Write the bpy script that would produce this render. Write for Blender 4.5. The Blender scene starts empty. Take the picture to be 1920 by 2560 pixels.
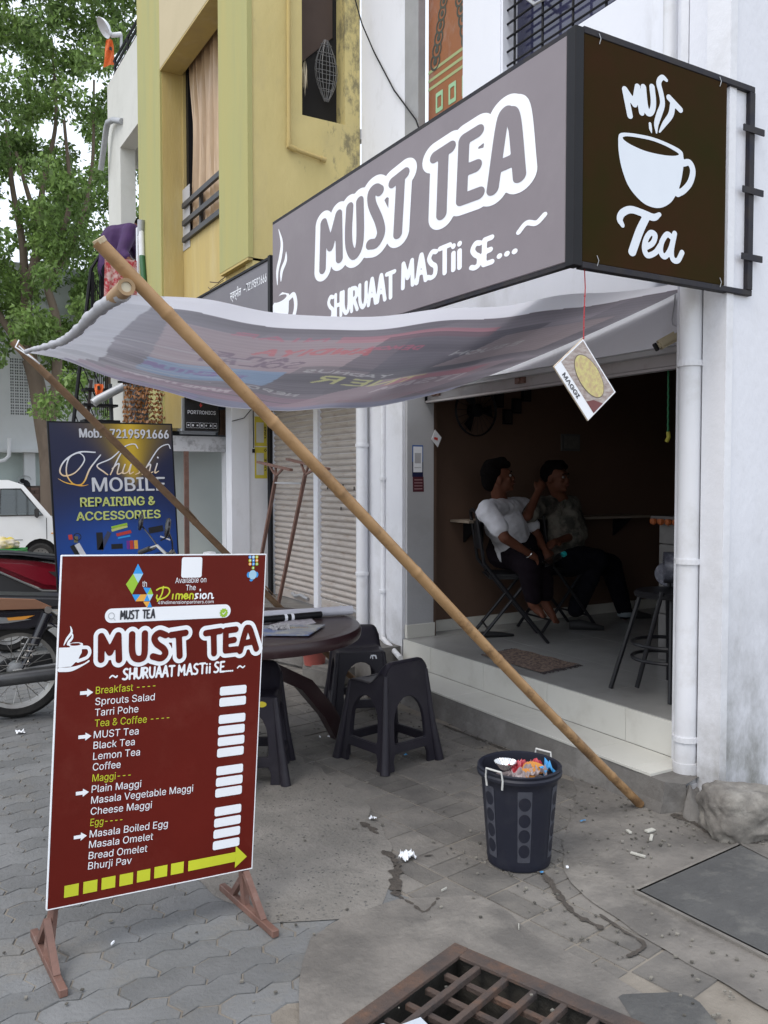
import bpy, bmesh, math, random
import numpy as np
from mathutils import Vector, Matrix
random.seed(7)
rng = np.random.default_rng(7)
S = bpy.context.scene
COL = S.collection
R = math.radians
# ---------------------------------------------------------------- camera, world, light
cam = bpy.data.cameras.new('camera'); cam_o = bpy.data.objects.new('camera', cam); COL.objects.link(cam_o)
cam.sensor_fit = 'HORIZONTAL'; cam.sensor_width = 36.0; cam.lens = 36.0*2141/1920
cam_o.location = (0, 0, 1.5)
cam_o.rotation_euler = (R(90-2.247), 0, R(-30.5))
cam.clip_start = .05; cam.clip_end = 2000
S.camera = cam_o
W = bpy.data.worlds.new('World'); S.world = W; W.use_nodes = True
nt = W.node_tree; nt.nodes.clear()
sky = nt.nodes.new('ShaderNodeTexSky'); sky.sky_type = 'NISHITA'; sky.sun_disc = False
SUN_EL, SUN_AZ = R(58), R(250)
sky.sun_elevation = SUN_EL; sky.sun_rotation = SUN_AZ
sky.air_density = 1.0; sky.dust_density = 3.0
b1 = nt.nodes.new('ShaderNodeBackground'); b1.inputs[1].default_value = .06
b2 = nt.nodes.new('ShaderNodeBackground'); b2.inputs[0].default_value = (.90, .945, 1, 1); b2.inputs[1].default_value = .95
ad = nt.nodes.new('ShaderNodeAddShader'); wo = nt.nodes.new('ShaderNodeOutputWorld')
nt.links.new(sky.outputs[0], b1.inputs[0]); nt.links.new(b1.outputs[0], ad.inputs[0]); nt.links.new(b2.outputs[0], ad.inputs[1])
nt.links.new(ad.outputs[0], wo.inputs[0])
sl = bpy.data.lights.new('sun', 'SUN'); sl.energy = .9; sl.angle = R(25); sl.color = (1, .97, .92)
sun = bpy.data.objects.new('sun', sl); COL.objects.link(sun)
_d = Vector((math.sin(SUN_AZ)*math.cos(SUN_EL), math.cos(SUN_AZ)*math.cos(SUN_EL), math.sin(SUN_EL)))
sun.rotation_euler = _d.to_track_quat('Z', 'Y').to_euler()
S.view_settings.view_transform = 'Standard'; S.view_settings.look = 'None'
S.view_settings.exposure = .40; S.view_settings.gamma = 1
S.render.engine = 'CYCLES'
S.cycles.max_bounces = 8; S.cycles.diffuse_bounces = 4

# ---------------------------------------------------------------- materials
_M = {}
def mat(name, col, rough=.65, metal=0, col2=None, amt=.5, vs=3., det=5, bump=0., bs=60., spec=.5, stain=None, sa=.5, ss=2., scale3=(1, 1, 1), trans=0., subsurf=0, rand=0., contrast=.5, attr=None, coat=0., band=None, grad=None, world=False):
    """principled material with two-colour noise variation, blotchy stain and fine bump"""
    m = bpy.data.materials.new(name); m.use_nodes = True; n = m.node_tree.nodes; l = m.node_tree.links
    b = n['Principled BSDF']; b.inputs['Roughness'].default_value = rough; b.inputs['Metallic'].default_value = metal
    b.inputs['Specular IOR Level'].default_value = spec
    if coat: b.inputs['Coat Weight'].default_value = coat; b.inputs['Coat Roughness'].default_value = .12
    tc = n.new('ShaderNodeTexCoord'); mp = n.new('ShaderNodeMapping'); mp.inputs['Scale'].default_value = scale3
    if world:
        gp = n.new('ShaderNodeNewGeometry'); l.new(gp.outputs['Position'], mp.inputs['Vector'])
    else: l.new(tc.outputs['Object'], mp.inputs['Vector'])
    vec = mp.outputs[0]
    if col2 is None: col2 = tuple(c*.8 for c in col[:3]); amt = .5
    def noise(sc, d=5, r=.6):
        t = n.new('ShaderNodeTexNoise'); t.inputs['Scale'].default_value = sc; t.inputs['Detail'].default_value = d; t.inputs['Roughness'].default_value = r
        l.new(vec, t.inputs['Vector']); return t.outputs['Fac']
    def ramp(src, a, c):
        r = n.new('ShaderNodeMapRange'); r.inputs['From Min'].default_value = a; r.inputs['From Max'].default_value = c
        l.new(src, r.inputs['Value']); return r.outputs[0]
    def mix(f, a, c):
        x = n.new('ShaderNodeMix'); x.data_type = 'RGBA'
        if hasattr(f, 'default_value') or hasattr(f, 'links'): l.new(f, x.inputs[0])
        else: x.inputs[0].default_value = f
        for v, i in ((a, 6), (c, 7)):
            if isinstance(v, tuple): x.inputs[i].default_value = (*v[:3], 1)
            else: l.new(v, x.inputs[i])
        return x.outputs[2]
    f = ramp(noise(vs, det), .5-contrast*.4, .5+contrast*.4)
    c = mix(f, col, col2)
    if attr:
        at = n.new('ShaderNodeAttribute'); at.attribute_name = attr
        mm = n.new('ShaderNodeMix'); mm.data_type = 'RGBA'; mm.blend_type = 'MULTIPLY'; mm.inputs[0].default_value = 1
        l.new(c, mm.inputs[6]); l.new(at.outputs['Color'], mm.inputs[7]); c = mm.outputs[2]
    if stain:
        f2 = ramp(noise(ss, 8, .7), .52, .75)
        mu = n.new('ShaderNodeMath'); mu.operation = 'MULTIPLY'; mu.inputs[1].default_value = sa; l.new(f2, mu.inputs[0])
        c = mix(mu.outputs[0], c, stain)
    if band:   # (z0, z1, colour, amount): a worn or dirty zone by height on the thing itself
        sx = n.new('ShaderNodeSeparateXYZ'); l.new(tc.outputs['Object'], sx.inputs[0])
        g = n.new('ShaderNodeMapRange'); g.inputs['From Min'].default_value = band[1]; g.inputs['From Max'].default_value = band[0]
        l.new(sx.outputs[2], g.inputs['Value'])
        f3 = ramp(noise(5, 7, .7), .3, .7)
        mu = n.new('ShaderNodeMath'); mu.operation = 'MULTIPLY'; l.new(g.outputs[0], mu.inputs[0]); l.new(f3, mu.inputs[1])
        m2 = n.new('ShaderNodeMath'); m2.operation = 'MULTIPLY'; m2.inputs[1].default_value = band[3]; l.new(mu.outputs[0], m2.inputs[0])
        c = mix(m2.outputs[0], c, band[2])
    if grad:   # (axis, a, b, colour, noise scale, amount): blotchy growth that thickens along an axis of the wall itself
        sx = n.new('ShaderNodeSeparateXYZ'); l.new(tc.outputs['Object'], sx.inputs[0])
        g = n.new('ShaderNodeMapRange'); g.inputs['From Min'].default_value = grad[1]; g.inputs['From Max'].default_value = grad[2]; g.inputs['To Min'].default_value = .16; g.inputs['To Max'].default_value = -.10
        l.new(sx.outputs[grad[0]], g.inputs['Value'])
        t_ = noise(grad[4], 9, .75); sb = n.new('ShaderNodeMath'); sb.operation = 'SUBTRACT'; l.new(t_, sb.inputs[0]); l.new(g.outputs[0], sb.inputs[1])
        f4 = ramp(sb.outputs[0], .50, .62); m3 = n.new('ShaderNodeMath'); m3.operation = 'MULTIPLY'; m3.inputs[1].default_value = grad[5]; l.new(f4, m3.inputs[0]); c = mix(m3.outputs[0], c, grad[3])
    if rand:
        ge = n.new('ShaderNodeObjectInfo') if rand > 0 else n.new('ShaderNodeNewGeometry')
        o = ge.outputs['Random'] if rand > 0 else ge.outputs['Random Per Island']
        hs = n.new('ShaderNodeHueSaturation'); mr = n.new('ShaderNodeMapRange')
        mr.inputs['To Min'].default_value = 1-abs(rand); mr.inputs['To Max'].default_value = 1+abs(rand); l.new(o, mr.inputs['Value'])
        l.new(mr.outputs[0], hs.inputs['Value']); l.new(c, hs.inputs['Color']); c = hs.outputs[0]
    l.new(c, b.inputs['Base Color'])
    if bump:
        bp = n.new('ShaderNodeBump'); bp.inputs['Strength'].default_value = bump; bp.inputs['Distance'].default_value = .01
        l.new(noise(bs, 6), bp.inputs['Height']); l.new(bp.outputs[0], b.inputs['Normal'])
    if trans:
        tr = n.new('ShaderNodeBsdfTranslucent'); ms = n.new('ShaderNodeMixShader'); ms.inputs[0].default_value = trans
        l.new(c, tr.inputs[0]); l.new(b.outputs[0], ms.inputs[1]); l.new(tr.outputs[0], ms.inputs[2])
        l.new(ms.outputs[0], n['Material Output'].inputs['Surface'])
    _M[name] = m
    return m
def glass(name, col=(.9, .95, .95), rough=.02, mixf=.25, tint=(.6, .62, .62)):
    m = bpy.data.materials.new(name); m.use_nodes = True; n = m.node_tree.nodes; l = m.node_tree.links; n.remove(n['Principled BSDF'])
    t = n.new('ShaderNodeBsdfTransparent'); t.inputs[0].default_value = (*tint, 1)
    g = n.new('ShaderNodeBsdfGlossy'); g.inputs[0].default_value = (*col, 1); g.inputs['Roughness'].default_value = rough
    x = n.new('ShaderNodeMixShader'); x.inputs[0].default_value = mixf
    l.new(t.outputs[0], x.inputs[1]); l.new(g.outputs[0], x.inputs[2]); l.new(x.outputs[0], n['Material Output'].inputs[0])
    _M[name] = m; return m

# ---------------------------------------------------------------- mesh builder
class MB:
    def __init__(s): s.v = []; s.f = []
    def add(s, v, f):
        o = len(s.v); s.v += [tuple(p) for p in v]; s.f += [tuple(i+o for i in q) for q in f]; return s
    def bb(s, x0, x1, y0, y1, z0, z1):
        v = [(x, y, z) for z in (z0, z1) for y in (y0, y1) for x in (x0, x1)]
        return s.add(v, [(0, 2, 3, 1), (4, 5, 7, 6), (0, 1, 5, 4), (2, 6, 7, 3), (0, 4, 6, 2), (1, 3, 7, 5)])
    def box(s, c, size, rot=None):
        hx, hy, hz = [q/2 for q in size]; v = [Vector((x, y, z)) for z in (-hz, hz) for y in (-hy, hy) for x in (-hx, hx)]
        if rot is not None:
            if not isinstance(rot, Matrix): rot = Matrix.Rotation(rot, 3, 'Z')
            v = [rot @ p for p in v]
        v = [p+Vector(c) for p in v]
        return s.add(v, [(0, 2, 3, 1), (4, 5, 7, 6), (0, 1, 5, 4), (2, 6, 7, 3), (0, 4, 6, 2), (1, 3, 7, 5)])
    def bar(s, a, b, w, h=None, up=(0, 0, 1)):
        a = Vector(a); b = Vector(b); d = (b-a); L = d.length; d.normalize(); h = h or w
        x = d.cross(Vector(up));
        if x.length < 1e-4: x = d.cross(Vector((0, 1, 0)))
        x.normalize(); y = x.cross(d)
        rot = Matrix((x, d, y)).transposed()
        return s.box((a+b)/2, (w, L, h), rot)
    def tube(s, pts, r, n=8, cap=True, squash=None):
        pts = [Vector(p) for p in pts]; N = len(pts)
        rs = r if hasattr(r, '__len__') else [r]*N
        prev = None; rings = []
        for i, p in enumerate(pts):
            d = (pts[min(i+1, N-1)]-pts[max(i-1, 0)]).normalized()
            if prev is None:
                x = d.cross(Vector((0, 0, 1)))
                if x.length < 1e-3: x = d.cross(Vector((0, 1, 0)))
            else: x = prev-d*prev.dot(d)
            x.normalize(); y = d.cross(x); prev = x
            rings.append([p+(x*math.cos(2*math.pi*k/n)+y*math.sin(2*math.pi*k/n))*rs[i] for k in range(n)])
        v = [q for g in rings for q in g]; f = []
        for i in range(N-1):
            for k in range(n): f.append((i*n+k, i*n+(k+1) % n, (i+1)*n+(k+1) % n, (i+1)*n+k))
        if cap: f.append(tuple(range(n-1, -1, -1))); f.append(tuple((N-1)*n+k for k in range(n)))
        return s.add(v, f)
    def lathe(s, prof, n=24, c=(0, 0, 0), axis='Z', closed=False):
        v = []; f = []; c = Vector(c)
        for (r, z) in prof:
            for k in range(n):
                a = 2*math.pi*k/n
                p = Vector((r*math.cos(a), r*math.sin(a), z))
                if axis == 'X': p = Vector((p.z, p.x, p.y))
                elif axis == 'Y': p = Vector((p.x, p.z, p.y))
                elif isinstance(axis, Matrix): p = axis @ p
                v.append(p+c)
        m = len(prof)
        for i in range(m if closed else m-1):
            j = (i+1) % m
            for k in range(n): f.append((i*n+k, i*n+(k+1) % n, j*n+(k+1) % n, j*n+k))
        return s.add(v, f)
    def prism(s, poly, o, u, v, w, th):
        """polygon (2D) in frame o,u,v extruded by th along w"""
        o = Vector(o); u = Vector(u); v = Vector(v); w = Vector(w).normalized()*th
        a = [o+u*p[0]+v*p[1] for p in poly]; n = len(a)
        s.add(a+[p+w for p in a], [tuple(range(n-1, -1, -1)), tuple(range(n, 2*n))]+[(i, (i+1) % n, (i+1) % n+n, i+n) for i in range(n)])
        return s
    def grid(s, P, closed_u=False):
        """P: array [i][j] of points"""
        I = len(P); J = len(P[0]); f = []
        for i in range(I-1):
            for j in range(J-1): f.append((i*J+j, (i+1)*J+j, (i+1)*J+j+1, i*J+j+1))
        return s.add([p for r_ in P for p in r_], f)
def link(name, me, m, parent=None):
    o = bpy.data.objects.new(name, me)
    if m is not None and len(me.materials) == 0: me.materials.append(m)
    COL.objects.link(o)
    if parent is not None:
        o.parent = parent
        t = Vector((0, 0, 0)); q = parent
        while q is not None: t += Vector(q.location); q = q.parent
        o.matrix_parent_inverse = Matrix.Translation(-t)
    return o
def build(name, mb, m, parent=None, smooth=False, bevel=0., seg=1, fixn=True):
    me = bpy.data.meshes.new(name); me.from_pydata(mb.v, [], mb.f)
    if fixn or smooth or bevel:
        bm = bmesh.new(); bm.from_mesh(me)
        if fixn: bmesh.ops.recalc_face_normals(bm, faces=bm.faces)
        if bevel:
            es = [e for e in bm.edges if len(e.link_faces) == 2 and e.calc_face_angle(0) > .5]
            bmesh.ops.bevel(bm, geom=es, offset=bevel, segments=seg, affect='EDGES', clamp_overlap=True)
        bm.to_mesh(me); bm.free()
    if smooth:
        me.shade_smooth()
        try: me.set_sharp_from_angle(angle=R(40))
        except Exception: pass
    return link(name, me, m, parent)
def tag(o, label=None, cat=None, group=None, kind=None):
    if label: o['label'] = label
    if cat: o['category'] = cat
    if group: o['group'] = group
    if kind: o['kind'] = kind
    return o
def thing(name, label, cat, loc=(0, 0, 0), group=None):
    o = bpy.data.objects.new(name, None); o.empty_display_size = .1; o.location = loc; COL.objects.link(o)
    return tag(o, label, cat, group)
def struct(name, mb, m, **k): return tag(build(name, mb, m, **k), kind='structure')
def dup(o, loc, rz=0, label=None, parent=None):
    c = o.copy(); COL.objects.link(c)
    if parent is None: c.location = loc; c.rotation_euler = (0, 0, rz)
    else: c.parent = parent
    if label: c['label'] = label
    for ch in o.children: dup(ch, None, parent=c)
    return c
# ---------------------------------------------------------------- flat print: signed distance canvas -> clean 2D mesh
def cr(pts, k=6):
    """Catmull-Rom through control points (extra columns carried)"""
    P = np.array(pts, float)
    if len(P) < 3: return P
    out = []
    Q = np.vstack([2*P[0]-P[1], P, 2*P[-1]-P[-2]])
    for i in range(1, len(Q)-2):
        for t in np.arange(k)/k:
            out.append(.5*((2*Q[i])+(-Q[i-1]+Q[i+1])*t+(2*Q[i-1]-5*Q[i]+4*Q[i+1]-Q[i+2])*t*t+(-Q[i-1]+3*Q[i]-3*Q[i+1]+Q[i+2])*t**3))
    out.append(P[-1]); return np.array(out)
class Canvas:
    def __init__(s, u0, v0, u1, v1, cell, ax=1.):
        s.ax = ax; s.u = np.arange(u0, u1+cell, cell/ax if ax < 1 else cell); s.v = np.arange(v0, v1+cell, cell)
        s.U, s.V = np.meshgrid(s.u, s.v, indexing='ij'); s.d = np.full(s.U.shape, 9.)
    def _op(s, d, sign): s.d = np.minimum(s.d, d) if sign > 0 else np.maximum(s.d, -d)
    def stroke(s, pts, r, sign=1, smooth=False):
        if smooth: pts = cr(pts)
        D = np.full(s.U.shape, 9.)
        for a, b in zip(pts[:-1], pts[1:]):
            ra = r*(a[2] if len(a) > 2 else 1); rb = r*(b[2] if len(b) > 2 else 1); rm = max(ra, rb)*3+.02
            i0, i1 = np.searchsorted(s.u, [min(a[0], b[0])-rm/s.ax, max(a[0], b[0])+rm/s.ax]); j0, j1 = np.searchsorted(s.v, [min(a[1], b[1])-rm, max(a[1], b[1])+rm])
            if i1 <= i0 or j1 <= j0: continue
            U = s.U[i0:i1, j0:j1]; V = s.V[i0:i1, j0:j1]
            dx = (b[0]-a[0])*s.ax; dy = b[1]-a[1]; L = dx*dx+dy*dy+1e-12
            t = np.clip(((U-a[0])*s.ax*dx+(V-a[1])*dy)/L, 0, 1)
            d = np.hypot((U-a[0])*s.ax-t*dx, V-a[1]-t*dy)-(ra+(rb-ra)*t)
            D[i0:i1, j0:j1] = np.minimum(D[i0:i1, j0:j1], d)
        s._op(D, sign); return s
    def poly(s, pts, sign=1, smooth=False, grow=0.):
        P = np.array([p[:2] for p in pts], float)
        if smooth: P = cr(np.vstack([P, P[:1]]))[:-1]
        D = np.full(s.U.shape, 9.); ins = np.zeros(s.U.shape, bool)
        for a, b in zip(P, np.roll(P, -1, 0)):
            dx = (b[0]-a[0])*s.ax; dy = b[1]-a[1]; L = dx*dx+dy*dy+1e-12
            t = np.clip(((s.U-a[0])*s.ax*dx+(s.V-a[1])*dy)/L, 0, 1)
            D = np.minimum(D, np.hypot((s.U-a[0])*s.ax-t*dx, s.V-a[1]-t*dy))
            c = ((a[1] > s.V) != (b[1] > s.V)) & (s.U < (b[0]-a[0])*(s.V-a[1])/(b[1]-a[1]+1e-12)+a[0]); ins ^= c
        s._op(np.where(ins, -D, D)-grow, sign); return s
    def ell(s, cu, cv, ru, rv, sign=1):
        q = np.hypot((s.U-cu)/ru, (s.V-cv)/rv); s._op((q-1)*min(ru, rv), sign); return s
    def rrect(s, u0, v0, u1, v1, r, sign=1):
        qx = np.abs(s.U-(u0+u1)/2)-(u1-u0)/2+r; qy = np.abs(s.V-(v0+v1)/2)-(v1-v0)/2+r
        s._op(np.hypot(np.maximum(qx, 0), np.maximum(qy, 0))+np.minimum(np.maximum(qx, qy), 0)-r, sign); return s
    def mesh(s, level=0.):
        d = s.d-level; d = np.where(np.abs(d) < 1e-7, 1e-7, d)
        ins = d < 0; c = ins[:-1, :-1].astype(int)+ins[1:, :-1]+ins[1:, 1:]+ins[:-1, 1:]
        V = []; F = []; key = {}
        def vid(p, k):
            if k not in key: key[k] = len(V); V.append(p)
            return key[k]
        nu, nv = c.shape
        for i in range(nu):
            row = c[i]; nz = np.nonzero(row)[0]
            if len(nz) == 0: continue
            u0, u1 = s.u[i], s.u[i+1]; j = 0; run = None
            for j in nz:
                if row[j] == 4:
                    if run is None: run = [j, j+1]
                    elif run[1] == j: run[1] = j+1
                    else:
                        F.append([vid((u0, s.v[run[0]]), (i, run[0])), vid((u1, s.v[run[0]]), (i+1, run[0])), vid((u1, s.v[run[1]]), (i+1, run[1])), vid((u0, s.v[run[1]]), (i, run[1]))]); run = [j, j+1]
                    continue
                cs = [(i, j), (i+1, j), (i+1, j+1), (i, j+1)]; poly = []
                for a, b in zip(cs, cs[1:]+cs[:1]):
                    da, db = d[a], d[b]
                    if da < 0: poly.append(vid((s.u[a[0]], s.v[a[1]]), a))
                    if (da < 0) != (db < 0):
                        t = da/(da-db); kk = (min(a, b), max(a, b))
                        poly.append(vid((s.u[a[0]]*(1-t)+s.u[b[0]]*t, s.v[a[1]]*(1-t)+s.v[b[1]]*t), kk))
                if len(poly) > 2: F.append(poly)
            if run is not None: F.append([vid((u0, s.v[run[0]]), (i, run[0])), vid((u1, s.v[run[0]]), (i+1, run[0])), vid((u1, s.v[run[1]]), (i+1, run[1])), vid((u0, s.v[run[1]]), (i, run[1]))])
        return V, F
class Frame:
    def __init__(s, o, u, v): s.o = Vector(o); s.u = Vector(u); s.v = Vector(v); s.n = s.u.cross(s.v).normalized()
    def p(s, a, b, off=0): return s.o+s.u*a+s.v*b+s.n*off
def put(name, canvas, fr, m, parent, off=.001, level=0.):
    V, F = canvas.mesh(level)
    me = bpy.data.meshes.new(name); me.from_pydata([fr.p(a, b, off) for a, b in V], [], F)
    return link(name, me, m, parent)
def flat(name, polys, fr, m, parent, off=.001):
    mb = MB()
    for q in polys: mb.add([fr.p(a, b, off) for a, b in q], [tuple(range(len(q)))])
    return build(name, mb, m, parent, fixn=False)
def slabf(name, u0, v0, u1, v1, th, fr, m, parent, off=0., bevel=0):
    """box of thickness th standing on frame plane"""
    mb = MB().prism([(u0, v0), (u1, v0), (u1, v1), (u0, v1)], fr.p(0, 0, off), fr.u, fr.v, fr.n, th)
    return build(name, mb, m, parent, bevel=bevel)
FONT = None; DEVA = None
try:
    import os as _os
    _fp = _os.path.join(bpy.utils.system_resource('DATAFILES', path='fonts'), 'Inter.woff2')
    if _os.path.exists(_fp): FONT = bpy.data.fonts.load(_fp)
    _fd = _os.path.join(_os.path.dirname(_fp), 'NotoSansDevanagari-Regular.woff2')
    if _os.path.exists(_fd): DEVA = bpy.data.fonts.load(_fd)
except Exception: FONT = None; DEVA = None
CAPH = .73
def _cap():
    cu = bpy.data.curves.new('x', 'FONT'); cu.body = 'H'
    if FONT: cu.font = FONT
    o = bpy.data.objects.new('x', cu); COL.objects.link(o); me = bpy.data.meshes.new_from_object(o.evaluated_get(bpy.context.evaluated_depsgraph_get()))
    h = max(v.co.y for v in me.vertices); COL.objects.unlink(o); bpy.data.objects.remove(o); bpy.data.meshes.remove(me); return h
CAPH = _cap()
def text(s_, name, fr, a, b, cap, m, parent, off=.0012, bold=0., font=None, shear=0., align=None):
    """built-in font text: baseline from a to b (frame uv), capital height cap"""
    cu = bpy.data.curves.new(name, 'FONT'); cu.body = s_; cu.offset = bold; cu.shear = shear; cu.resolution_u = 3
    if font or FONT: cu.font = font or FONT
    o = bpy.data.objects.new(name, cu); COL.objects.link(o)
    dg = bpy.context.evaluated_depsgraph_get(); me = bpy.data.meshes.new_from_object(o.evaluated_get(dg))
    COL.objects.unlink(o); bpy.data.objects.remove(o)
    n = len(me.vertices)
    if not n: return None
    co = np.empty(n*3); me.vertices.foreach_get('co', co); co = co.reshape(-1, 3)
    x0, x1 = co[:, 0].min(), co[:, 0].max(); A = Vector((*a, 0)); B = Vector((*b, 0)); d = B-A; L = d.length
    px = d/L; py = Vector((-px.y, px.x, 0)); sx = L/(x1-x0); sy = cap/CAPH
    out = np.empty_like(co)
    for i, (x, y, z) in enumerate(co):
        q = A+px*((x-x0)*sx)+py*(y*sy); out[i] = fr.p(q.x, q.y, off)
    me.vertices.foreach_set('co', out.ravel()); me.name = name
    return link(name, me, m, parent)
# stroke glyphs, unit box, rounded brush capitals
GL = {'M': [[(0, 0), (.05, 1)], [(.05, 1), (.45, .35)], [(.45, .35), (.85, 1)], [(.85, 1), (.92, 0)]], 'U': [[(0, 1), (.03, .3), (.35, 0), (.68, .25), (.75, 1)]],
 'S': [[(.68, .95), (.35, 1), (.1, .78), (.3, .55), (.62, .38), (.58, .08), (.28, 0), (0, .06)]], 'T': [[(0, 1), (.8, 1)], [(.4, 1), (.4, 0)]],
 'E': [[(.6, 1), (.05, 1)], [(.05, 1), (0, 0)], [(0, 0), (.62, 0)], [(.03, .5), (.5, .52)]], 'A': [[(0, 0), (.35, .95), (.48, .95), (.8, 0)], [(.15, .36), (.68, .36)]],
 'H': [[(0, 0), (.03, 1)], [(.7, 0), (.72, 1)], [(.02, .5), (.7, .5)]], 'R': [[(.03, 0), (.03, 1)], [(.03, 1), (.5, .95), (.62, .75), (.5, .55), (.05, .48)], [(.3, .5), (.7, 0)]],
 'i': [[(.1, 0), (.1, .62)], [(.1, .88), (.1, .9)]], '.': [[(.1, .02), (.12, .02)]], '~': [[(0, .35), (.2, .5), (.45, .38), (.65, .48)]], 'P': [[(.03, 0), (.03, 1)], [(.03, 1), (.55, .95), (.62, .75), (.5, .55), (.05, .5)]],
 'I': [[(.1, 0), (.1, 1)]], 'D': [[(0, 0), (0, 1)], [(0, 1), (.5, .9), (.7, .5), (.5, .1), (0, 0)]], 'Y': [[(0, 1), (.35, .5)], [(.7, 1), (.35, .5), (.35, 0)]], 'W': [[(0, 1), (.2, 0)], [(.2, 0), (.45, .7)], [(.45, .7), (.7, 0)], [(.7, 0), (.9, 1)]],
 'L': [[(0, 1), (0, 0)], [(0, 0), (.6, 0)]], 'N': [[(0, 0), (0, 1)], [(0, 1), (.7, 0)], [(.7, 0), (.7, 1)]], 'O': [[(.35, 1), (.02, .7), (.05, .2), (.38, 0), (.72, .3), (.7, .8), (.35, 1)]]}
GW = {'M': 1.0, 'i': .2, '.': .22, 'I': .2, 'W': 1., '~': .65}
def brush(s_, a, b, h, gap=.28):
    """strokes of word s_ between baseline points a and b with height h"""
    ws = [GW.get(c, .72) for c in s_]; tot = sum(ws)+gap*(len(s_)-1); a = np.array(a[:2], float); b = np.array(b[:2], float)
    d = (b-a); L = np.hypot(*d); d /= L; k = L/tot; nrm = np.array([-d[1], d[0]]) if abs(d[0]) > .1 else np.array([0, 1.]); nrm = np.array([0, 1.]); x = 0; out = []
    for c, w in zip(s_, ws):
        for st in GL.get(c, []):
            pts = [a+d*(x+p[0])*k+nrm*h*p[1] for p in st]
            out.append(cr(pts, 5) if len(pts) > 2 else np.array(pts))
        x += w+gap
    return out
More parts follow.
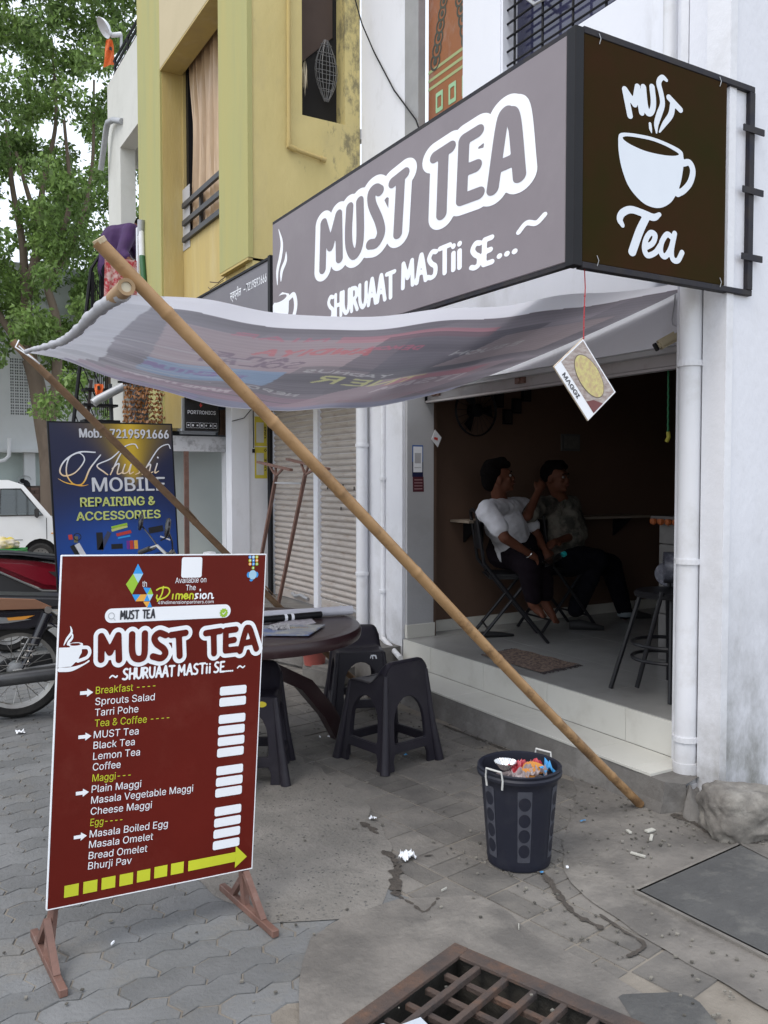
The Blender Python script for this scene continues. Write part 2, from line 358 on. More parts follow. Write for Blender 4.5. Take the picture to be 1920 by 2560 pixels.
TR={"front_letters":[[[0.753,2.744],[0.771,3.012]],[[0.771,3.012],[0.856,2.855]],[[0.856,2.855],[0.963,3.012]],[[0.963,3.012],[0.97,2.762]],[[1.097,3.016],[1.082,2.89],[1.092,2.8],[1.143,2.743],[1.198,2.767],[1.218,2.847],[1.214,3.017]],[[1.431,3.013],[1.386,3.035],[1.343,3.023],[1.352,2.961],[1.422,2.86],[1.444,2.792],[1.395,2.751],[1.325,2.758]],[[1.564,3.016],[1.682,3.028]],[[1.641,3.017],[1.612,2.746]],[[1.951,3.022],[2.079,3.026]],[[2.022,3.011],[2.006,2.741]],[[2.291,3.026],[2.185,3.024]],[[2.185,3.024],[2.167,2.763]],[[2.167,2.763],[2.298,2.755]],[[2.179,2.887],[2.277,2.88]],[[2.396,2.745],[2.46,3.008],[2.5,3.026],[2.541,2.979],[2.576,2.747]],[[2.438,2.827],[2.559,2.823]]],"tag":[[[0.822,2.437],[1.572,2.432]],[[1.662,2.462],[2.163,2.438]],[[2.244,2.436],[2.402,2.434]],[[2.434,2.447],[2.558,2.443]],[[2.572,2.498],[2.66,2.503]]],"front_cup":{"steam":[[[0.106,3.141],[0.156,3.039],[0.133,2.954],[0.083,2.874],[0.082,2.783]],[[0.225,2.967],[0.216,2.913],[0.154,2.859],[0.139,2.795]]],"rim":[[0.033,2.77],[0.153,2.786],[0.317,2.751]],"body":[[0.051,2.768],[0.239,2.762],[0.339,2.731],[0.324,2.648],[0.221,2.533],[0.048,2.529]],"handle":[[0.339,2.696],[0.463,2.661],[0.476,2.593],[0.352,2.576]]},"side":{"M":[[[2.563,3.032],[2.593,2.937]],[[2.563,3.032],[2.618,2.987],[2.633,3.058]],[[2.633,3.058],[2.658,2.963]]],"U":[[2.666,3.064],[2.677,2.999],[2.693,2.969],[2.715,2.98],[2.724,3.017],[2.715,3.076]],"S":[[2.798,3.122,0.6],[2.774,3.128,0.9],[2.753,3.102,1],[2.768,3.061,1],[2.776,3.021,1],[2.757,2.975,1.1],[2.742,2.934,0.9],[2.744,2.9,0.3]],"T":[[[2.814,3.056],[2.882,3.022]],[[2.837,3.036,1],[2.826,2.99,1],[2.788,2.944,0.8],[2.761,2.907,0.3]]],"drop":[[2.706,2.929,0.6],[2.709,2.91,0.7],[2.716,2.894,0.2]],"cup":[[2.53,2.833],[2.535,2.853],[2.561,2.864],[2.628,2.873],[2.726,2.878],[2.828,2.87],[2.891,2.857],[2.904,2.836],[2.905,2.794],[2.888,2.72],[2.858,2.665],[2.822,2.628],[2.762,2.602],[2.691,2.603],[2.632,2.628],[2.583,2.668],[2.549,2.729],[2.533,2.787]],"hole":[[2.553,2.845],[2.58,2.854],[2.648,2.861],[2.727,2.864],[2.808,2.857],[2.87,2.844],[2.875,2.837],[2.839,2.826],[2.768,2.818],[2.678,2.816],[2.6,2.825],[2.561,2.836]],"handle":[[2.904,2.808],[2.942,2.817],[2.963,2.787],[2.948,2.738],[2.91,2.699],[2.873,2.678]],"t1":[[2.559,2.502,0.6],[2.543,2.524,0.9],[2.558,2.551,1],[2.604,2.571,1],[2.672,2.567,1],[2.732,2.56,1],[2.767,2.577,0.6]],"t2":[[2.694,2.559,1.2],[2.654,2.494,1.3],[2.614,2.406,1.3]],"e":[[2.689,2.433],[2.729,2.456],[2.743,2.489],[2.718,2.496],[2.692,2.468],[2.682,2.429],[2.7,2.403],[2.745,2.42],[2.774,2.452]],"a":[[[2.84,2.496],[2.812,2.503],[2.782,2.467],[2.777,2.428],[2.801,2.411],[2.834,2.446],[2.858,2.513]],[[2.858,2.513],[2.841,2.443],[2.849,2.407],[2.879,2.405],[2.904,2.441]]]},"menu_lines":[["Breakfast ----",[0.1118,0.5927],[0.2916,0.5932],1],["Sprouts Salad",[0.1117,0.5612],[0.2906,0.5597],0],["Tarri Pohe",[0.1121,0.5297],[0.2417,0.529],0],["Tea & Coffee ----",[0.1125,0.4991],[0.3396,0.4946],1],["MUST Tea",[0.1114,0.4667],[0.2452,0.4639],0],["Black Tea",[0.1118,0.4361],[0.2347,0.4336],0],["Lemon Tea",[0.1122,0.4049],[0.2522,0.4017],0],["Coffee",[0.1125,0.3743],[0.1948,0.3723],0],["Maggi---",[0.1125,0.3427],[0.2266,0.3385],1],["Plain Maggi",[0.1119,0.3111],[0.2603,0.3071],0],["Masala Vegetable Maggi",[0.1118,0.2795],[0.4268,0.2711],0],["Cheese Maggi",[0.1117,0.2478],[0.2961,0.2401],0],["Egg----",[0.1121,0.2161],[0.2073,0.211],1],["Masala Boiled Egg",[0.1116,0.183],[0.3495,0.176],0],["Masala Omelet",[0.1109,0.1529],[0.3043,0.1451],0],["Bread Omelet",[0.1113,0.1211],[0.2878,0.1125],0],["Bhurji Pav",[0.1111,0.0918],[0.2408,0.0855],0],["Available on",[0.3399,0.9029],[0.4401,0.9038],0],["The",[0.3747,0.8805],[0.4066,0.8809],0],["4thdimensionpartners.com",[0.2878,0.8423],[0.4676,0.8398],0],["MUST TEA",[0.1758,0.803],[0.2781,0.8017],2],["th",[0.2371,0.8947],[0.2511,0.8949],0]],"menu_boxes":[[0.5478,0.568],[0.5478,0.5337],[0.5482,0.4809],[0.5476,0.4466],[0.5483,0.4121],[0.5477,0.3778],[0.5482,0.3221],[0.5483,0.2877],[0.5476,0.2544],[0.5483,0.1965],[0.5483,0.1619],[0.5477,0.1275],[0.5472,0.0925]],"menu_arrows":[[0.0856,0.5987],[0.0861,0.4742],[0.0857,0.3147],[0.0853,0.1903]],"menu_sq":[[0.066,0.0406],[0.1203,0.0412],[0.1737,0.0422],[0.2273,0.042],[0.2805,0.043],[0.3342,0.0447],[0.3869,0.0452]],"menu_bigarrow":[[0.4226,0.0294],[0.4222,0.0606],[0.5812,0.0606],[0.5808,0.0804],[0.6216,0.0395],[0.5808,0.0108],[0.5804,0.0307]],"menu_letters":[[[0.1233,0.6902],[0.1208,0.7567]],[[0.1208,0.7567],[0.1478,0.7092]],[[0.1478,0.7092],[0.1708,0.7568]],[[0.1708,0.7568],[0.176,0.6865]],[[0.2125,0.7573],[0.2147,0.7103],[0.2234,0.6891],[0.2417,0.685],[0.2525,0.6983],[0.2513,0.758]],[[0.3166,0.75],[0.296,0.757],[0.2818,0.7441],[0.2896,0.7262],[0.3116,0.71],[0.3177,0.6946],[0.3049,0.6827],[0.2792,0.6893]],[[0.3339,0.7492],[0.3798,0.7537]],[[0.3581,0.7506],[0.364,0.6858]],[[0.4467,0.7491],[0.4948,0.7537]],[[0.4721,0.7506],[0.4765,0.6865]],[[0.5468,0.7561],[0.5132,0.7539]],[[0.5132,0.7539],[0.5152,0.6926]],[[0.5152,0.6926],[0.5529,0.6942]],[[0.5149,0.7209],[0.5426,0.7237]],[[0.565,0.6883],[0.5812,0.7509],[0.5891,0.7585],[0.5979,0.7502],[0.6213,0.6921]],[[0.5756,0.7115],[0.6081,0.7152]]],"menu_tag":[[[0.1903,0.6282],[0.3479,0.6269]],[[0.3631,0.6269],[0.467,0.6279]],[[0.48,0.628],[0.5156,0.6282]],[[0.5185,0.628],[0.5435,0.6279]],[[0.1511,0.6359],[0.1732,0.6362]],[[0.5589,0.6358],[0.5837,0.6363]]],"menu_tag_h":[0.189,0.6568],"menu_cup":[[[0.0305,0.7908],[0.0346,0.7726],[0.0226,0.7542],[0.0139,0.7357]],[[0.0386,0.77],[0.0368,0.7558],[0.0277,0.7444],[0.0234,0.7352]],[[0.0032,0.7305],[0.0307,0.73],[0.0652,0.733],[0.0679,0.7376],[0.0445,0.7445],[0.0312,0.7419],[0.0281,0.7359],[0.064,0.7369],[0.0671,0.7329],[0.065,0.7138],[0.0525,0.6907],[0.0378,0.6763],[0.0056,0.6756]],[[0.0673,0.7281],[0.0839,0.7262],[0.0894,0.7125],[0.0826,0.6994],[0.0635,0.6924],[0.0564,0.6904]],[[0.0058,0.6689],[0.0381,0.6687],[0.0714,0.679],[0.088,0.6885]],[[0.006,0.6651],[0.043,0.6665],[0.0762,0.6787]]],"menu_tri":[[[0.221,0.9624],[0.208,0.933],[0.2384,0.9327],"b"],[[0.208,0.933],[0.2384,0.9327],[0.2242,0.9062],"w"],[[0.208,0.933],[0.1874,0.9029],[0.2242,0.9062],"g"],[[0.1874,0.9029],[0.2242,0.9062],[0.2072,0.8731],"g"],[[0.2398,0.8931],[0.2634,0.8907],[0.2527,0.8721],"b"],[[0.2634,0.8907],[0.2721,0.8716],[0.2527,0.8721],"g"],[[0.2072,0.8731],[0.233,0.8725],[0.2184,0.8531],"b"],[[0.233,0.8725],[0.2184,0.8531],[0.2443,0.8525],"o"],[[0.233,0.8725],[0.2527,0.8721],[0.2443,0.8525],"o"],[[0.2527,0.8721],[0.2721,0.8716],[0.2626,0.852],"w"],[[0.2527,0.8721],[0.2443,0.8525],[0.2626,0.852],"b"],[[0.2417,0.8515],[0.2626,0.851],[0.2545,0.8333],"o"],[[0.2626,0.851],[0.2545,0.8333],[0.2703,0.8329],"b"]],"menu_dim":[[[0.3028,0.8935],[0.2986,0.871],[0.2863,0.8513]],[[0.2821,0.8839],[0.295,0.8901],[0.3164,0.8897],[0.3233,0.878],[0.3123,0.8632],[0.2913,0.8562],[0.2832,0.8604],[0.2844,0.8689]],[[0.3345,0.8702],[0.333,0.8567]],[[0.3438,0.8559],[0.3458,0.87],[0.354,0.8688],[0.3536,0.8556],[0.3552,0.8672],[0.3638,0.8685],[0.3634,0.8559]],[[0.3691,0.8618],[0.3815,0.8651],[0.3757,0.8708],[0.3695,0.8633],[0.3748,0.8556],[0.3839,0.8599]],[[0.3886,0.8547],[0.3901,0.869],[0.399,0.8677],[0.3985,0.855]]],"menu_dim2":[[[0.4155,0.8694],[0.4073,0.8686],[0.4092,0.8624],[0.4139,0.8582],[0.4052,0.8548]],[[0.4239,0.8692],[0.4229,0.8554]],[[0.4216,0.8826],[0.4218,0.8785]],[[0.4351,0.869],[0.4293,0.8629],[0.433,0.8546],[0.4418,0.8585],[0.4402,0.8678],[0.4334,0.869]],[[0.4488,0.8537],[0.4514,0.8686],[0.4605,0.8674],[0.4612,0.8544],[0.4668,0.8559]]],"menu_misc":{"qr":[[0.3578,0.9799],[0.4242,0.9184]],"pill":[[0.129,0.8178],[0.5265,0.811],[0.3191,0.8329],[0.321,0.7926]],"badge":[0.5033,0.8117],"mag":[0.1481,0.8137],"dots":[[0.5853,0.9766],[0.5972,0.9765],[0.6091,0.9765],[0.5858,0.966],[0.5977,0.966],[0.6097,0.9659],[0.5864,0.9549],[0.5983,0.9548],[0.6103,0.9548],[0.5978,0.9427]],"chat":[0.597,0.9236]},"kh_lines":[["Mob. : 7219591666",[0.2221,1.718],[0.9248,1.7262],0.068],["MOBILE",[0.2968,1.2905],[0.872,1.3153],0.108],["REPAIRING &",[0.1994,1.1724],[0.7847,1.1999],0.07],["ACCESSORIES",[0.1625,1.0637],[0.8213,1.1022],0.066]],"kh_script":[[[0.3324,1.6017,1.0],[0.2096,1.6017,1.2],[0.1041,1.5401,1.2],[0.0591,1.4579,1.2],[0.0912,1.4168,1.2],[0.1745,1.4442,1],[0.2475,1.5401,1],[0.2092,1.5949,0.8],[0.1321,1.5538,1],[0.1062,1.4442,1],[0.1431,1.3619,1],[0.2102,1.3372,0.8],[0.2653,1.3455,0.4]],[[0.3723,1.5812,1],[0.2851,1.4716,1.2],[0.2394,1.3756,1.2],[0.1969,1.3455,0.8],[0.1021,1.3619,0.8],[0.0357,1.4003,0.3]],[[0.6683,1.6359,0.8],[0.6426,1.6701,0.8],[0.5666,1.6496,0.9],[0.4529,1.5538,1],[0.3411,1.499,1],[0.393,1.4442,1.2],[0.4194,1.4236,1]],[[0.5666,1.6496,0.7],[0.5075,1.5538,1],[0.4398,1.4236,1]],[[0.4558,1.4716,0.8],[0.5124,1.5127,1],[0.4948,1.4305,1.1],[0.5433,1.4442,0.7]],[[0.5598,1.5059,1],[0.5361,1.4374,1.1],[0.5774,1.4442,0.9],[0.6076,1.5059,1],[0.5904,1.4305,1],[0.6252,1.4442,0.7]],[[0.6827,1.5059,1],[0.6483,1.499,0.8],[0.673,1.4442,1],[0.6379,1.4236,0.7]],[[0.9344,1.6359,0.8],[0.9155,1.6701,0.8],[0.8389,1.6359,0.9],[0.7588,1.5264,1],[0.6926,1.4236,1]],[[0.7153,1.4716,0.8],[0.7647,1.5059,1],[0.7506,1.4374,1.1],[0.7823,1.4442,0.7]],[[0.8196,1.5127,1],[0.7956,1.4374,1.1],[0.8304,1.4511,0.6]],[[0.826,1.5634,1.3],[0.8285,1.5593,1.3]]],"kh_items":[[0.1083,0.9356],[0.2179,0.9356],[0.3391,0.8942],[0.4876,0.9907],[0.5198,0.9494],[0.781,0.97],[0.1576,0.8252],[0.4601,0.8459],[0.5769,0.8528],[0.8734,0.8942]],"sign2txt":[[-0.757,2.902],[-0.546,2.909],[-0.469,2.894],[-0.069,2.886],[-0.468,2.947]]}
# ---------------------------------------------------------------- palette
white = mat('white_paint', (.78, .80, .86), .55, col2=(.72, .74, .80), vs=1.2, bump=.12, bs=35, stain=(.36, .35, .34), sa=.4, ss=2.6, scale3=(1, 1, .5))
white_low = mat('white_wall_dirty_base', (.76, .77, .81), .6, col2=(.68, .69, .73), vs=1.5, bump=.25, bs=28, stain=(.34, .33, .31), sa=.4, ss=1.6, band=(.1, .85, (.25, .24, .215), .85))
white_side = mat('side_wall_paint', (.73, .745, .80), .6, col2=(.68, .69, .745), vs=.9, bump=.35, bs=26, scale3=(1, 1, .6), stain=(.42, .41, .40), sa=.25, ss=3.2, band=(.05, 1.35, (.13, .13, .105), 1.))
pipe_w = mat('white_pvc', (.74, .75, .79), .35, col2=(.68, .69, .72), vs=2, stain=(.36, .33, .28), sa=.4, ss=3, band=(.1, .5, (.3, .28, .25), .7))
grey_wall = mat('grey_white_plaster', (.44, .44, .455), .7, col2=(.38, .38, .39), vs=1.5, bump=.15, stain=(.28, .27, .26), sa=.4)
brown_wall = mat('brown_interior_paint', (.125, .075, .052), .7, col2=(.105, .062, .042), vs=2, bump=.1)
tile_w = mat('cream_glazed_tile', (.62, .61, .56), .22, col2=(.56, .55, .50), vs=2, stain=(.38, .35, .30), sa=.35, ss=4, bump=.03)
tile_f = mat('grey_floor_tile', (.36, .36, .345), .22, col2=(.28, .28, .27), vs=2, stain=(.2, .19, .18), sa=.3)
conc = mat('grey_concrete', (.195, .18, .162), .85, col2=(.115, .107, .098), vs=3.2, det=9, bump=.8, bs=40, stain=(.29, .27, .24), sa=.75, ss=2.4, world=True, contrast=.3)
conc2 = mat('pebbly_concrete', (.225, .21, .19), .85, col2=(.165, .155, .14), vs=4, det=9, bump=.9, bs=55, stain=(.12, .113, .104), sa=.6, ss=9, world=True, contrast=.35)
kerb_m = mat('kerb_cement', (.20, .19, .175), .9, col2=(.115, .107, .10), vs=4, bump=.6, bs=30, stain=(.38, .37, .36), sa=.5, ss=2.6)
sand = mat('joint_sand', (.25, .225, .19), .95, col2=(.17, .15, .125), vs=8, bump=.5, bs=90)
paver_m = mat('grey_paver', (.165, .168, .17), .85, col2=(.125, .129, .13), vs=4, det=9, bump=.6, bs=60, rand=.14, stain=(.235, .215, .185), sa=.75, ss=2.0, world=True, contrast=.35)
block_m = mat('worn_block', (.18, .167, .15), .88, col2=(.115, .108, .10), vs=4.5, det=9, bump=.7, bs=50, rand=.2, stain=(.26, .24, .21), sa=.55, ss=2.6, world=True, contrast=.35)
slate = mat('dark_drain_slab', (.088, .088, .086), .8, col2=(.062, .062, .062), vs=5, bump=.9, bs=35, stain=(.17, .165, .15), sa=.8, ss=7)
rust = mat('rusty_iron', (.105, .075, .062), .85, col2=(.06, .053, .052), vs=9, bump=.6, bs=80, stain=(.22, .11, .06), sa=.55, ss=6, spec=.2)
rustp = mat('red_oxide_paint', (.20, .105, .08), .55, metal=.1, col2=(.13, .07, .055), vs=12, bump=.2, bs=90, stain=(.3, .26, .24), sa=.35, ss=16)
dark = mat('black_void', (.012, .011, .011), .9)
blackm = mat('black_painted_steel', (.012, .012, .015), .5, col2=(.009, .009, .011), spec=.2)
yellow = mat('weathered_yellow_paint', (.53, .41, .145), .8, col2=(.45, .345, .15), vs=2.4, bump=.3, bs=28, scale3=(2.2, 2.2, .35), stain=(.60, .52, .30), sa=.55, ss=1.6)
yellow_d = mat('mould_stained_yellow', (.62, .52, .235), .85, col2=(.54, .45, .19), vs=2.2, bump=.4, bs=22, scale3=(1, 1, .5), stain=(.42, .36, .20), sa=.5, ss=2.6, grad=(0, 2.75, 3.5, (.12, .11, .075), 10, .75))
green_y = mat('faded_green_paint', (.37, .37, .155), .8, col2=(.42, .375, .14), vs=1.1, bump=.2, scale3=(3, 3, .3), stain=(.30, .31, .16), sa=.6)
cream_w = mat('cream_white_beam', (.60, .60, .56), .7, col2=(.54, .54, .50), vs=1.2, bump=.15, stain=(.38, .38, .34), sa=.4)
alu = mat('galvanised_sheet', (.42, .43, .45), .45, metal=.3, col2=(.35, .36, .38), vs=6)
shut_m = mat('corrugated_shutter_paint', (.50, .46, .43), .5, metal=.1, col2=(.42, .375, .34), vs=4, scale3=(1, 1, 4), stain=(.25, .15, .09), sa=.65, ss=6)
shut_e = mat('shutter_rust_edge', (.21, .13, .09), .8, col2=(.30, .24, .2), vs=20)
bamboo = mat('bamboo_cane', (.40, .245, .115), .5, col2=(.29, .165, .07), vs=7, scale3=(1, 1, 1), bump=.15, stain=(.17, .10, .05), sa=.75, ss=7, grad=(0, .5, 3.6, (.12, .065, .03), 9, .8))
bamboo_d = mat('dark_weathered_bamboo', (.235, .14, .075), .7, col2=(.15, .09, .05), vs=9, bump=.35, stain=(.33, .22, .13), sa=.5, ss=10)
# ---------------------------------------------------------------- ground
GR = Frame((1.561, 2.203, 0), Matrix.Rotation(R(-160.5), 3, 'Z') @ Vector((1, 0, 0)), Matrix.Rotation(R(-70.5), 3, 'Z') @ Vector((1, 0, 0)))   # drain grate frame
GWd, GLn = .62, .95
hole = [GR.p(a, b) for a, b in ((.03, .03), (GWd-.03, .03), (GWd-.03, GLn-.03), (.03, GLn-.03))]
def sheet(outer, holes, z):
    bm = bmesh.new()
    for lp in [outer]+holes:
        vs = [bm.verts.new((p[0], p[1], z)) for p in lp]
        for a, b in zip(vs, vs[1:]+vs[:1]): bm.edges.new((a, b))
    bmesh.ops.triangle_fill(bm, use_beauty=True, edges=bm.edges[:])
    for f in bm.faces:
        f.normal_update()
        if f.normal.z < 0: f.normal_flip()
    return bm
def bmobj(name, bm, m, parent=None):
    me = bpy.data.meshes.new(name); bm.to_mesh(me); bm.free(); return link(name, me, m, parent)
pavement = tag(bmobj('pavement', sheet([(-400, -300), (400, -300), (400, 500), (-400, 500)], [hole], -.0042), sand), kind='structure')
_pit = MB(); hp = [Vector(h) for h in hole]
for a, b in zip(hp, hp[1:]+hp[:1]): _pit.add([(a.x, a.y, -.012), (b.x, b.y, -.012), (b.x, b.y, -.5), (a.x, a.y, -.5)], [(0, 1, 2, 3)])
_pit.add([(p.x, p.y, -.45) for p in hp], [(0, 1, 2, 3)])
struct('drain_pit', _pit, mat('wet_pit_silt', (.06, .055, .045), .8, col2=(.03, .028, .025), vs=14, bump=.8, bs=30))
# zigzag pavers: rows along +x
def paver_outline(L=.225, Wd=.1125, g=.0035):
    w = lambda x: .011*(1-abs(((x/L*2) % 1)*2-1)*2)          # wave of the long joints, period L/2
    e = [(0, -.5), (.013, -.27), (-.013, .2), (0, .5)]
    n = 8; pts = []
    for i in range(n+1):
        x = -L/2+L*i/n; pts.append((x, -Wd/2+w(x)))
    for dx, t in e[1:-1]: pts.append((L/2+dx, t*Wd+w(L/2)))
    for i in range(n, -1, -1):
        x = -L/2+L*i/n; pts.append((x, Wd/2+w(x)))
    for dx, t in reversed(e[1:-1]): pts.append((-L/2+dx, t*Wd+w(-L/2)))
    return pts
def paver_mesh(name, pts, g=.0028, h=.03):
    c = len(pts); mb = MB(); k = []
    P = np.array(pts); cen = P.mean(0)
    def ins(d): 
        v = P-cen; r = np.hypot(v[:, 0], v[:, 1])[:, None]; return cen+v*(1-d/np.maximum(np.minimum(np.abs(v[:, :1]), 9)*0+r, .02))
    a = ins(g); b = ins(g+.0026)
    mb.add([(x, y, -h) for x, y in a]+[(x, y, -.004) for x, y in a]+[(x, y, 0) for x, y in b],
           [(i, (i+1) % c, (i+1) % c+c, i+c) for i in range(c)]+[(i+c, (i+1) % c+c, (i+1) % c+2*c, i+2*c) for i in range(c)]+[tuple(range(2*c, 3*c))])
    me = bpy.data.meshes.new(name); me.from_pydata(mb.v, [], mb.f); me.materials.append(paver_m); return me, mb
zp, zmb = paver_mesh('paver', paver_outline())
spots = []
edgeline = lambda y: 1.10+.10*math.sin(y*3)+(.55 if y > 4.75 else 0)
for r_ in range(-2, 130):
    for q in range(-22, 14):
        x = q*.225+(r_ % 2)*.1125+.02; y = .9+r_*.1125
        if x > edgeline(y)+.05+(.3 if y < 2.62 else 0): continue
        if y > 12 or ((Vector((x, y, 0))-GR.o).dot(GR.u) < GWd+.1 and -.12 < (Vector((x, y, 0))-GR.o).dot(GR.v) < GLn+.1 and (Vector((x, y, 0))-GR.o).dot(GR.u) > -.12): continue
        px_depth = .508*x+.861*y; lat = .861*x-.508*y
        vis = px_depth > 1.0 and abs(lat) < .47*px_depth+.25
        if vis or (y < 8 and x > -1.6): spots.append((px_depth, x, y, vis))
spots.sort(key=lambda t: (not t[3], t[0]))
PV = 0
rest = MB()
for i, (d, x, y, vis) in enumerate(spots):
    if vis and i < 260:
        o = bpy.data.objects.new('paver', zp); COL.objects.link(o); o.parent = pavement
        o.location = (x+random.uniform(-.0015, .0015), y+random.uniform(-.0015, .0015), random.uniform(-.0012, .0012)); o.rotation_euler = (random.gauss(0, .004), random.gauss(0, .004), random.gauss(0, .006)); PV += 1
    else:
        dz = random.uniform(-.001, .001); rest.add([(vx+x, vy+y, vz+dz) for vx, vy, vz in zmb.v], zmb.f)
tag(build('far_pavers', rest, paver_m, pavement, fixn=False), kind='stuff')
# older rectangular blocks by the shop, laid about ten degrees off
ba = R(9.5); bu = Vector((math.cos(ba), math.sin(ba), 0)); bv = Vector((-math.sin(ba), math.cos(ba), 0))
def rectmesh(w, h):
    pts = [(-w/2, -h/2), (w/2, -h/2), (w/2, h/2), (-w/2, h/2)]
    me, mb = paver_mesh('paving_block', pts, g=.0058); me.materials.clear(); me.materials.append(block_m); return me
RM = {(1, 1): rectmesh(.2, .1), (2, 1): rectmesh(.1, .2), (2, 2): rectmesh(.2, .2)}
nb = 0
inhole = lambda p: -.12 < (Vector((p[0], p[1], 0))-GR.o).dot(GR.u) < GWd+.1 and -.12 < (Vector((p[0], p[1], 0))-GR.o).dot(GR.v) < GLn+.1
for i in range(-8, 22):
    for j in range(-8, 40):
        o_ = Vector((1.2, 2.0, 0))+bu*(i*.2)+bv*(j*.2); x, y = o_.x, o_.y
        if not (edgeline(y)+.12 < x < 2.93 and 1.55 < y < 7.5): continue
        dep = .508*x+.861*y
        if dep > 7.2 or inhole((x, y)) or (y < 2.66 and x < edgeline(y)+.41): continue
        kind = random.choice([0, 0, 1, 2])
        items = {0: [((2, 2), 0, 0)], 1: [((1, 1), 0, -.05), ((1, 1), 0, .05)], 2: [((2, 1), -.05, 0), ((2, 1), .05, 0)]}[kind]
        for k, a, b in items:
            o = bpy.data.objects.new('paving_block', RM[k]); COL.objects.link(o); o.parent = pavement; nb += 1
            p = o_+bu*a+bv*b; o.location = (p.x, p.y, random.uniform(-.0015, .0008)); o.rotation_euler = (random.gauss(0, .004), random.gauss(0, .004), ba+random.gauss(0, .010))
def patch(name, poly, m, z, cell=.02, amp=.02, holes=[], seed=1):
    P = np.array(poly); c = Canvas(P[:, 0].min()-.1, P[:, 1].min()-.1, P[:, 0].max()+.1, P[:, 1].max()+.1, cell).poly(poly)
    r = np.random.default_rng(seed); n = np.zeros_like(c.d)
    for k in range(14):
        f = 2**r.uniform(1.5, 5.2); a = r.uniform(0, 6.28); n += np.sin(c.U*f*math.cos(a)+c.V*f*math.sin(a)+r.uniform(0, 6.28))/f**.6
    c.d += n*amp
    for h in holes: c.poly([(p[0], p[1]) for p in h], -1)
    V, F = c.mesh(); me = bpy.data.meshes.new(name); me.from_pydata([(a, b, z) for a, b in V], [], F)
    return tag(link(name, me, m), kind='structure')
patch('pebbly_concrete_patch', [(1.0, 2.85), (1.05, 2.6), (1.33, 2.50), (1.5, 2.53), (1.63, 2.69), (1.78, 3.0), (1.90, 3.45), (1.96, 4.4), (1.86, 4.63), (1.5, 4.9), (1.12, 4.3), (1.02, 3.4)], conc2, .0028, amp=.035, cell=.012, seed=3)
patch('concrete_ground', [(3.336, 3.674), (2.920, 3.098), (2.490, 2.688), (2.208, 2.425), (2.131, 2.235), (2.113, 2.008), (2.102, 1.887), (2.125, 1.479), (2.4,.6), (4.5,.6), (4.5,2.52), (3.3,2.52), (3.02,2.6), (3.02,3.25)], conc, .0031, amp=.03, cell=.015, seed=5)
patch('concrete_apron', [(1.205, 2.456), (1.343, 2.522), (1.550, 2.520), (1.780, 2.408), (1.827, 2.200), (1.875, 2.057), (1.922, 1.874), (1.911, 1.523), (1.95,.9), (.9,.9), (.9,2.0)], conc, .0035, holes=[hole], amp=.035, cell=.012, seed=8)
patch('dark_concrete_edge', [(1.811, 1.750), (1.993, 1.688), (2.016, 1.607), (1.949, 1.501), (1.815, 1.522), (1.748, 1.599)], slate, .0045, amp=.012, seed=11)
# drain cover slab let into the concrete
sl_o = MB(); sp = [(2.326, 2.155, 0.000), (2.989, 2.220, 0.000), (2.953, 1.948, 0.000), (2.355, 1.614, 0.000)]
cx = sum(p[0] for p in sp)/4; cy = sum(p[1] for p in sp)/4
sl_o.prism([(p[0], p[1]) for p in sp], (0, 0, .002), (1, 0, 0), (0, 1, 0), (0, 0, 1), .013)
ds = thing('drain_cover', 'dark grey concrete drain cover let into the ground beside the boulder', 'drain cover', (cx, cy, 0))
build('slab', sl_o, slate, ds, bevel=.003)
rm = MB()
for a, b in zip(sp, sp[1:]+sp[:1]): rm.bar((a[0], a[1], .008), (b[0], b[1], .008), .022, .014)
build('rim', rm, conc, ds)
# ---------------------------------------------------------------- drain grate
dg_ = thing('drain_grate', 'rusty iron drain grate of crossed bars set in the pavement', 'drain grate', GR.p(.3, .45))
fm = MB()
for (a, b, c, d) in ((0, 0, GWd, .055), (0, GLn-.055, GWd, GLn)): fm.prism([(a, b), (c, b), (c, d), (a, d)], GR.p(0, 0, .0), GR.u, GR.v, (0, 0, 1), .014)
for (a, c) in ((0, .055), (GWd-.055, GWd)): fm.prism([(a, .055), (c, .055), (c, GLn-.055), (a, GLn-.055)], GR.p(0, 0, .0), GR.u, GR.v, (0, 0, 1), .0135)
build('grate_frame', fm, rust, dg_, bevel=.002)
def bar_on(name, a, b, w, z, h):
    build(name, MB().bar(GR.p(*a)+Vector((0, 0, z)), GR.p(*b)+Vector((0, 0, z)), w, h), rust, dg_, bevel=.002)
y = .125
while y < GLn-.06: bar_on('cross_bar', (.05, y), (GWd-.05, y), .02, -.004, .022); y += .098
x = .12
while x < GWd-.06: bar_on('long_bar', (x, .05), (x, GLn-.05), .02, -.024, .018); x += .095
# ---------------------------------------------------------------- shop building
FX = 3.40; RX = 3.276; FZ = .33; TZ = .156
shop = thing('tea_shop_building', 'white corner shop building with an open dark front and tiled step', 'building', (3.4, 4, 0))
def wall_with(name, x0, x1, y0, y1, z0, z1, opens, m, parent, axis='x'):
    """wall slab split round openings (a0,a1,z0,z1) along y (axis x) or x (axis y)"""
    A0, A1 = (y0, y1) if axis == 'x' else (x0, x1)
    cuts = sorted({A0, A1} | {o[0] for o in opens} | {o[1] for o in opens}); cuts = [c for c in cuts if A0 <= c <= A1]; mb = MB()
    for a, b in zip(cuts[:-1], cuts[1:]):
        ops = sorted([(o[2], o[3]) for o in opens if o[0] <= a+1e-6 and o[1] >= b-1e-6]); z = z0
        for q0, q1 in ops+[(z1, z1)]:
            if q0 > z+1e-6: mb.bb(x0, x1, a, b, z, q0) if axis == 'x' else mb.bb(a, b, y0, y1, z, q0)
            z = max(z, q1)
    return build(name, mb, m, parent)
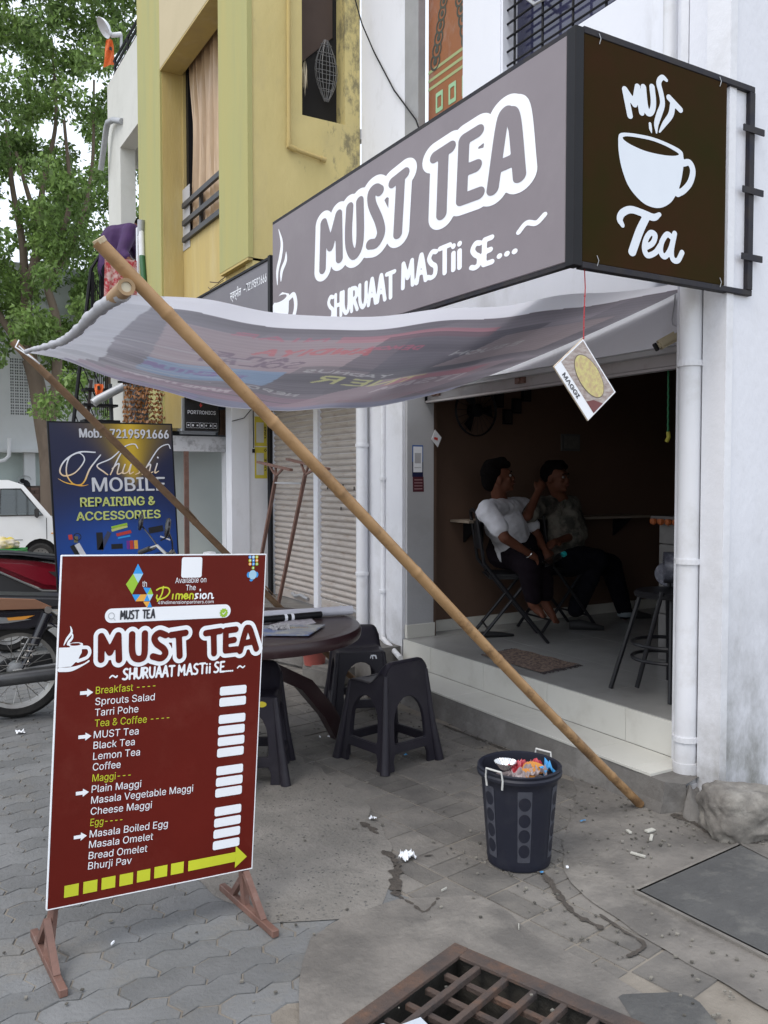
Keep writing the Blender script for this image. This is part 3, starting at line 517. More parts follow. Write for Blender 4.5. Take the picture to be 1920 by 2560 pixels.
wall_with('facade_wall', FX, FX+.18, 2.52, 6.13, 2.16, 8.2, [(3.15, 4.34, 4.02, 5.3), (4.74, 5.47, 2.9, 5.4)], white, shop)
build('side_wall', MB().bb(3.25, 9, 2.5, 2.75, 0, 8.2), white_side, shop)
build('corner_pilaster', MB().bb(3.205, 3.25, 2.492, 2.615, 0, 8.2).bb(3.25, 3.40, 2.756, 2.80, .05, 8.0), white_low, shop)
build('window_pilaster', MB().bb(3.34, 3.40, 2.83, 3.06, 2.5, 8.0), white, shop)
build('doorway_pier', MB().bb(RX, 3.53, 5.30, 5.72, 0, 3.0).bb(3.33, 3.58, 5.72, 6.10, 0, 3.0), white_low, shop)
build('entrance_wall', MB().bb(3.30, 3.53, 5.27, 5.298, FZ+.10, 2.25), grey_wall, shop)
build('skirting_tile', MB().bb(3.295, 3.54, 5.262, 5.296, FZ, FZ+.10), tile_w, shop, bevel=.002)
build('shutter_lintel', MB().bb(3.42, 3.66, 2.8, 5.3, 2.13, 2.158), grey_wall, shop)
rm_ = MB().bb(3.56, 6.6, 5.42, 5.55, FZ, 2.7).bb(6.6, 6.7, 2.75, 5.55, FZ, 2.7).bb(3.66, 6.6, 2.752, 2.79, FZ, 2.7).bb(3.531, 3.56, 5.28, 5.42, FZ, 2.7)
build('interior_wall', rm_, brown_wall, shop)
build('ceiling', MB().bb(3.6, 6.7, 2.76, 5.5, 2.5, 2.6), brown_wall, shop)
build('interior_skirting', MB().bb(3.562, 6.59, 5.405, 5.418, FZ, FZ+.085).bb(6.585, 6.598, 2.8, 5.40, FZ, FZ+.085), tile_w, shop)
build('floor_slab', MB().bb(RX+.012, 6.65, 2.81, 5.262, .05, FZ-.012).bb(3.55, 6.65, 5.262, 5.5, .05, FZ-.012), conc, shop)
tx = RX+.004; w_ = .62
while tx < 6.5:
    ty = 2.81
    while ty < 5.26:
        y1 = min(ty+.60, 5.26)
        build('floor_tile', MB().bb(tx+.001, tx+w_-.001, ty+.001, y1-.001, FZ-.012, FZ+random.uniform(-.0005, .0005)), tile_f, shop); ty += .60
    tx += w_
build('floor_tile', MB().bb(3.562, 6.5, 5.262, 5.402, FZ-.012, FZ), tile_f, shop)
ty = 2.81
for k, wd in enumerate((.30, .60, .60, .60, .36)):
    build('riser_tile', MB().bb(RX-.010, RX+.003, ty+.0012, ty+wd-.0012, TZ+.001, FZ-.002), tile_w, shop, bevel=.001)
    build('tread_tile', MB().bb(2.995-(.0 if k else .0), RX-.011, ty+.0012-(0 if k else 0), ty+wd-.0012, TZ-.012, TZ), tile_w, shop, bevel=.001); ty += wd
build('tread_tile', MB().prism([(3.0, 2.70), (3.19, 2.70), (RX-.011, 2.80), (RX-.011, 2.809), (2.995, 2.809)], (0, 0, TZ-.012), (1, 0, 0), (0, 1, 0), (0, 0, 1), .012), tile_w, shop)
kb = MB()
ys = np.linspace(2.62, 5.32, 28); P = []
for y in ys:
    n = random.uniform(-.006, .006); P.append([(2.975+n+.02*math.sin(y*9)*.3, y, -.01), (2.99+n, y, .05), (3.0+n*.5, y, TZ-.013), (RX, y, TZ-.013)])
P.insert(0, [(3.10, 2.575, -.01), (3.10, 2.585, .05), (3.11, 2.595, .12), (3.2, 2.60, TZ-.02)])
kb.grid(P)
build('step_kerb', kb, kerb_m, shop)
build('neighbour_kerb', MB().bb(3.02, RX, 5.32, 8.15, -.01, .27), kerb_m, shop)
# rolled up shutter hood
rs = thing('rolled_shutter', 'rolled up metal shutter under a long grey hood above the open shop front', 'shutter', (3.55, 4, 2.2))
build('hood', MB().tube([(3.46, 2.86, 2.255), (3.46, 5.25, 2.255)], .035, 10), mat('hood_paint', (.30, .27, .27), .5, col2=(.24, .21, .2)), rs, smooth=True)
shb = mat('shutter_bottom_plate', (.40, .38, .385), .5, col2=(.33, .31, .31), vs=3, stain=(.2, .12, .08), sa=.4, ss=6)
build('slat', MB().bb(3.475, 3.49, 2.86, 5.268, 2.165, 2.215), shb, rs, bevel=.004)
build('bottom_plate', MB().bb(3.47, 3.492, 2.86, 5.268, 2.068, 2.160), shb, rs, bevel=.004)
build('bottom_lip', MB().bb(3.455, 3.50, 2.86, 5.268, 2.052, 2.066), shb, rs)
for yy in (2.93, 5.14, 4.2): build('lock_plate', MB().box((3.462, yy, 2.112), (.018, .09, .04)).lathe([(0, 0), (.016, 0), (.016, .02), (0, .02)], 10, (3.44, yy, 2.112), 'X'), rustp, rs)
build('guide_channel', MB().bb(3.45, 3.505, 5.2685, 5.2695, 2.05, 2.25), blackm, rs)
# ---------------------------------------------------------------- pipes
def clamp_ring(mb, c, r): mb.lathe([(r, -.012), (r+.008, -.012), (r+.008, .012), (r, .012)], 20, c)
def pipe(label, pts, r, clamps, group=None, name='drain_pipe', m=None):
    t = thing(name, label, 'drain pipe', pts[0], group)
    build('pipe', MB().tube(pts, r, 18), m or pipe_w, t, smooth=True)
    for c in clamps:
        mb = MB(); clamp_ring(mb, c, r); mb.box((c[0]+.0, c[1]+(r+.014), c[2]), (.01, .02, .02)); build('clamp', mb, m or pipe_w, t)
    return t
p1 = pipe('thick white drain pipe between the open shop front and the corner', [(3.195, 2.672, .03), (3.195, 2.672, 3.0)], .0515, [(3.195, 2.672, z) for z in (.30, 1.12, 2.02)])
build('joint_socket', MB().lathe([(.0515, .02), (.062, .02), (.062, .10), (.057, .105), (.057, .19), (.0515, .19)], 20, (3.195, 2.672, 0)), pipe_w, p1, smooth=True)
pipe('white drain pipe rising on the upper wall behind the sign', [(3.33, 2.93, 2.6), (3.33, 2.93, 7.6)], .036, [])
pipe('thin white pipe beside the wider one above the sign', [(3.37, 2.845, 2.6), (3.37, 2.845, 7.6)], .018, [])
pp = (3.270, 5.893, 0.857)
pipe('white drain pipe between the open shop and the closed shutters', [(3.27, pp[1], .05), (3.27, pp[1], 2.9)], .045, [(3.27, pp[1], z) for z in (.75, 1.76)])
pp = (3.262, 5.556, 1.187)
pipe('slim white pipe on the pier bending to the step', [(3.262, pp[1], 2.9), (3.262, pp[1], .36), (3.25, pp[1]-.03, .29), (3.20, pp[1]-.36, .21)], .02, [(3.262, pp[1], z) for z in (.65, 1.5)])
# ---------------------------------------------------------------- upper openings of the shop building
wdw = thing('barred_window', 'dark upstairs window behind a black iron grille above the shop sign', 'window', (3.4, 3.7, 4.6))
build('pane', MB().bb(3.52, 3.53, 3.15, 4.34, 4.02, 5.3), mat('dark_blue_glass', (.02, .022, .05), .08, spec=.8, col2=(.05, .05, .10), vs=2.5), wdw)
build('reveal', MB().bb(3.405, 3.575, 4.3401-.02, 4.339, 4.022, 5.29), white, wdw)
for k in range(5): build('upright_bar', MB().tube([(3.45, 4.26-k*.26, 4.03), (3.45, 4.26-k*.26, 5.3)], .008, 6), blackm, wdw)
for k in range(14): build('grille_bar', MB().tube([(3.44, 3.15, 4.08+k*.085), (3.44, 4.335, 4.08+k*.085)], .007, 6), blackm, wdw)
build('scroll', MB().tube([(3.43, 4.33, 4.95), (3.40, 4.27, 4.75), (3.41, 4.22, 4.5), (3.43, 4.05, 4.33), (3.43, 3.95, 4.32)], .011, 6), alu, wdw, smooth=True)
pan = thing('patterned_door_panel', 'orange brown door panel with green stripes and dark scrollwork', 'door', (3.45, 5, 3.5))
build('panel', MB().bb(3.49, 3.52, 4.74, 5.29, 2.9, 5.4), mat('orange_brown_varnish', (.30, .115, .045), .35, col2=(.24, .085, .035), vs=3, scale3=(1, 1, .5), stain=(.5, .48, .45), sa=.4, ss=3), pan)
build('side_frame', MB().bb(3.40, 3.46, 5.285, 5.468, 2.9, 5.4), alu, pan)
PF = Frame((3.49, 5.29, 2.9), (0, -1, 0), (0, 0, 1))
gs = mat('pale_green_stripe', (.36, .42, .20), .5); dk = mat('dark_scroll_print', (.055, .06, .045), .5); gsq = mat('mint_square', (.33, .55, .33), .5)
c = Canvas(0, 0, .55, 2.4, .006)
for z in (1.0, 1.06, 1.12, 1.40, 1.46, 1.52): c.rrect(.0, z, .55, z+.022, .002)
put('stripe', c, PF, gs, pan, .002)
for u_ in (.1, .26, .42):
    put('square', Canvas(0, 1.1, .55, 1.5, .005).rrect(u_, 1.21, u_+.09, 1.35, .004).rrect(u_+.02, 1.24, u_+.07, 1.32, .004, -1), PF, gsq, pan, .003)
c = Canvas(0, 0, .55, 2.4, .006)
for zc in (.55, 1.9):
    for k in range(9):
        for sgn in (-1, 1):
            h = k/8; rr = .05*(1-.4*h); cu = .28+sgn*(.17*(1-h)+.02); cv = zc-.32+h*.6
            c.ell(cu, cv, rr+.012, rr+.012).ell(cu, cv, rr-.004, rr-.004, -1)
            c.ell(cu, cv, rr*.5, rr*.5)
put('scrollwork', c, PF, dk, pan, .0025)

# mortar mound at the pipe foot, pebbles and damp dirt in the paving
from mathutils import noise as mn_
P = []
for i in range(15):
    r_ = i/14; row = []
    for j in range(28):
        a = 2*math.pi*j/28; rr = r_*(.13+.035*math.sin(a*3+1)+.04*math.sin(a*5)); x = 3.14+rr*math.cos(a)*1.1; y = 2.60+rr*math.sin(a)*.75
        row.append((x, y, max(-.004, .10*(1-r_)**.8*(1+.5*mn_.noise(Vector((x*9, y*9, 0))))+.02*mn_.noise(Vector((x*25, y*25, 3)))*(1-r_))))
    row.append(row[0]); P.append(row)
tag(build('mortar_mound', MB().grid(P), kerb_m, smooth=True), 'rough mortar lump packed round the foot of the corner drain pipe', 'mortar')
wd = MB()
for k in range(9):
    x, y, l_ = 2.975, 2.75+k*.12+random.uniform(-.05, .05), random.uniform(.02, .05)
ppl = MB()
def inpoly(x, y, P):
    c = False
    for (x0, y0), (x1, y1) in zip(P, P[1:]+P[:1]):
        if (y0 > y) != (y1 > y) and x < (x1-x0)*(y-y0)/(y1-y0)+x0: c = not c
    return c
PP_ = [(1.05, 2.75), (1.12, 2.62), (1.33, 2.55), (1.48, 2.57), (1.58, 2.72), (1.72, 3.0), (1.84, 3.45), (1.88, 4.3), (1.5, 4.7), (1.15, 4.2), (1.06, 3.4)]
n_ = 0
while n_ < 1500:
    x, y = random.uniform(1.0, 1.95), random.uniform(2.5, 4.8)
    if not inpoly(x, y, PP_): continue
    n_ += 1; r_ = random.uniform(.002, .0065); e = random.uniform(.4, .9); a0 = random.uniform(0, 3.14)
    pts = [(x+r_*math.cos(t)*math.cos(a0)-r_*e*math.sin(t)*math.sin(a0), y+r_*math.cos(t)*math.sin(a0)+r_*e*math.sin(t)*math.cos(a0)) for t in np.linspace(0, 5.5, 7)]
    ppl.add([(p[0], p[1], .0031) for p in pts]+[(x, y, .0031+r_*.3)], [(q, (q+1) % 7, 7) for q in range(7)])
tag(build('embedded_pebbles', ppl, mat('dark_pebble', (.10, .098, .092), .8, rand=-.5), fixn=False), 'dark pebbles set in the round concrete patch', 'pebbles', kind='stuff')
dirt = mat('damp_brown_dirt', (.085, .072, .06), .95, col2=(.05, .043, .037), vs=25, bump=1., bs=70)
def dirtpath(pts, w, seed, z=.0052):
    r = np.random.default_rng(seed); P = np.array(pts); c = Canvas(P[:, 0].min()-.06, P[:, 1].min()-.06, P[:, 0].max()+.06, P[:, 1].max()+.06, .006)
    q = cr(pts, 8); c.stroke(np.hstack([q, (.3+r.random(len(q))*1.1)[:, None]]), w); n = np.zeros_like(c.d)
    for k in range(10):
        f = 2**r.uniform(5, 8); a = r.uniform(0, 6.28); n += np.sin(c.U*f*math.cos(a)+c.V*f*math.sin(a)+r.uniform(0, 6.28))
    c.d += n*w*.13
    V, F = c.mesh(); me = bpy.data.meshes.new('dirt_streak'); me.from_pydata([(a, b, z) for a, b in V], [], F); return tag(link('dirt_streak', me, dirt), kind='structure')
dirtpath([(1.777, 3.205), (1.783, 3.128), (1.785, 3.080)], .012, 1); dirtpath([(1.718, 2.917), (1.715, 2.834), (1.671, 2.741), (1.604, 2.650), (1.571, 2.582)], .017, 2); dirtpath([(1.571, 2.582), (1.586, 2.499), (1.595, 2.430), (1.685, 2.481)], .005, 3)
dirtpath([(2.142, 2.464), (2.120, 2.383), (2.069, 2.272), (2.030, 2.148), (2.044, 2.049)], .010, 4); dirtpath([(2.101, 2.106), (2.094, 1.990), (2.091, 1.901), (2.028, 1.876), (1.954, 1.881)], .006, 5); dirtpath([(3.023, 2.574), (3.030, 2.493), (3.011, 2.333), (3.075, 2.227)], .022, 6); dirtpath([(2.921, 4.242), (2.949, 3.733), (2.990, 3.291), (3.014, 2.799)], .006, 7)
dirtpath([(1.679, 2.775), (1.763, 2.806), (1.864, 2.788)], .003, 8)
# ---------------------------------------------------------------- shop sign
flexf = mat('glare_toned_brown_flex', (.225, .196, .212), .45, col2=(.195, .168, .183), vs=1.5, spec=.4, bump=.25, bs=3.5, stain=(.29, .265, .27), sa=.35, ss=2.2)  # same brown flex as the side panel; sky glare on the front mixed into colour
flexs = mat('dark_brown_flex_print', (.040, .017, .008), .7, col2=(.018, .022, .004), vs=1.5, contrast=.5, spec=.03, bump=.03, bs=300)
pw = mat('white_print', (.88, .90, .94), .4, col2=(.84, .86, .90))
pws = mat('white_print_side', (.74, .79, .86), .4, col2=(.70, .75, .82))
frame_m = mat('dark_blue_grey_angle_iron', (.014, .015, .026), .55, col2=(.035, .03, .028), vs=12, spec=.2)
sign = thing('shop_sign', 'big brown sign box, its front toned mauve for sky glare, with white outlined lettering and a dark cup panel round the corner', 'sign', (2.8, 3.9, 2.4))
build('front_panel', MB().bb(2.302, 2.33, 2.53, 5.38, 2.335, 3.195), flexf, sign, bevel=.003)
build('back_sheet', MB().bb(2.331, 2.345, 2.53, 5.37, 2.345, 3.185), alu, sign)
build('front_edge_rail', MB().bb(2.306, 2.336, 2.50, 5.385, 3.1955, 3.215).bb(2.306, 2.336, 2.50, 5.385, 2.318, 2.3345), frame_m, sign)
build('corner_post', MB().bb(2.300, 2.345, 2.478, 2.529, 2.315, 3.215), blackm, sign, bevel=.003)
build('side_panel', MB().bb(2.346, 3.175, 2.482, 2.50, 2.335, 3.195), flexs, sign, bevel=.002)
sf = MB().bb(2.345, 3.36, 2.480, 2.515, 3.1955, 3.222).bb(2.345, 3.36, 2.480, 2.515, 2.31, 2.3345).bb(3.325, 3.36, 2.478, 2.516, 2.335, 3.195)
build('side_frame', sf, frame_m, sign, bevel=.002)
for z in (3.03, 2.765, 2.475):
    br = build('bracket', MB().bb(3.275, 3.415, 2.470, 2.476, z-.014, z+.014), frame_m, sign)
    build('bolt', MB().lathe([(0, -.006), (.008, -.006), (.008, 0), (0, 0)], 8, (3.300, 2.470, z), 'Y'), alu, br)
SFr = Frame((2.302, 5.38, 0), (0, -1, 0), (0, 0, 1))
A = .62
for grp in (TR['front_letters'][:8], TR['front_letters'][8:]):
    c = Canvas(.5, 2.35, 2.88, 3.2, .006, A)
    for l in grp: c.stroke(cr(l) if len(l) > 2 else l, .0265)
    put('letter_outline', c, SFr, pw, sign, .0012, level=.042)
    put('lettering', c, SFr, flexf, sign, .0024)
c = Canvas(.2, 2.35, 2.88, 2.7, .005, A)
for w_, (a, b), h in (('SHURUAAT', TR['tag'][0], .125), ('MASTii', TR['tag'][1], .12), ('SE', TR['tag'][2], .105), ('...', TR['tag'][3], .1), ('~', TR['tag'][4], .1)):
    b = [b[0], a[1]] if w_ not in '...~' else b
    if w_ == '~': c.stroke(cr([(a[0], a[1]+.02), (a[0]+.05, a[1]+.045), (a[0]+.11, a[1]+.03), (a[0]+.16, a[1]+.05)]), .0105); continue
    for st in brush(w_, a, b, h): c.stroke(st, .0115)
put('lettering', c, SFr, pw, sign, .0012)
fc = TR['front_cup']
c = Canvas(.0, 2.34, .6, 3.2, .005, A)
for st in fc['steam']:
    q = cr(st); n = len(q); q = np.hstack([q, (np.sin(np.linspace(.15, 2.9, n)))[:, None]]); c.stroke(q, .016)
c.poly([(.004, 2.66), (.07, 2.70), (.16, 2.72), (.27, 2.69), (.26, 2.58), (.22, 2.48), (.14, 2.42), (.004, 2.42)], smooth=False).stroke(cr([(.26, 2.66), (.34, 2.67), (.37, 2.6), (.33, 2.53), (.24, 2.5)]), .016).ell(.12, 2.685, .11, .02, -1)
put('cup_print', c, SFr, pw, sign, .0012)
SDr = Frame((0, 2.482, 0), (1, 0, 0), (0, 0, 1)); sd = TR['side']; r0 = .0125
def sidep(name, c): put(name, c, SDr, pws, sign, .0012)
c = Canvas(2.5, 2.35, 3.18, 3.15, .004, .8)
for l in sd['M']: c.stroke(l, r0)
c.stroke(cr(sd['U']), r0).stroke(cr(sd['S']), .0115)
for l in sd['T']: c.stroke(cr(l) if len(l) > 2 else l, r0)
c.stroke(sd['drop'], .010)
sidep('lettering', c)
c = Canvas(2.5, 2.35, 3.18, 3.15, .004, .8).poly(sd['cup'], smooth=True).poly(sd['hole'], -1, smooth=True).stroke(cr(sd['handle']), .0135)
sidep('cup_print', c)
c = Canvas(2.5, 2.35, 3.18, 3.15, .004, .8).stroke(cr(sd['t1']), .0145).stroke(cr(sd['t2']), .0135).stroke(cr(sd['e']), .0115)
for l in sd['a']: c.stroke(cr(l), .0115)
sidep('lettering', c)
for (x, z) in ((2.42, 3.19), (3.12, 3.19), (2.42, 2.345), (3.14, 2.345)):
    build('tie_wire', MB().tube([(x, 2.478, z+.02), (x+.006, 2.474, z), (x+.002, 2.478, z-.02)], .0016, 5), alu, sign)
# neighbouring grey sign
s2 = thing('phone_shop_sign', 'grey sign board with a phone number hung beside the big brown sign', 'sign', (2.35, 6.2, 2.6))
build('panel', MB().bb(2.345, 2.37, 5.545, 7.35, 2.62, 3.005), mat('grey_flex', (.17, .16, .18), .4, col2=(.15, .14, .16)), s2)
build('frame', MB().bb(2.335, 2.39, 5.505, 5.5445, 2.6, 3.03).bb(2.335, 2.39, 5.545, 7.35, 3.0055, 3.022), blackm, s2)
F2 = Frame((2.345, 5.5, 0), (0, -1, 0), (0, 0, 1))
a, b = TR['sign2txt'][2], TR['sign2txt'][3]
text('-', 'lettering', F2, (-.52, 2.868), (-.485, 2.868), .05, pw, s2, bold=.01)
text('7219591666', 'lettering', F2, (-.465, 2.868), (-.085, 2.868), .055, pw, s2, bold=.01)
text('स्वप्नील', 'lettering', F2, (-.80, 2.862), (-.57, 2.862), .075, pw, s2, bold=.005, font=DEVA)
build('hanging_wires', MB().tube([(2.40, 6.55, 3.10), (2.36, 6.62, 3.06), (2.34, 6.75, 3.09)], .004, 5).tube([(2.40, 6.6, 3.08), (2.34, 6.75, 3.03), (2.36, 6.85, 3.07)], .003, 5), rust, s2)
# ---------------------------------------------------------------- menu standee
mb_red = mat('maroon_flex_print', (.125, .0095, .005), .5, col2=(.105, .008, .004), vs=2, bump=.3, bs=5, spec=.2, stain=(.16, .03, .02), sa=.5, ss=5)
pyel = mat('lime_yellow_print', (.62, .66, .03), .45); pgry = mat('charcoal_print', (.03, .03, .04), .5)
pbl = mat('sky_blue_print', (.03, .33, .82), .4); plb = mat('pale_blue_print', (.42, .68, .86), .4); pgr = mat('leaf_green_print', (.34, .58, .04), .4); por = mat('orange_print', (.86, .42, .06), .4)
BL, BR, TL = Vector((.419, 2.75, .176)), Vector((1.086, 2.75, .150)), Vector((.478, 2.75, 1.262))
mu = (BR-BL)/.64; mv = (TL-BL)/.985
MF = Frame(BL, mu, mv)
menu = thing('menu_standee', 'maroon menu board with white and yellow lettering standing on rusty iron legs', 'menu board', (.75, 2.75, 0))
build('board', MB().prism([(0, 0), (.64, 0), (.64, .985), (0, .985)], MF.p(0, 0, -.014), mu, mv, MF.n, .014), mb_red, menu)
ed = MB()
for q in ([(-.003, -.002), (0, -.002), (0, .987), (-.003, .987)], [(.64, -.003), (.643, -.003), (.643, .988), (.64, .988)], [(0, .985), (.64, .985), (.64, .988), (0, .988)], [(0, -.003), (.64, -.003), (.64, 0), (0, 0)]): ed.prism(q, MF.p(0, 0, -.013), mu, mv, MF.n, .0135)
build('white_edge', ed, pw, menu)
legs_m = rustp
for (u_, fx0, fx1, gx) in ((.022, (.408, 2.955), (.430, 2.552), 0), (.618, (1.048, 2.942), (1.087, 2.54), 0)):
    lg = MB().bar(MF.p(u_, .9, -.027), MF.p(u_, -.0, -.027), .02, .02); top = MF.p(u_, 0, -.027)
    mid = Vector(((fx0[0]+fx1[0])/2, 2.757, .012)); lg.bar(top, mid, .022, .022)
    build('upright', lg, legs_m, menu)
    ft = build('foot_bar', MB().bar((fx0[0], fx0[1], .013), (fx1[0], fx1[1], .013), .024, .024), legs_m, menu, bevel=.002)
    build('open_end', MB().box((fx1[0]+.0005, fx1[1]-.0005, .013), (.017, .003, .017)), dark, ft)
    for k in (.22, .78):
        a = Vector((fx0[0]+(fx1[0]-fx0[0])*k, fx0[1]+(fx1[1]-fx0[1])*k, .02)); build('brace', MB().bar(a, mid+Vector((.001 if k < .5 else -.001, 0, .125)), .021, .019), legs_m, menu)
        build('weld', MB().lathe([(0, -.012), (.012, -.006), (.014, 0), (.012, .006), (0, .012)], 8, a+Vector((0, 0, .004))), alu, ft, smooth=True)
    build('weld', MB().lathe([(0, -.012), (.012, -.006), (.015, 0), (.012, .006), (0, .012)], 8, mid+Vector((0, -.008, .14))), alu, ft, smooth=True)
for t, a, b, k in TR['menu_lines']:
    cap = {'Available on': .0165, 'The': .0165, '4thdimensionpartners.com': .0095, 'MUST TEA': .0, 'th': .017}.get(t, .0205)
    if t == 'MUST TEA':
        c = Canvas(.12, .8, .36, .9, .0025)
        for w_, fa, fb in (('MUST', 0, .52), ('TEA', .65, 1)):
            A_ = [a[0]+(b[0]-a[0])*fa, a[1]]; B_ = [a[0]+(b[0]-a[0])*fb, a[1]]
            for st in brush(w_, A_, B_, .0235): c.stroke(st, .0022)
        put('lettering', c, MF, pgry, menu, .0024); continue
    text(t, 'lettering', MF, a, b, cap, pyel if k == 1 else pw, menu)
for q in TR['menu_boxes']:
    put('price_blank', Canvas(q[0]-.06, q[1]-.03, q[0]+.06, q[1]+.03, .003).rrect(q[0]-.0455, q[1]-.0135, q[0]+.0455, q[1]+.0135, .006), MF, pw, menu, .0013)
for q in TR['menu_arrows']:
    u_, v_ = q; flat('arrow_mark', [[(u_-.019, v_-.005), (u_+.001, v_-.005), (u_+.001, v_+.005), (u_-.019, v_+.005)], [(u_+.001, v_-.0115), (u_+.0185, v_), (u_+.001, v_+.0115)]], MF, pw, menu)
for q in TR['menu_sq']:
    u_, v_ = q; flat('green_square', [[(u_-.0205, v_-.017), (u_+.0205, v_-.017), (u_+.0205, v_+.017), (u_-.0205, v_+.017)]], MF, pyel, menu)
ba_ = TR['menu_bigarrow']; flat('long_arrow', [[ba_[0], ba_[6], ba_[2], ba_[1]], [ba_[5], ba_[4], ba_[3]]], MF, pyel, menu, .0012)
for grp in (TR['menu_letters'][:8], TR['menu_letters'][8:]):
    c = Canvas(.05, .6, .66, .9, .003)
    for l in grp: c.stroke(cr(l) if len(l) > 2 else l, .0098)
    put('letter_outline', c, MF, pw, menu, .0012, level=.0125); put('lettering', c, MF, mb_red, menu, .0022)
c = Canvas(.1, .55, .64, .75, .0025)
mt = TR['menu_tag']
for w_, (a, b) in zip(('SHURUAAT', 'MASTii', 'SE', '....'), mt[:4]):
    b = [b[0], a[1]+(b[1]-a[1])]
    for st in brush(w_, a, b, .030): c.stroke(st, .0030)
for a, b in mt[4:]: c.stroke(cr([(a[0], a[1]), (a[0]+.008, a[1]+.006), (a[0]+.018, a[1]), (b[0], b[1]+.004)]), .0022)
put('lettering', c, MF, pw, menu)
mc = TR['menu_cup']; c = Canvas(-.01, .55, .15, .85, .0025)
for st in mc[:2]:
    q = cr(st); q = np.hstack([q, np.sin(np.linspace(.2, 2.9, len(q)))[:, None]]); c.stroke(q, .0036)
cup_poly = [(.001, .731), (.030, .730), (.066, .733), (.0665, .714), (.055, .692), (.038, .6765), (.001, .675)]
c.poly(cup_poly).ell(.048, .737, .021, .0065).ell(.047, .7375, .016, .0035, -1).stroke(cr(mc[3]), .0048).stroke(cr([p+[1.2] if i < 2 else p+[.5] for i, p in enumerate([list(x) for x in mc[4]])]), .005)
c.d = np.maximum(c.d, -c.U); put('cup_print', c, MF, pw, menu)
for a, b, d, k in TR['menu_tri']: flat('logo_triangle', [[a, b, d]], MF, {'b': pbl, 'w': plb, 'g': pgr, 'o': por}[k], menu)
c = Canvas(.2, .80, .6, .99, .0018)
for l in TR['menu_dim']: c.stroke(cr(l) if len(l) > 2 else l, .0022)
put('script_lettering', c, MF, pyel, menu)
c = Canvas(.2, .80, .6, .99, .0018)
for l in TR['menu_dim2']: c.stroke(cr(l) if len(l) > 2 else l, .0022)
put('script_lettering', c, MF, pw, menu)
mm_ = TR['menu_misc']; q0, q1 = mm_['qr']
put('blank_label', Canvas(.3, .85, .5, .99, .002).rrect(q0[0], q1[1], q1[0], q0[1], .007), MF, pw, menu)
p0, p1_, p2, p3 = mm_['pill']
put('search_bar', Canvas(.1, .78, .6, .92, .003).rrect(p0[0], .7935, p1_[0], .8345, .0200), MF, pw, menu)
b_ = mm_['badge']; c = Canvas(.45, .78, .6, .92, .002); c.ell(b_[0], b_[1]-.003, .0115, .0115)
for k in range(10): c.ell(b_[0]+.0115*math.cos(k*.628), b_[1]-.003+.0115*math.sin(k*.628), .0028, .0028)
put('badge', c, MF, pgr, menu, .0022)
put('badge_tick', Canvas(.45, .78, .6, .92, .002).stroke([(b_[0]-.005, b_[1]-.003), (b_[0]-.001, b_[1]-.007), (b_[0]+.006, b_[1]+.001)], .0011), MF, pw, menu, .003)
g_ = mm_['mag']; put('magnifier', Canvas(.1, .78, .25, .92, .002).ell(g_[0], g_[1], .010, .010).ell(g_[0], g_[1], .0075, .0075, -1).stroke([(g_[0]+.007, g_[1]-.007), (g_[0]+.012, g_[1]-.013)], .001), MF, mat('faint_grey_print', (.55, .57, .6), .5), menu, .0022)
for i, q in enumerate(mm_['dots']):
    put('dot', Canvas(q[0]-.01, q[1]-.01, q[0]+.01, q[1]+.01, .002).ell(q[0], q[1]+.002, .0052, .0052), MF, [pbl, plb, pyel, pyel, pbl, por, por, pbl, pgr, pgr][i], menu)
    put('dot_centre', Canvas(q[0]-.01, q[1]-.01, q[0]+.01, q[1]+.01, .002).ell(q[0], q[1]+.002, .0022, .0022), MF, pw, menu, .002)
q = mm_['chat']; put('chat_mark', Canvas(q[0]-.03, q[1]-.03, q[0]+.03, q[1]+.03, .002).ell(q[0]-.014, q[1], .006, .009).ell(q[0]+.014, q[1], .006, .009).ell(q[0]-.004, q[1]-.017, .006, .0035), MF, pbl, menu)
put('chat_face', Canvas(q[0]-.03, q[1]-.03, q[0]+.03, q[1]+.03, .002).ell(q[0], q[1], .0135, .0145), MF, plb, menu, .002)
# ---------------------------------------------------------------- tall blue phone repair board
kTL, kTR, kBL = Vector((1.132, 7, 1.93)), Vector((2.082, 7, 1.962)), Vector((1.178, 7, .875))
ku = (kTR-kTL)/.95; kv = (kTL-kBL)/1.06; ku = Vector((ku.x, 0, 0)); KF = Frame(kTL-kv*1.83, ku+Vector((0, 0, .01)), kv)
kb_ = thing('phone_repair_board', 'tall navy blue board advertising phone repairing and accessories with a gold glow', 'advertising board', (1.6, 7, 0))
def khushi_mat():
    m = mat('navy_gold_print', (.006, .010, .05), .4); n = m.node_tree.nodes; l = m.node_tree.links; b = n['Principled BSDF']
    at = n.new('ShaderNodeAttribute'); at.attribute_name = 'print'; l.new(at.outputs['Color'], b.inputs['Base Color']); return m
P = [[None]*60 for _ in range(34)]; colr = []
for i in range(34):
    for j in range(60):
        u_ = .95*i/33; v_ = 1.83*j/59; P[i][j] = KF.p(u_, v_, 0)
        t = v_/1.83; base = np.array([.008, .012, .055])*(1-.5*abs(u_/.95-.5))+np.array([.0, .065, .33])*math.exp(-((v_-.78)/.34)**2)*(.4+.6*math.exp(-((u_-.45)/.4)**2))+np.array([.012, .0, .03])*(t < .3)
        g1 = math.exp(-((u_-.60-.12*(v_-1.75)/.3)**2/.010)-max(0, (1.50-v_))**2/.02)*.9; w2 = (v_-1.36)/.47
        g1 = math.exp(-((u_-.62)/(.04+.26*max(w2, 0)))**2)*min(1, max(0, (v_-1.30)/.15))
        base = base*(1-g1)+np.array([.55, .36, .02])*g1*(.45+.55*math.exp(-((u_-.60)/.11)**2))
        colr.append((*base, 1))
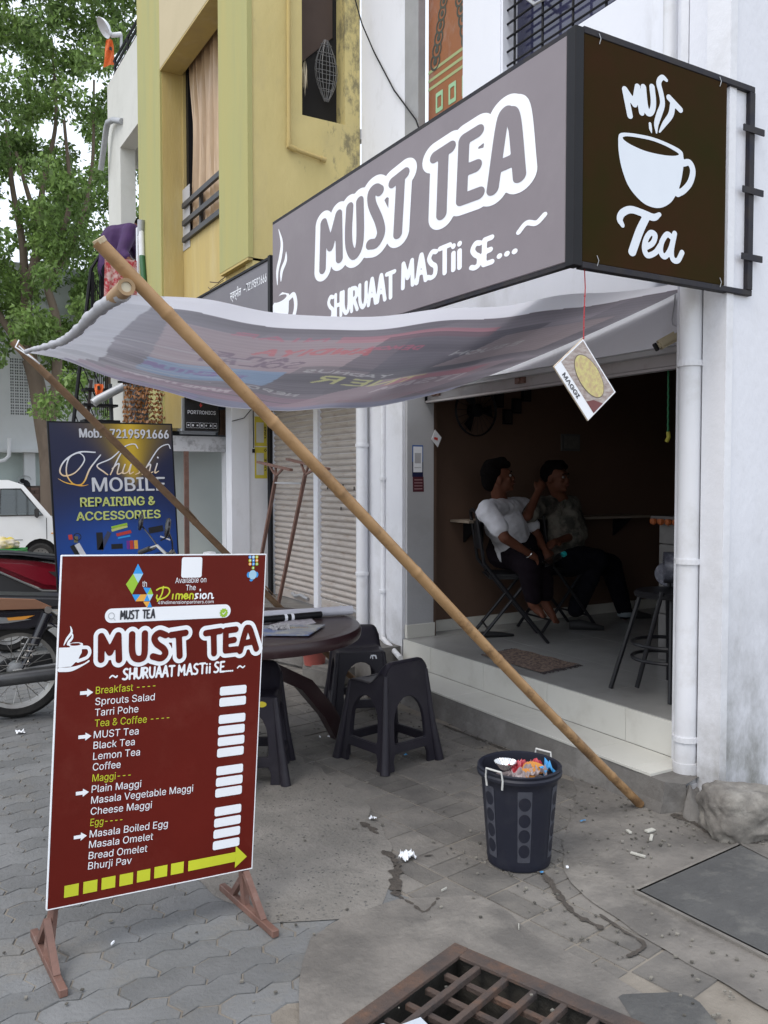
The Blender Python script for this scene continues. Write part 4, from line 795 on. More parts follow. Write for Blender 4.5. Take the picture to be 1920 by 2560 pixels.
kbd = build('printed_face', MB().grid(P), khushi_mat(), kb_, fixn=False)
ca = kbd.data.color_attributes.new('print', 'FLOAT_COLOR', 'POINT'); ca.data.foreach_set('color', np.array(colr).ravel())
build('backing', MB().prism([(-.012, -.01), (.962, -.01), (.962, 1.842), (-.012, 1.842)], KF.p(0, 0, -.03), KF.u, KF.v, KF.n, .029), blackm, kb_)
ktx = mat('silver_print', (.66, .67, .72), .4); klime = mat('pale_lime_print', (.60, .66, .20), .4); kout = mat('black_print', (.01, .01, .012), .5)
for t, a, b, cap in TR['kh_lines']:
    mm = klime if t[0] in 'RA' else ktx
    for dx, dz, off_ in ((0, 0, .003), (.0035, .001, .0034), (-.0035, -.001, .0038), (0, .0025, .0042)): text(t, 'lettering', KF, (a[0]+dx, a[1]+dz), (b[0]+dx, a[1]+dz), cap, mm, kb_, off=off_)
    text(t, 'letter_shadow', KF, (a[0]+.006, a[1]-.005), (b[0]+.006, a[1]-.005), cap, kout, kb_, off=.0015)
c = Canvas(-.02, 1.2, .98, 1.75, .005)
for st in TR['kh_script']: c.stroke(cr(st), .0048)
gold = mat('silver_to_gold_script', (.75, .42, .06), .4)
V, F_ = c.mesh(); me = bpy.data.meshes.new('script_lettering'); me.from_pydata([KF.p(a, b, .003) for a, b in V], [], F_)
me.color_attributes.new('print', 'FLOAT_COLOR', 'POINT')
cc = []
for a, b in V:
    t = min(1, max(0, (b-1.36)/.16)); s_ = np.array([.70, .72, .78])*t+(1-t)*np.array([.80, .45, .04]); t2 = min(1, max(0, (1.37-b)/.08)); s_ = s_*(1-t2)+t2*np.array([.68, .28, .08]); cc.append((*s_, 1))
me.color_attributes['print'].data.foreach_set('color', np.array(cc).ravel()); link('script_lettering', me, bpy.data.materials['navy_gold_print'], kb_)
def rot_rect(cu, cv, w, h, a): 
    ca_, sa_ = math.cos(a), math.sin(a); return [(cu+x*ca_-y*sa_, cv+x*sa_+y*ca_) for x, y in ((-w/2, -h/2), (w/2, -h/2), (w/2, h/2), (-w/2, h/2))]
it = TR['kh_items']; red_p = mat('red_print', (.55, .05, .04), .4)
pix = [(it[0][0], it[0][1], .03, .04, .1, red_p), (it[0][0]+.04, it[0][1]-.02, .03, .05, -.1, mat('olive_print', (.15, .14, .08), .5)), (it[2][0]-.01, it[2][1], .05, .14, 0, kout), (it[2][0]+.03, it[2][1], .035, .16, -.5, mat('slate_blue_print', (.05, .06, .12), .5)),
       (it[3][0], it[3][1]+.02, .13, .02, .2, pgr), (it[3][0], it[3][1], .13, .02, .25, klime), (it[4][0], it[4][1], .12, .025, .2, red_p), (it[4][0], it[4][1]-.03, .10, .014, .15, pbl), (it[5][0], it[5][1], .12, .05, .15, kout),
       (it[6][0]-.02, it[6][1], .035, .1, .45, kout), (it[6][0]+.02, it[6][1], .045, .12, .45, ktx), (it[7][0], it[7][1], .09, .04, 0, kout), (it[8][0], it[8][1], .03, .07, 0, red_p), (it[8][0]+.035, it[8][1], .03, .07, 0, por), (it[8][0]-.03, it[8][1], .02, .07, 0, mat('purple_print', (.2, .03, .3), .5)), (it[9][0]-.02, it[9][1], .09, .012, -.4, ktx), (it[9][0]-.02, it[9][1], .09, .012, .4, kout)]
for a, b, w_, h_, an, m_ in pix: flat('printed_gadget', [rot_rect(a, b, w_, h_, an)], KF, m_, kb_, .0015)
put('printed_cable', Canvas(0, .5, .95, 1., .005).ell(.80, .72, .075, .06).ell(.80, .72, .068, .053, -1).ell(.16, it[1][1], .03, .03).ell(.16, it[1][1], .024, .024, -1), KF, kout, kb_, .0015)
from mathutils import noise as mnoise
# ---------------------------------------------------------------- bamboo and awning
def cane(name, label, a, b, r0, r1, m, nodes, group=None, bend=0.):
    t = thing(name, label, 'bamboo pole', a, group); a = Vector(a); b = Vector(b); L = (b-a).length; pts = []; rs = []
    n = 60; nod = [(k+.5+random.uniform(-.15, .15))/nodes for k in range(nodes)]
    for i in range(n+1):
        s_ = i/n; p = a.lerp(b, s_)+Vector((math.sin(s_*7+L)*.006, math.cos(s_*5)*.006, -math.sin(s_*math.pi)*bend)); pts.append(p)
        d = min(abs(s_-q) for q in nod); rs.append((r0+(r1-r0)*s_)*(1+.14*math.exp(-(d*L/.012)**2)-.03*math.exp(-(d*L/.05)**2)))
    # denser rings at nodes
    P2, R2 = [], []
    for q in sorted(set(list(np.linspace(0, 1, 40))+[x+dx/L for x in nod for dx in (-.03, -.012, -.005, 0, .005, .012, .03)])):
        if q < 0 or q > 1: continue
        P2.append(a.lerp(b, q)+Vector((math.sin(q*7+L)*.007, math.cos(q*5)*.007, -math.sin(q*math.pi)*bend)))
        d = min(abs(q-x) for x in nod); R2.append((r0+(r1-r0)*q)*(1+.13*math.exp(-(d*L/.010)**2)-.04*math.exp(-(d*L/.035)**2)))
    build('cane', MB().tube(P2, R2, 14), m, t, smooth=True)
    return t
c1 = cane('bamboo_pole', 'long golden bamboo pole slanting from the awning down to the kerb by the bin', (2.965, 2.72, .012), (.588, 2.69, 2.215), .0200, .0220, bamboo, 7, bend=.012)
build('split_end', MB().tube([(.592, 2.69, 2.21), (.583, 2.688, 2.222)], .021, 10), mat('cut_cane_end', (.55, .45, .3), .8), c1)
c2 = cane('bamboo_pole', 'thin dark bamboo pole propping the far corner of the awning behind the table', (2.86, 5.03, .02), (.635, 5.0, 2.235), .019, .021, bamboo_d, 8, bend=.01)
for k in (.32, .34, .55): build('torn_fibre', MB().bar(Vector((2.86, 5.03, .02)).lerp(Vector((.635, 5.0, 2.235)), k)+Vector((.0, -.02, .02)), Vector((2.86, 5.03, .02)).lerp(Vector((.635, 5.0, 2.235)), k+.03)+Vector((.0, -.022, .028)), .008, .004), bamboo_d, c2)
rl = thing('bamboo_roller', 'thick bamboo crosspiece with a pale cut end carrying the rolled awning edge', 'bamboo pole', (.66, 2.66, 2.085))
build('cane', MB().tube([(.655, 2.645, 2.078), (.66, 2.75, 2.079), (.662, 2.84, 2.08)], [.0265, .026, .024], 18, cap=False), bamboo, rl, smooth=True)
build('cut_ring', MB().lathe([(.0265, 0), (.0265, -.003), (.016, -.002), (.016, .01)], 20, (.655, 2.645, 2.078), 'Y'), mat('cane_ring', (.36, .24, .13), .7), rl)
build('pale_core', MB().lathe([(.016, .004), (0, .004)], 20, (.655, 2.645, 2.078), 'Y'), mat('pale_cane_core', (.66, .60, .46), .8), rl)
lash = thing('white_lashing', 'white plastic twine tying the far bamboo pole to the awning corner', 'twine', (.7, 4.9, 2.2))
build('loop', MB().tube([(.66, 4.97, 2.24), (.64, 4.96, 2.20), (.70, 4.95, 2.16), (.76, 4.96, 2.12), (.70, 4.97, 2.17), (.66, 4.98, 2.21)], .004, 6), pw, lash)
near = np.array([(.66, 2.045), (.90, 2.075), (1.2, 2.072), (1.69, 2.115), (2.26, 2.21), (2.75, 2.315), (3.38, 2.44)])
far = np.array([(.70, 2.165), (1.05, 2.07), (1.45, 1.985), (1.96, 1.925), (2.45, 1.93), (2.9, 1.99), (3.385, 2.10)])
NI, NJ = 320, 260
edge_z = lambda y: np.interp(y, [2.6, 2.65, 3.0, 3.22, 3.48, 3.75, 4.07, 4.35, 4.63, 4.9], [2.068, 2.069, 2.083, 2.078, 2.064, 2.068, 2.093, 2.118, 2.147, 2.165])
ssx = np.linspace(0, 1, NI)**1.0; tt = np.linspace(0, 1, NJ)
def spl(T, x): # smooth interpolation
    q = cr(T, 10); return np.interp(x, q[:, 0], q[:, 1])
Pw = np.zeros((NI, NJ, 3)); U2 = np.zeros((NI, NJ)); V2 = np.zeros((NI, NJ))
for i, s_ in enumerate(ssx):
    xn = .66+(3.385-.66)*s_; xf = .70+(3.385-.70)*s_; zn = spl(near, xn); zf = spl(far, xf)
    for_t = tt; x = xn+(xf-xn)*tt; y = 2.74+(4.90-2.74)*tt+.0*tt
    y = y-.10*np.sin(math.pi*min(1, s_*1.0))*(tt*.0)
    z = zn+(zf-zn)*tt-.045*np.sin(math.pi*tt)*(1-.4*s_)
    w = math.exp(-s_/.2)    # gathered folds near the roller
    fold = sum(am*np.sin(tt*fq+ph+3.2*np.sin(s_*5+ph)+tt*tt*fq*.3) for am, fq, ph in ((.5, 31, .3), (.35, 57, 1.7), (.3, 83, 4.1), (.2, 131, 2.2), (.12, 199, 5)))
    z = z+(edge_z(y)-z)*math.exp(-(s_/.09)**2)+w*.016*fold*min(1, s_*30)*(.25+.75*np.exp(-((tt-.75)/.4)**2))
    z += .012*np.sin(s_*14+tt*5)*np.sin(math.pi*s_)+.005*np.sin(s_*31-tt*13)*np.sin(math.pi*s_)+.010*np.exp(-((tt)/.08)**2)*np.sin(s_*20)
    Pw[i, :, 0] = x; Pw[i, :, 1] = y; Pw[i, :, 2] = z; U2[i] = s_*2.75; V2[i] = tt*2.15
# roll the edge over the bamboo
col_ = np.zeros((NI, NJ, 3)); col_[:] = (.215, .198, .225)
def paint(mask, c, a=1.): col_[mask] = col_[mask]*(1-a)+np.array(c)*a
def cv(): 
    c = Canvas(0, 0, 1, 1, 1); c.ax = 1; c.U = U2; c.V = V2; c.u = U2[:, 0]; c.v = V2[0]; c.d = np.full(U2.shape, 9.); return c
n1 = np.sin(U2*2.1+V2*3.3)+np.sin(U2*5.3-V2*2.1+1)
r_ = np.random.default_rng(12); sm = np.zeros(U2.shape)
for k in range(26):
    f = 2**r_.uniform(.5, 4.2); a = r_.uniform(-.35, .35)+1.57*(r_.random() < .15); sm += np.sin(V2*f*3*math.cos(a)+U2*f*math.sin(a)*1.3+r_.uniform(0, 6.28))/f**.35
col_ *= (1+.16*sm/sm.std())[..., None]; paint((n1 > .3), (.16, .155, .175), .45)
def quadm(u0, v0, u1, v1, sk=0.): return (U2 > u0+sk*(V2-v0)) & (U2 < u1+sk*(V2-v0)) & (V2 > v0) & (V2 < v1)
paint(quadm(.25, .35, 1.35, 1.05, .15), (.36, .29, .31), .8)                      # pale pink panel
paint(quadm(.62, .55, 1.30, .62, .15), (.52, .28, .30), .0)
paint(quadm(.95, .30, 1.75, .42, .2), (.44, .20, .24), .65)
paint(quadm(.35, 1.02, 1.02, 1.42, .1), (.21, .30, .43), .8)                    # blue panel
paint(quadm(1.2, .35, 2.1, .95, .1), (.13, .125, .15), .7)
paint(quadm(1.05, .9, 2.2, 1.5, .0), (.13, .13, .15), .6)
paint(quadm(.30, 1.62, 1.5, 1.78, .1), (.33, .22, .27), .5); paint(quadm(.1, 1.8, 1.6, 1.95, 0), (.38, .25, .32), .5)
paint(quadm(1.62, 1.1, 2.5, 2.02, -.35), (.37, .29, .32), .6); paint(quadm(1.75, 1.15, 2.35, 1.3, -.35), (.44, .20, .24), .65); paint(quadm(1.9, .45, 2.62, .95, -.2), (.36, .30, .31), .6)
paint(quadm(.8, 1.95, 2.75, 2.15, 0), (.25, .27, .38), .6); paint(quadm(0, 2.0, .9, 2.15, 0), (.30, .26, .40), .5)
def words(ws, c_, r=.012):
    c = cv()
    for w_, a, b, h in ws:
        for st in brush(w_[::-1], a, b, h):
            q = np.array(st)[:, :2].copy(); m_ = (a[0]+b[0])/2; c.stroke(q, r)
    paint(c.d < 0, c_, .62)
words([('AYIDWA', (1.25, .66), (.70, .62), -.11)], (.50, .12, .14), .014)
words([('TALOS', (1.02, .92), (.5, .86), -.13), ('DELTA', (.9, .76), (.45, .72), -.07)], (.13, .09, .14), .012)
words([('HOMED', (1.5, .60), (1.2, .55), -.05), ('RAIN', (.9, .38), (.5, .36), -.05)], (.45, .14, .2), .008)
words([('AUTHENTIC', (.95, 1.30), (.38, 1.2), -.10)], (.20, .10, .26), .013)
words([('RENT', (1.9, 1.28), (1.25, 1.22), -.13)], (.55, .55, .25), .014)
words([('SUNDAY', (1.6, 1.05), (1.1, 1.02), -.05), ('OPEN', (1.3, 1.55), (1.0, 1.5), -.05), ('HOUSE', (2.2, .75), (1.75, .7), -.07)], (.45, .45, .46), .008)
words([('MASTI', (2.3, 1.45), (1.75, 1.5), -.14)], (.52, .47, .50), .016)
words([('MAINTENANCE', (1.1, 1.75), (.4, 1.72), -.07)], (.55, .50, .53), .010)
words([('WATER', (2.35, 1.85), (1.7, 1.88), -.10)], (.30, .2, .24), .012)
st_ = np.sin(V2*90+np.sin(U2*4)*2)+np.sin(V2*41+U2*3); paint((st_ > 1.3) & (U2 < .8) & (V2 > .7), (.42, .41, .43), .4)
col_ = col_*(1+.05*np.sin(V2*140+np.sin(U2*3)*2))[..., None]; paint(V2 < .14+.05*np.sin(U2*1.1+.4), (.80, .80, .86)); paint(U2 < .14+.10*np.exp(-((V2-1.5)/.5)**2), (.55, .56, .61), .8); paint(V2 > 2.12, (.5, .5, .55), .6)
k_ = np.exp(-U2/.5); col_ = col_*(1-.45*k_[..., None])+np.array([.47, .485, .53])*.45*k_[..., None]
idx = np.arange(NI*NJ).reshape(NI, NJ); q = np.stack([idx[:-1, :-1], idx[1:, :-1], idx[1:, 1:], idx[:-1, 1:]], -1).reshape(-1, 4)
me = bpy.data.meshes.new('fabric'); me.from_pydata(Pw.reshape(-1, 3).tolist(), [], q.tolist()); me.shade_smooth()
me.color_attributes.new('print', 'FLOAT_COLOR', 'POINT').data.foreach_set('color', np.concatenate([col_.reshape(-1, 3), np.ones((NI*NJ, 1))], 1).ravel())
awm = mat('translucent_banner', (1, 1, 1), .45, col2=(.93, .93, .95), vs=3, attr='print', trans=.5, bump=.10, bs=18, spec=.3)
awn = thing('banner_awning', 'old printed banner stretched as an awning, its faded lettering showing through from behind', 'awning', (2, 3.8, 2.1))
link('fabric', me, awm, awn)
mb = MB(); P = []
for j in range(0, 60):
    t = j/59; y_ = 2.71+2.13*t; P.append((.662+.012*t, y_, float(edge_z(y_))))
build('rolled_edge', MB().tube(P, [max(.010, .0235-.0145*(j/59))+.0022*math.sin(j*2.3)+.0016*math.sin(j*.9+1)+.0015*math.sin(j*5.1) for j in range(60)], 14), mat('rolled_banner_cloth', (.52, .53, .57), .5, col2=(.42, .42, .46), vs=14, trans=.15), awn, smooth=True)
# ---------------------------------------------------------------- hanging card, string, camera, wire
cardf = Frame((2.221, 2.500, 1.925), Vector((2.402, 2.500, 1.724))-Vector((2.221, 2.500, 1.925)), Vector((2.371, 2.500, 2.046))-Vector((2.221, 2.500, 1.925)))
card = thing('hanging_menu_card', 'worn picture card of noodles hanging crooked from a red string', 'card', (2.371, 2.500, 2.046))
build('card', MB().prism([(0, 0), (1, 0), (1, 1), (0, 1)], cardf.p(0, 0, -.006), cardf.u, cardf.v, cardf.n, .006), mat('card_edge', (.42, .30, .17), .7, col2=(.6, .55, .48), vs=30), card, bevel=.002)
def cardpt(a, b): return (a, b)
flat('white_face', [[(.01, .012), (.99, .012), (.99, .988), (.01, .988)]], cardf, pw, card, .0012)
flat('photo_print', [[(.03, .22), (.97, .22), (.97, .96), (.03, .96)]], cardf, mat('wooden_table_print', (.50, .45, .42), .5, col2=(.27, .20, .18), vs=28, scale3=(1, 1, 3), contrast=.4), card, .0016)
flat('dark_red_print', [[(.75, .22), (.97, .22), (.97, .55), (.82, .4)]], cardf, mat('dark_red_print', (.18, .05, .05), .5), card, .002)
put('plate_print', Canvas(0, .2, 1, 1, .02).ell(.50, .62, .375, .28), cardf, mat('plate_rim_print', (.20, .16, .12), .5), card, .0024)
put('noodles_print', Canvas(0, .2, 1, 1, .02).ell(.50, .62, .36, .265), cardf, mat('noodle_print', (.62, .57, .22), .5, col2=(.50, .36, .20), vs=60, contrast=.35), card, .003)
cl = (cardf.u.length, cardf.v.length)
text('MAGGI', 'lettering', cardf, (.18, .07), (.62, .07), .09, pgry, card, off=.0024, bold=.02)
stg = MB().tube([(2.375, 2.500, 2.332), (2.381, 2.500, 2.240), (2.376, 2.500, 2.131), (2.375, 2.500, 2.039)], .0022, 6)
for k in range(5): stg.lathe([(0, -.006), (.0045, 0), (0, .006)], 6, Vector((2.379, 2.500, 2.209)).lerp(Vector((2.375, 2.500, 2.046)), k/4))
build('string', stg, mat('red_thread', (.45, .04, .05), .8), card)
cc_ = thing('security_camera', 'small cream bullet camera under the lintel at the shop doorway', 'camera', (3.300, 2.909, 2.161))
a = Vector((3.300, 2.963, 2.147)); b = Vector((3.380, 2.910, 2.200)); d = (b-a).normalized()
build('housing', MB().bar(a, b, .062, .05), mat('cream_plastic', (.52, .45, .30), .5), cc_, bevel=.012, seg=2)
build('lens_front', MB().bar(a-d*.002, a-d*.012, .05, .042), blackm, cc_, bevel=.004)
build('mount', MB().bar(b, b+Vector((.06, .0, -.02)), .03), blackm, cc_)
wr = thing('white_wall_wire', 'thin wire hanging down the lintel above the little camera', 'wire', (3.390, 2.929, 2.395))
build('wire', MB().tube([(3.390, 2.930, 2.463), (3.390, 2.939, 2.358), (3.390, 2.952, 2.282), (3.385, 2.942, 2.256), (3.380, 2.918, 2.246)], .003, 6), alu, wr)
ow = thing('overhead_wire', 'thin dark wire looping down across the upper wall', 'wire', (3, 5, 5))
build('wire', MB().tube([(3.245, 6.000, 5.312), (3.306, 5.950, 5.032), (3.385, 5.900, 4.817), (3.380, 5.591, 4.406), (3.380, 5.284, 4.077), (3.390, 5.268, 4.022)], .006, 6), blackm, ow, smooth=True)
# stickers
QF = Frame((0, 5.27, 0), (1, 0, 0), (0, 0, 1))
s1 = thing('payment_sticker', 'blue bordered payment label with its code left blank on the entrance wall', 'sticker', (3.39, 5.27, 1.62))
flat('blue_border', [[(3.342, 1.515), (3.436, 1.515), (3.436, 1.742), (3.342, 1.742)]], QF, mat('royal_blue_print', (.03, .12, .42), .4), s1, .001)
flat('navy_border', [[(3.342, 1.512), (3.436, 1.512), (3.436, 1.62), (3.342, 1.62)]], QF, mat('navy_print', (.015, .02, .07), .4), s1, .0016)
flat('white_field', [[(3.35, 1.545), (3.428, 1.545), (3.428, 1.732), (3.35, 1.732)]], QF, pw, s1, .0022)
flat('blank_code', [[(3.362, 1.61), (3.416, 1.61), (3.416, 1.685), (3.362, 1.685)]], QF, mat('pale_grey_print', (.5, .5, .52), .5), s1, .0028)
text('accepted here', 'small_print', QF, (3.36, 1.575), (3.418, 1.575), .008, kout, s1, off=.003, bold=.01)
s3 = thing('maroon_sticker', 'small maroon sticker below the blue payment label', 'sticker', (3.39, 5.27, 1.46))
flat('face', [[(3.348, 1.402), (3.444, 1.402), (3.440, 1.512), (3.346, 1.512)]], QF, mat('maroon_print', (.10, .02, .03), .4), s3, .001)
for k in range(4): flat('print_line', [[(3.36, 1.42+k*.022), (3.43, 1.42+k*.022), (3.43, 1.427+k*.022), (3.36, 1.427+k*.022)]], QF, mat('pink_print', (.4, .25, .26), .5) if k == 0 else _M['pink_print'], s3, .0016)
# ---------------------------------------------------------------- dustbin
bx, by = 2.138, 2.585; HB = .385; RB, RT = .122, .152
binm = mat('navy_black_plastic', (.011, .012, .022), .5, col2=(.015, .017, .027), vs=6, stain=(.035, .036, .042), sa=.5, ss=5, spec=.3)
bint = mat('scuffed_grey_plastic', (.055, .058, .075), .7, col2=(.035, .037, .05), vs=20)
bn = thing('dustbin', 'round navy black plastic dustbin full of wrappers with white wire handles', 'bin', (bx, by, 0))
prof = [(0, .008), (RB-.01, .0), (RB, .006), (RB+.004, .03)]+[(RB+(RT-RB)*k/10, HB*k/10) for k in range(1, 10)]+[(RT, HB-.035), (RT+.012, HB-.033), (RT+.014, HB-.022), (RT+.008, HB-.015), (RT+.012, HB-.004), (RT+.006, HB), (RT-.004, HB-.004), (RT-.010, HB-.05), (RB-.006, .02), (0, .015)]
build('body', MB().lathe(prof, 48, (bx, by, 0)), binm, bn, smooth=True)
def on_bin(a, z, off): r = RB+(RT-RB)*z/HB+off; return Vector((bx+r*math.cos(a), by+r*math.sin(a), z))
for k in range(6):
    a0 = R(-121+k*60); dw = .052/.137/2
    c = Canvas(-.03, .03, .03, .33, .003).rrect(-.026, .045, .026, .325, .004)
    for z in (.09, .15, .21, .275): c.ell(0, z, .022, .026, -1)
    V, F_ = c.mesh(); me = bpy.data.meshes.new('textured_strip'); me.from_pydata([on_bin(a0+u_/.137, v_, .0012) for u_, v_ in V], [], F_); link('textured_strip', me, bint, bn)
whm = mat('white_coated_wire', (.6, .6, .58), .4)
for a in (R(-165), R(15)):
    ca_ = [on_bin(a+da, HB+dz-.02, .016) for da, dz in ((-.22, -.035), (-.24, .0), (-.21, .033), (.21, .033), (.24, .0), (.22, -.035))]
    build('handle', MB().tube(ca_, .004, 7), whm, bn, smooth=True)
def crumple(name, label, c, size, m, seed, parent=None, cat='litter', group=None, flatz=.5):
    r = random.Random(seed); n, k = (18, 12) if max(size) > .06 else (6, 4); P = []; sd_ = seed*7.3
    for i in range(n+1):
        row = []
        for j in range(k+1):
            u_, v_ = i/n-.5, j/k-.5; q = Vector((u_*3.2+sd_, v_*2.4, sd_*.3)); d = mnoise.noise_vector(q*1.3)*.22+mnoise.noise_vector(q*3.1)*.10; rr = abs(mnoise.noise(q*2.2))+.5*abs(mnoise.noise(q*5))
            row.append(Vector(c)+Vector((size[0]*(u_+d.x*.6), size[1]*(v_+d.y*.6), size[2]*(1.3*rr-.25-.9*(u_*u_+v_*v_)+.5*d.z))))
        P.append(row)
    mb = MB().grid(P)
    o = build(name, mb, m, parent, fixn=False)
    if parent is None: tag(o, label, cat, group)
    return o
foil = mat('silver_foil', (.7, .7, .7), .25, metal=.9); redp = mat('red_wrapper', (.5, .03, .04), .3, col2=(.45, .05, .07), stain=(.65, .6, .6), sa=.6, ss=30); clearp = mat('crinkled_clear_wrap', (.5, .42, .42), .2, trans=.3)
orng = mat('orange_wrapper', (.55, .22, .03), .35); bluep = mat('light_blue_wrapper', (.05, .30, .62), .3)
fb = MB(); ff = []
for k in range(48):
    a = 2*math.pi*k/48; ff.append([Vector((bx-.045+.02*math.cos(a), by+.03+.02*math.sin(a), .362)), Vector((bx-.045+(.042+.004*(k % 2))*math.cos(a), by+.03+(.042+.004*(k % 2))*math.sin(a), .392))])
ff.append(ff[0]); fb.grid(ff); fb.lathe([(0, .333), (.02, .335)], 16, (bx-.045, by+.03, .027))
tag(build('foil_bowl', fb, foil, fixn=False), 'pleated silver foil bowl on top of the rubbish in the bin', 'rubbish')
crumple('snack_wrapper', 'long red and clear snack wrapper lying across the full bin', (bx+.03, by+.005, .368), (.155, .055, .035), redp, 3, cat='rubbish')
crumple('clear_wrapper', 'crinkled clear plastic wrapper under the red one in the bin', (bx+.0, by-.045, .365), (.15, .08, .04), clearp, 5, cat='rubbish')
fo = MB(); ff = []
for k in range(33):
    a = math.pi*k/32*1.15; ff.append([Vector((bx+.03+.015*math.cos(a), by-.075+.01*math.sin(a), .358)), Vector((bx+.03+(.058+.003*(k % 2))*math.cos(a), by-.07+(.05+.003*(k % 2))*math.sin(a), .362+.03*math.sin(a)))])
tag(build('paper_plate', fo.grid(ff), orng, fixn=False), 'fluted orange paper plate at the front of the bin', 'rubbish')
crumple('blue_packet', 'light blue and white packet at the right rim of the bin', (bx+.09, by-.055, .365), (.06, .05, .06), bluep, 8, cat='rubbish')
tag(build('rubbish_bed', MB().lathe([(0, .325), (.13, .31)], 20, (bx, by, 0)), mat('mixed_rubbish', (.12, .09, .09), .6, col2=(.35, .3, .3), vs=40), fixn=False), 'mixed crumpled rubbish filling the bin below the wrappers', 'rubbish', kind='stuff')
# ---------------------------------------------------------------- plastic stools
stm = mat('blackish_violet_plastic', (.022, .019, .028), .42, col2=(.018, .016, .023), vs=5, stain=(.045, .042, .05), sa=.45, ss=7, spec=.35, bump=.04, bs=120)
def stool_proto():
    t = thing('plastic_stool', '', 'stool', (0, 0, 0), 'plastic stools round the table')
    zs = .435; B, T_ = .190, .148; lip = .018
    # seat surface with raised back
    n = 22; P = []
    def half(z): return B+(T_-B)*min(1, z/zs)
    def h(v): x = min(1, max(0, (v+.0)/.86)); return .118*(x*x*(3-2*x))
    for i in range(n+1):
        row = []
        for j in range(n+1):
            u_ = -1+2*i/n; v_ = -1+2*j/n; w = T_
            e = max(abs(u_), abs(v_)); rnd = -.010*max(0, (e-.85)/.15)**2
            cor = -.045*max(0, abs(u_)-.55)/.45*max(0, v_-.2) if v_ > .2 else 0
            x = u_*w; y_ = v_*w; z = zs+h(v_)*(1-.42*max(0, (abs(u_)-.5)/.5)**4)+rnd-.012*(1-u_*u_)*(1-max(0, v_))*(1 if v_ < .5 else 0)
            row.append((x*(1-.02*max(0, e-.9)/.1*0), y_, z))
        P.append(row)
    mb = MB().grid(P); build('seat', mb, stm, t, smooth=True)
    tops = {}
    for k in range(4):
        ang = [math.pi, -math.pi/2, 0, math.pi/2][k]   # outward normals: -x, -y, +x, +y
        nx, ny = math.cos(ang), math.sin(ang); ux, uy = -ny, nx
        bm = bmesh.new()
        def top_h(uu):
            # height of the seat edge above this side
            i = uu/T_
            def zz(u_, v_):
                u_ = max(-1, min(1, u_)); v_ = max(-1, min(1, v_)); return zs+h(v_)*(1-.42*max(0, (abs(u_)-.5)/.5)**4)-.010
            return zz(nx*1+ux*i, ny*1+uy*i)
        def P3(s_, z):   # s_ in -1..1 across, z height
            hw = half(z); return (nx*hw+ux*s_*hw, ny*hw+uy*s_*hw, z)
        outer = []
        m_ = 12
        for q in range(m_+1): s_ = -1+2*q/m_; outer.append((s_, top_h(s_*T_)))
        outer += [(1, .30), (1, .12), (1.0, .03), (1.08, .0), (.62, .0), (.66, .05), (.60, .085)]
        outer += [(-.60, .085), (-.66, .05), (-.62, .0), (-1.08, .0), (-1.0, .03), (-1, .12), (-1, .30)]
        hole_ = [(.60, .135), (.62, .16)]+[(.62*math.cos(a)*1.0, .24+.125*math.sin(a)) for a in np.linspace(0, math.pi, 11)]+[(-.62, .16), (-.60, .135)]
        for lp in (outer, hole_):
            vs = [bm.verts.new(P3(*p)) for p in lp]
            for a, b in zip(vs, vs[1:]+vs[:1]): bm.edges.new((a, b))
        bmesh.ops.triangle_fill(bm, use_beauty=True, edges=bm.edges[:])
        bm.normal_update()
        for f in bm.faces:
            if f.normal.x*nx+f.normal.y*ny < 0: f.normal_flip()
        r_ = bmesh.ops.extrude_face_region(bm, geom=bm.faces[:])
        for v in [g for g in r_['geom'] if isinstance(g, bmesh.types.BMVert)]: v.co -= Vector((nx, ny, 0))*.022
        bmesh.ops.recalc_face_normals(bm, faces=bm.faces)
        es = [e for e in bm.edges if len(e.link_faces) == 2 and e.calc_face_angle(0) > .8]
        bmesh.ops.bevel(bm, geom=es, offset=.004, segments=2, affect='EDGES', clamp_overlap=True)
        me = bpy.data.meshes.new('side_panel'); bm.to_mesh(me); bm.free(); me.shade_smooth(); me.set_sharp_from_angle(angle=R(50)); link('side_panel', me, stm, t)
    for sx, sy in ((1, 1), (1, -1), (-1, 1), (-1, -1)):
        zt = zs+.05 if sy > 0 else zs-.012
        pts = [(sx*(B+.005), sy*(B+.005), .0), (sx*(half(.2)-.004), sy*(half(.2)-.004), .2), (sx*(T_-.008), sy*(T_-.008), zt)]
        build('leg', MB().tube(pts, [.026, .020, .014], 12), stm, t, smooth=True)
    return t
st0 = stool_proto()
ST = [((2.325, 3.905), R(191), 'black plastic stool showing its rounded back, nearest the bin'), ((2.60, 4.74), R(-22), 'black plastic stool behind the others, with a white mark on its front'), ((1.60, 4.06), R(-28), 'black plastic stool with a yellow oval sticker beside the menu board')]
for i, (p, rz, lb) in enumerate(ST):
    if i: o = dup(st0, (p[0], p[1], 0), rz, lb)
for i, (p, rz, lb) in enumerate(ST[:1]):
    st0.location = (p[0], p[1], 0); st0.rotation_euler = (0, 0, rz); st0['label'] = lb
bpy.context.view_layer.update()
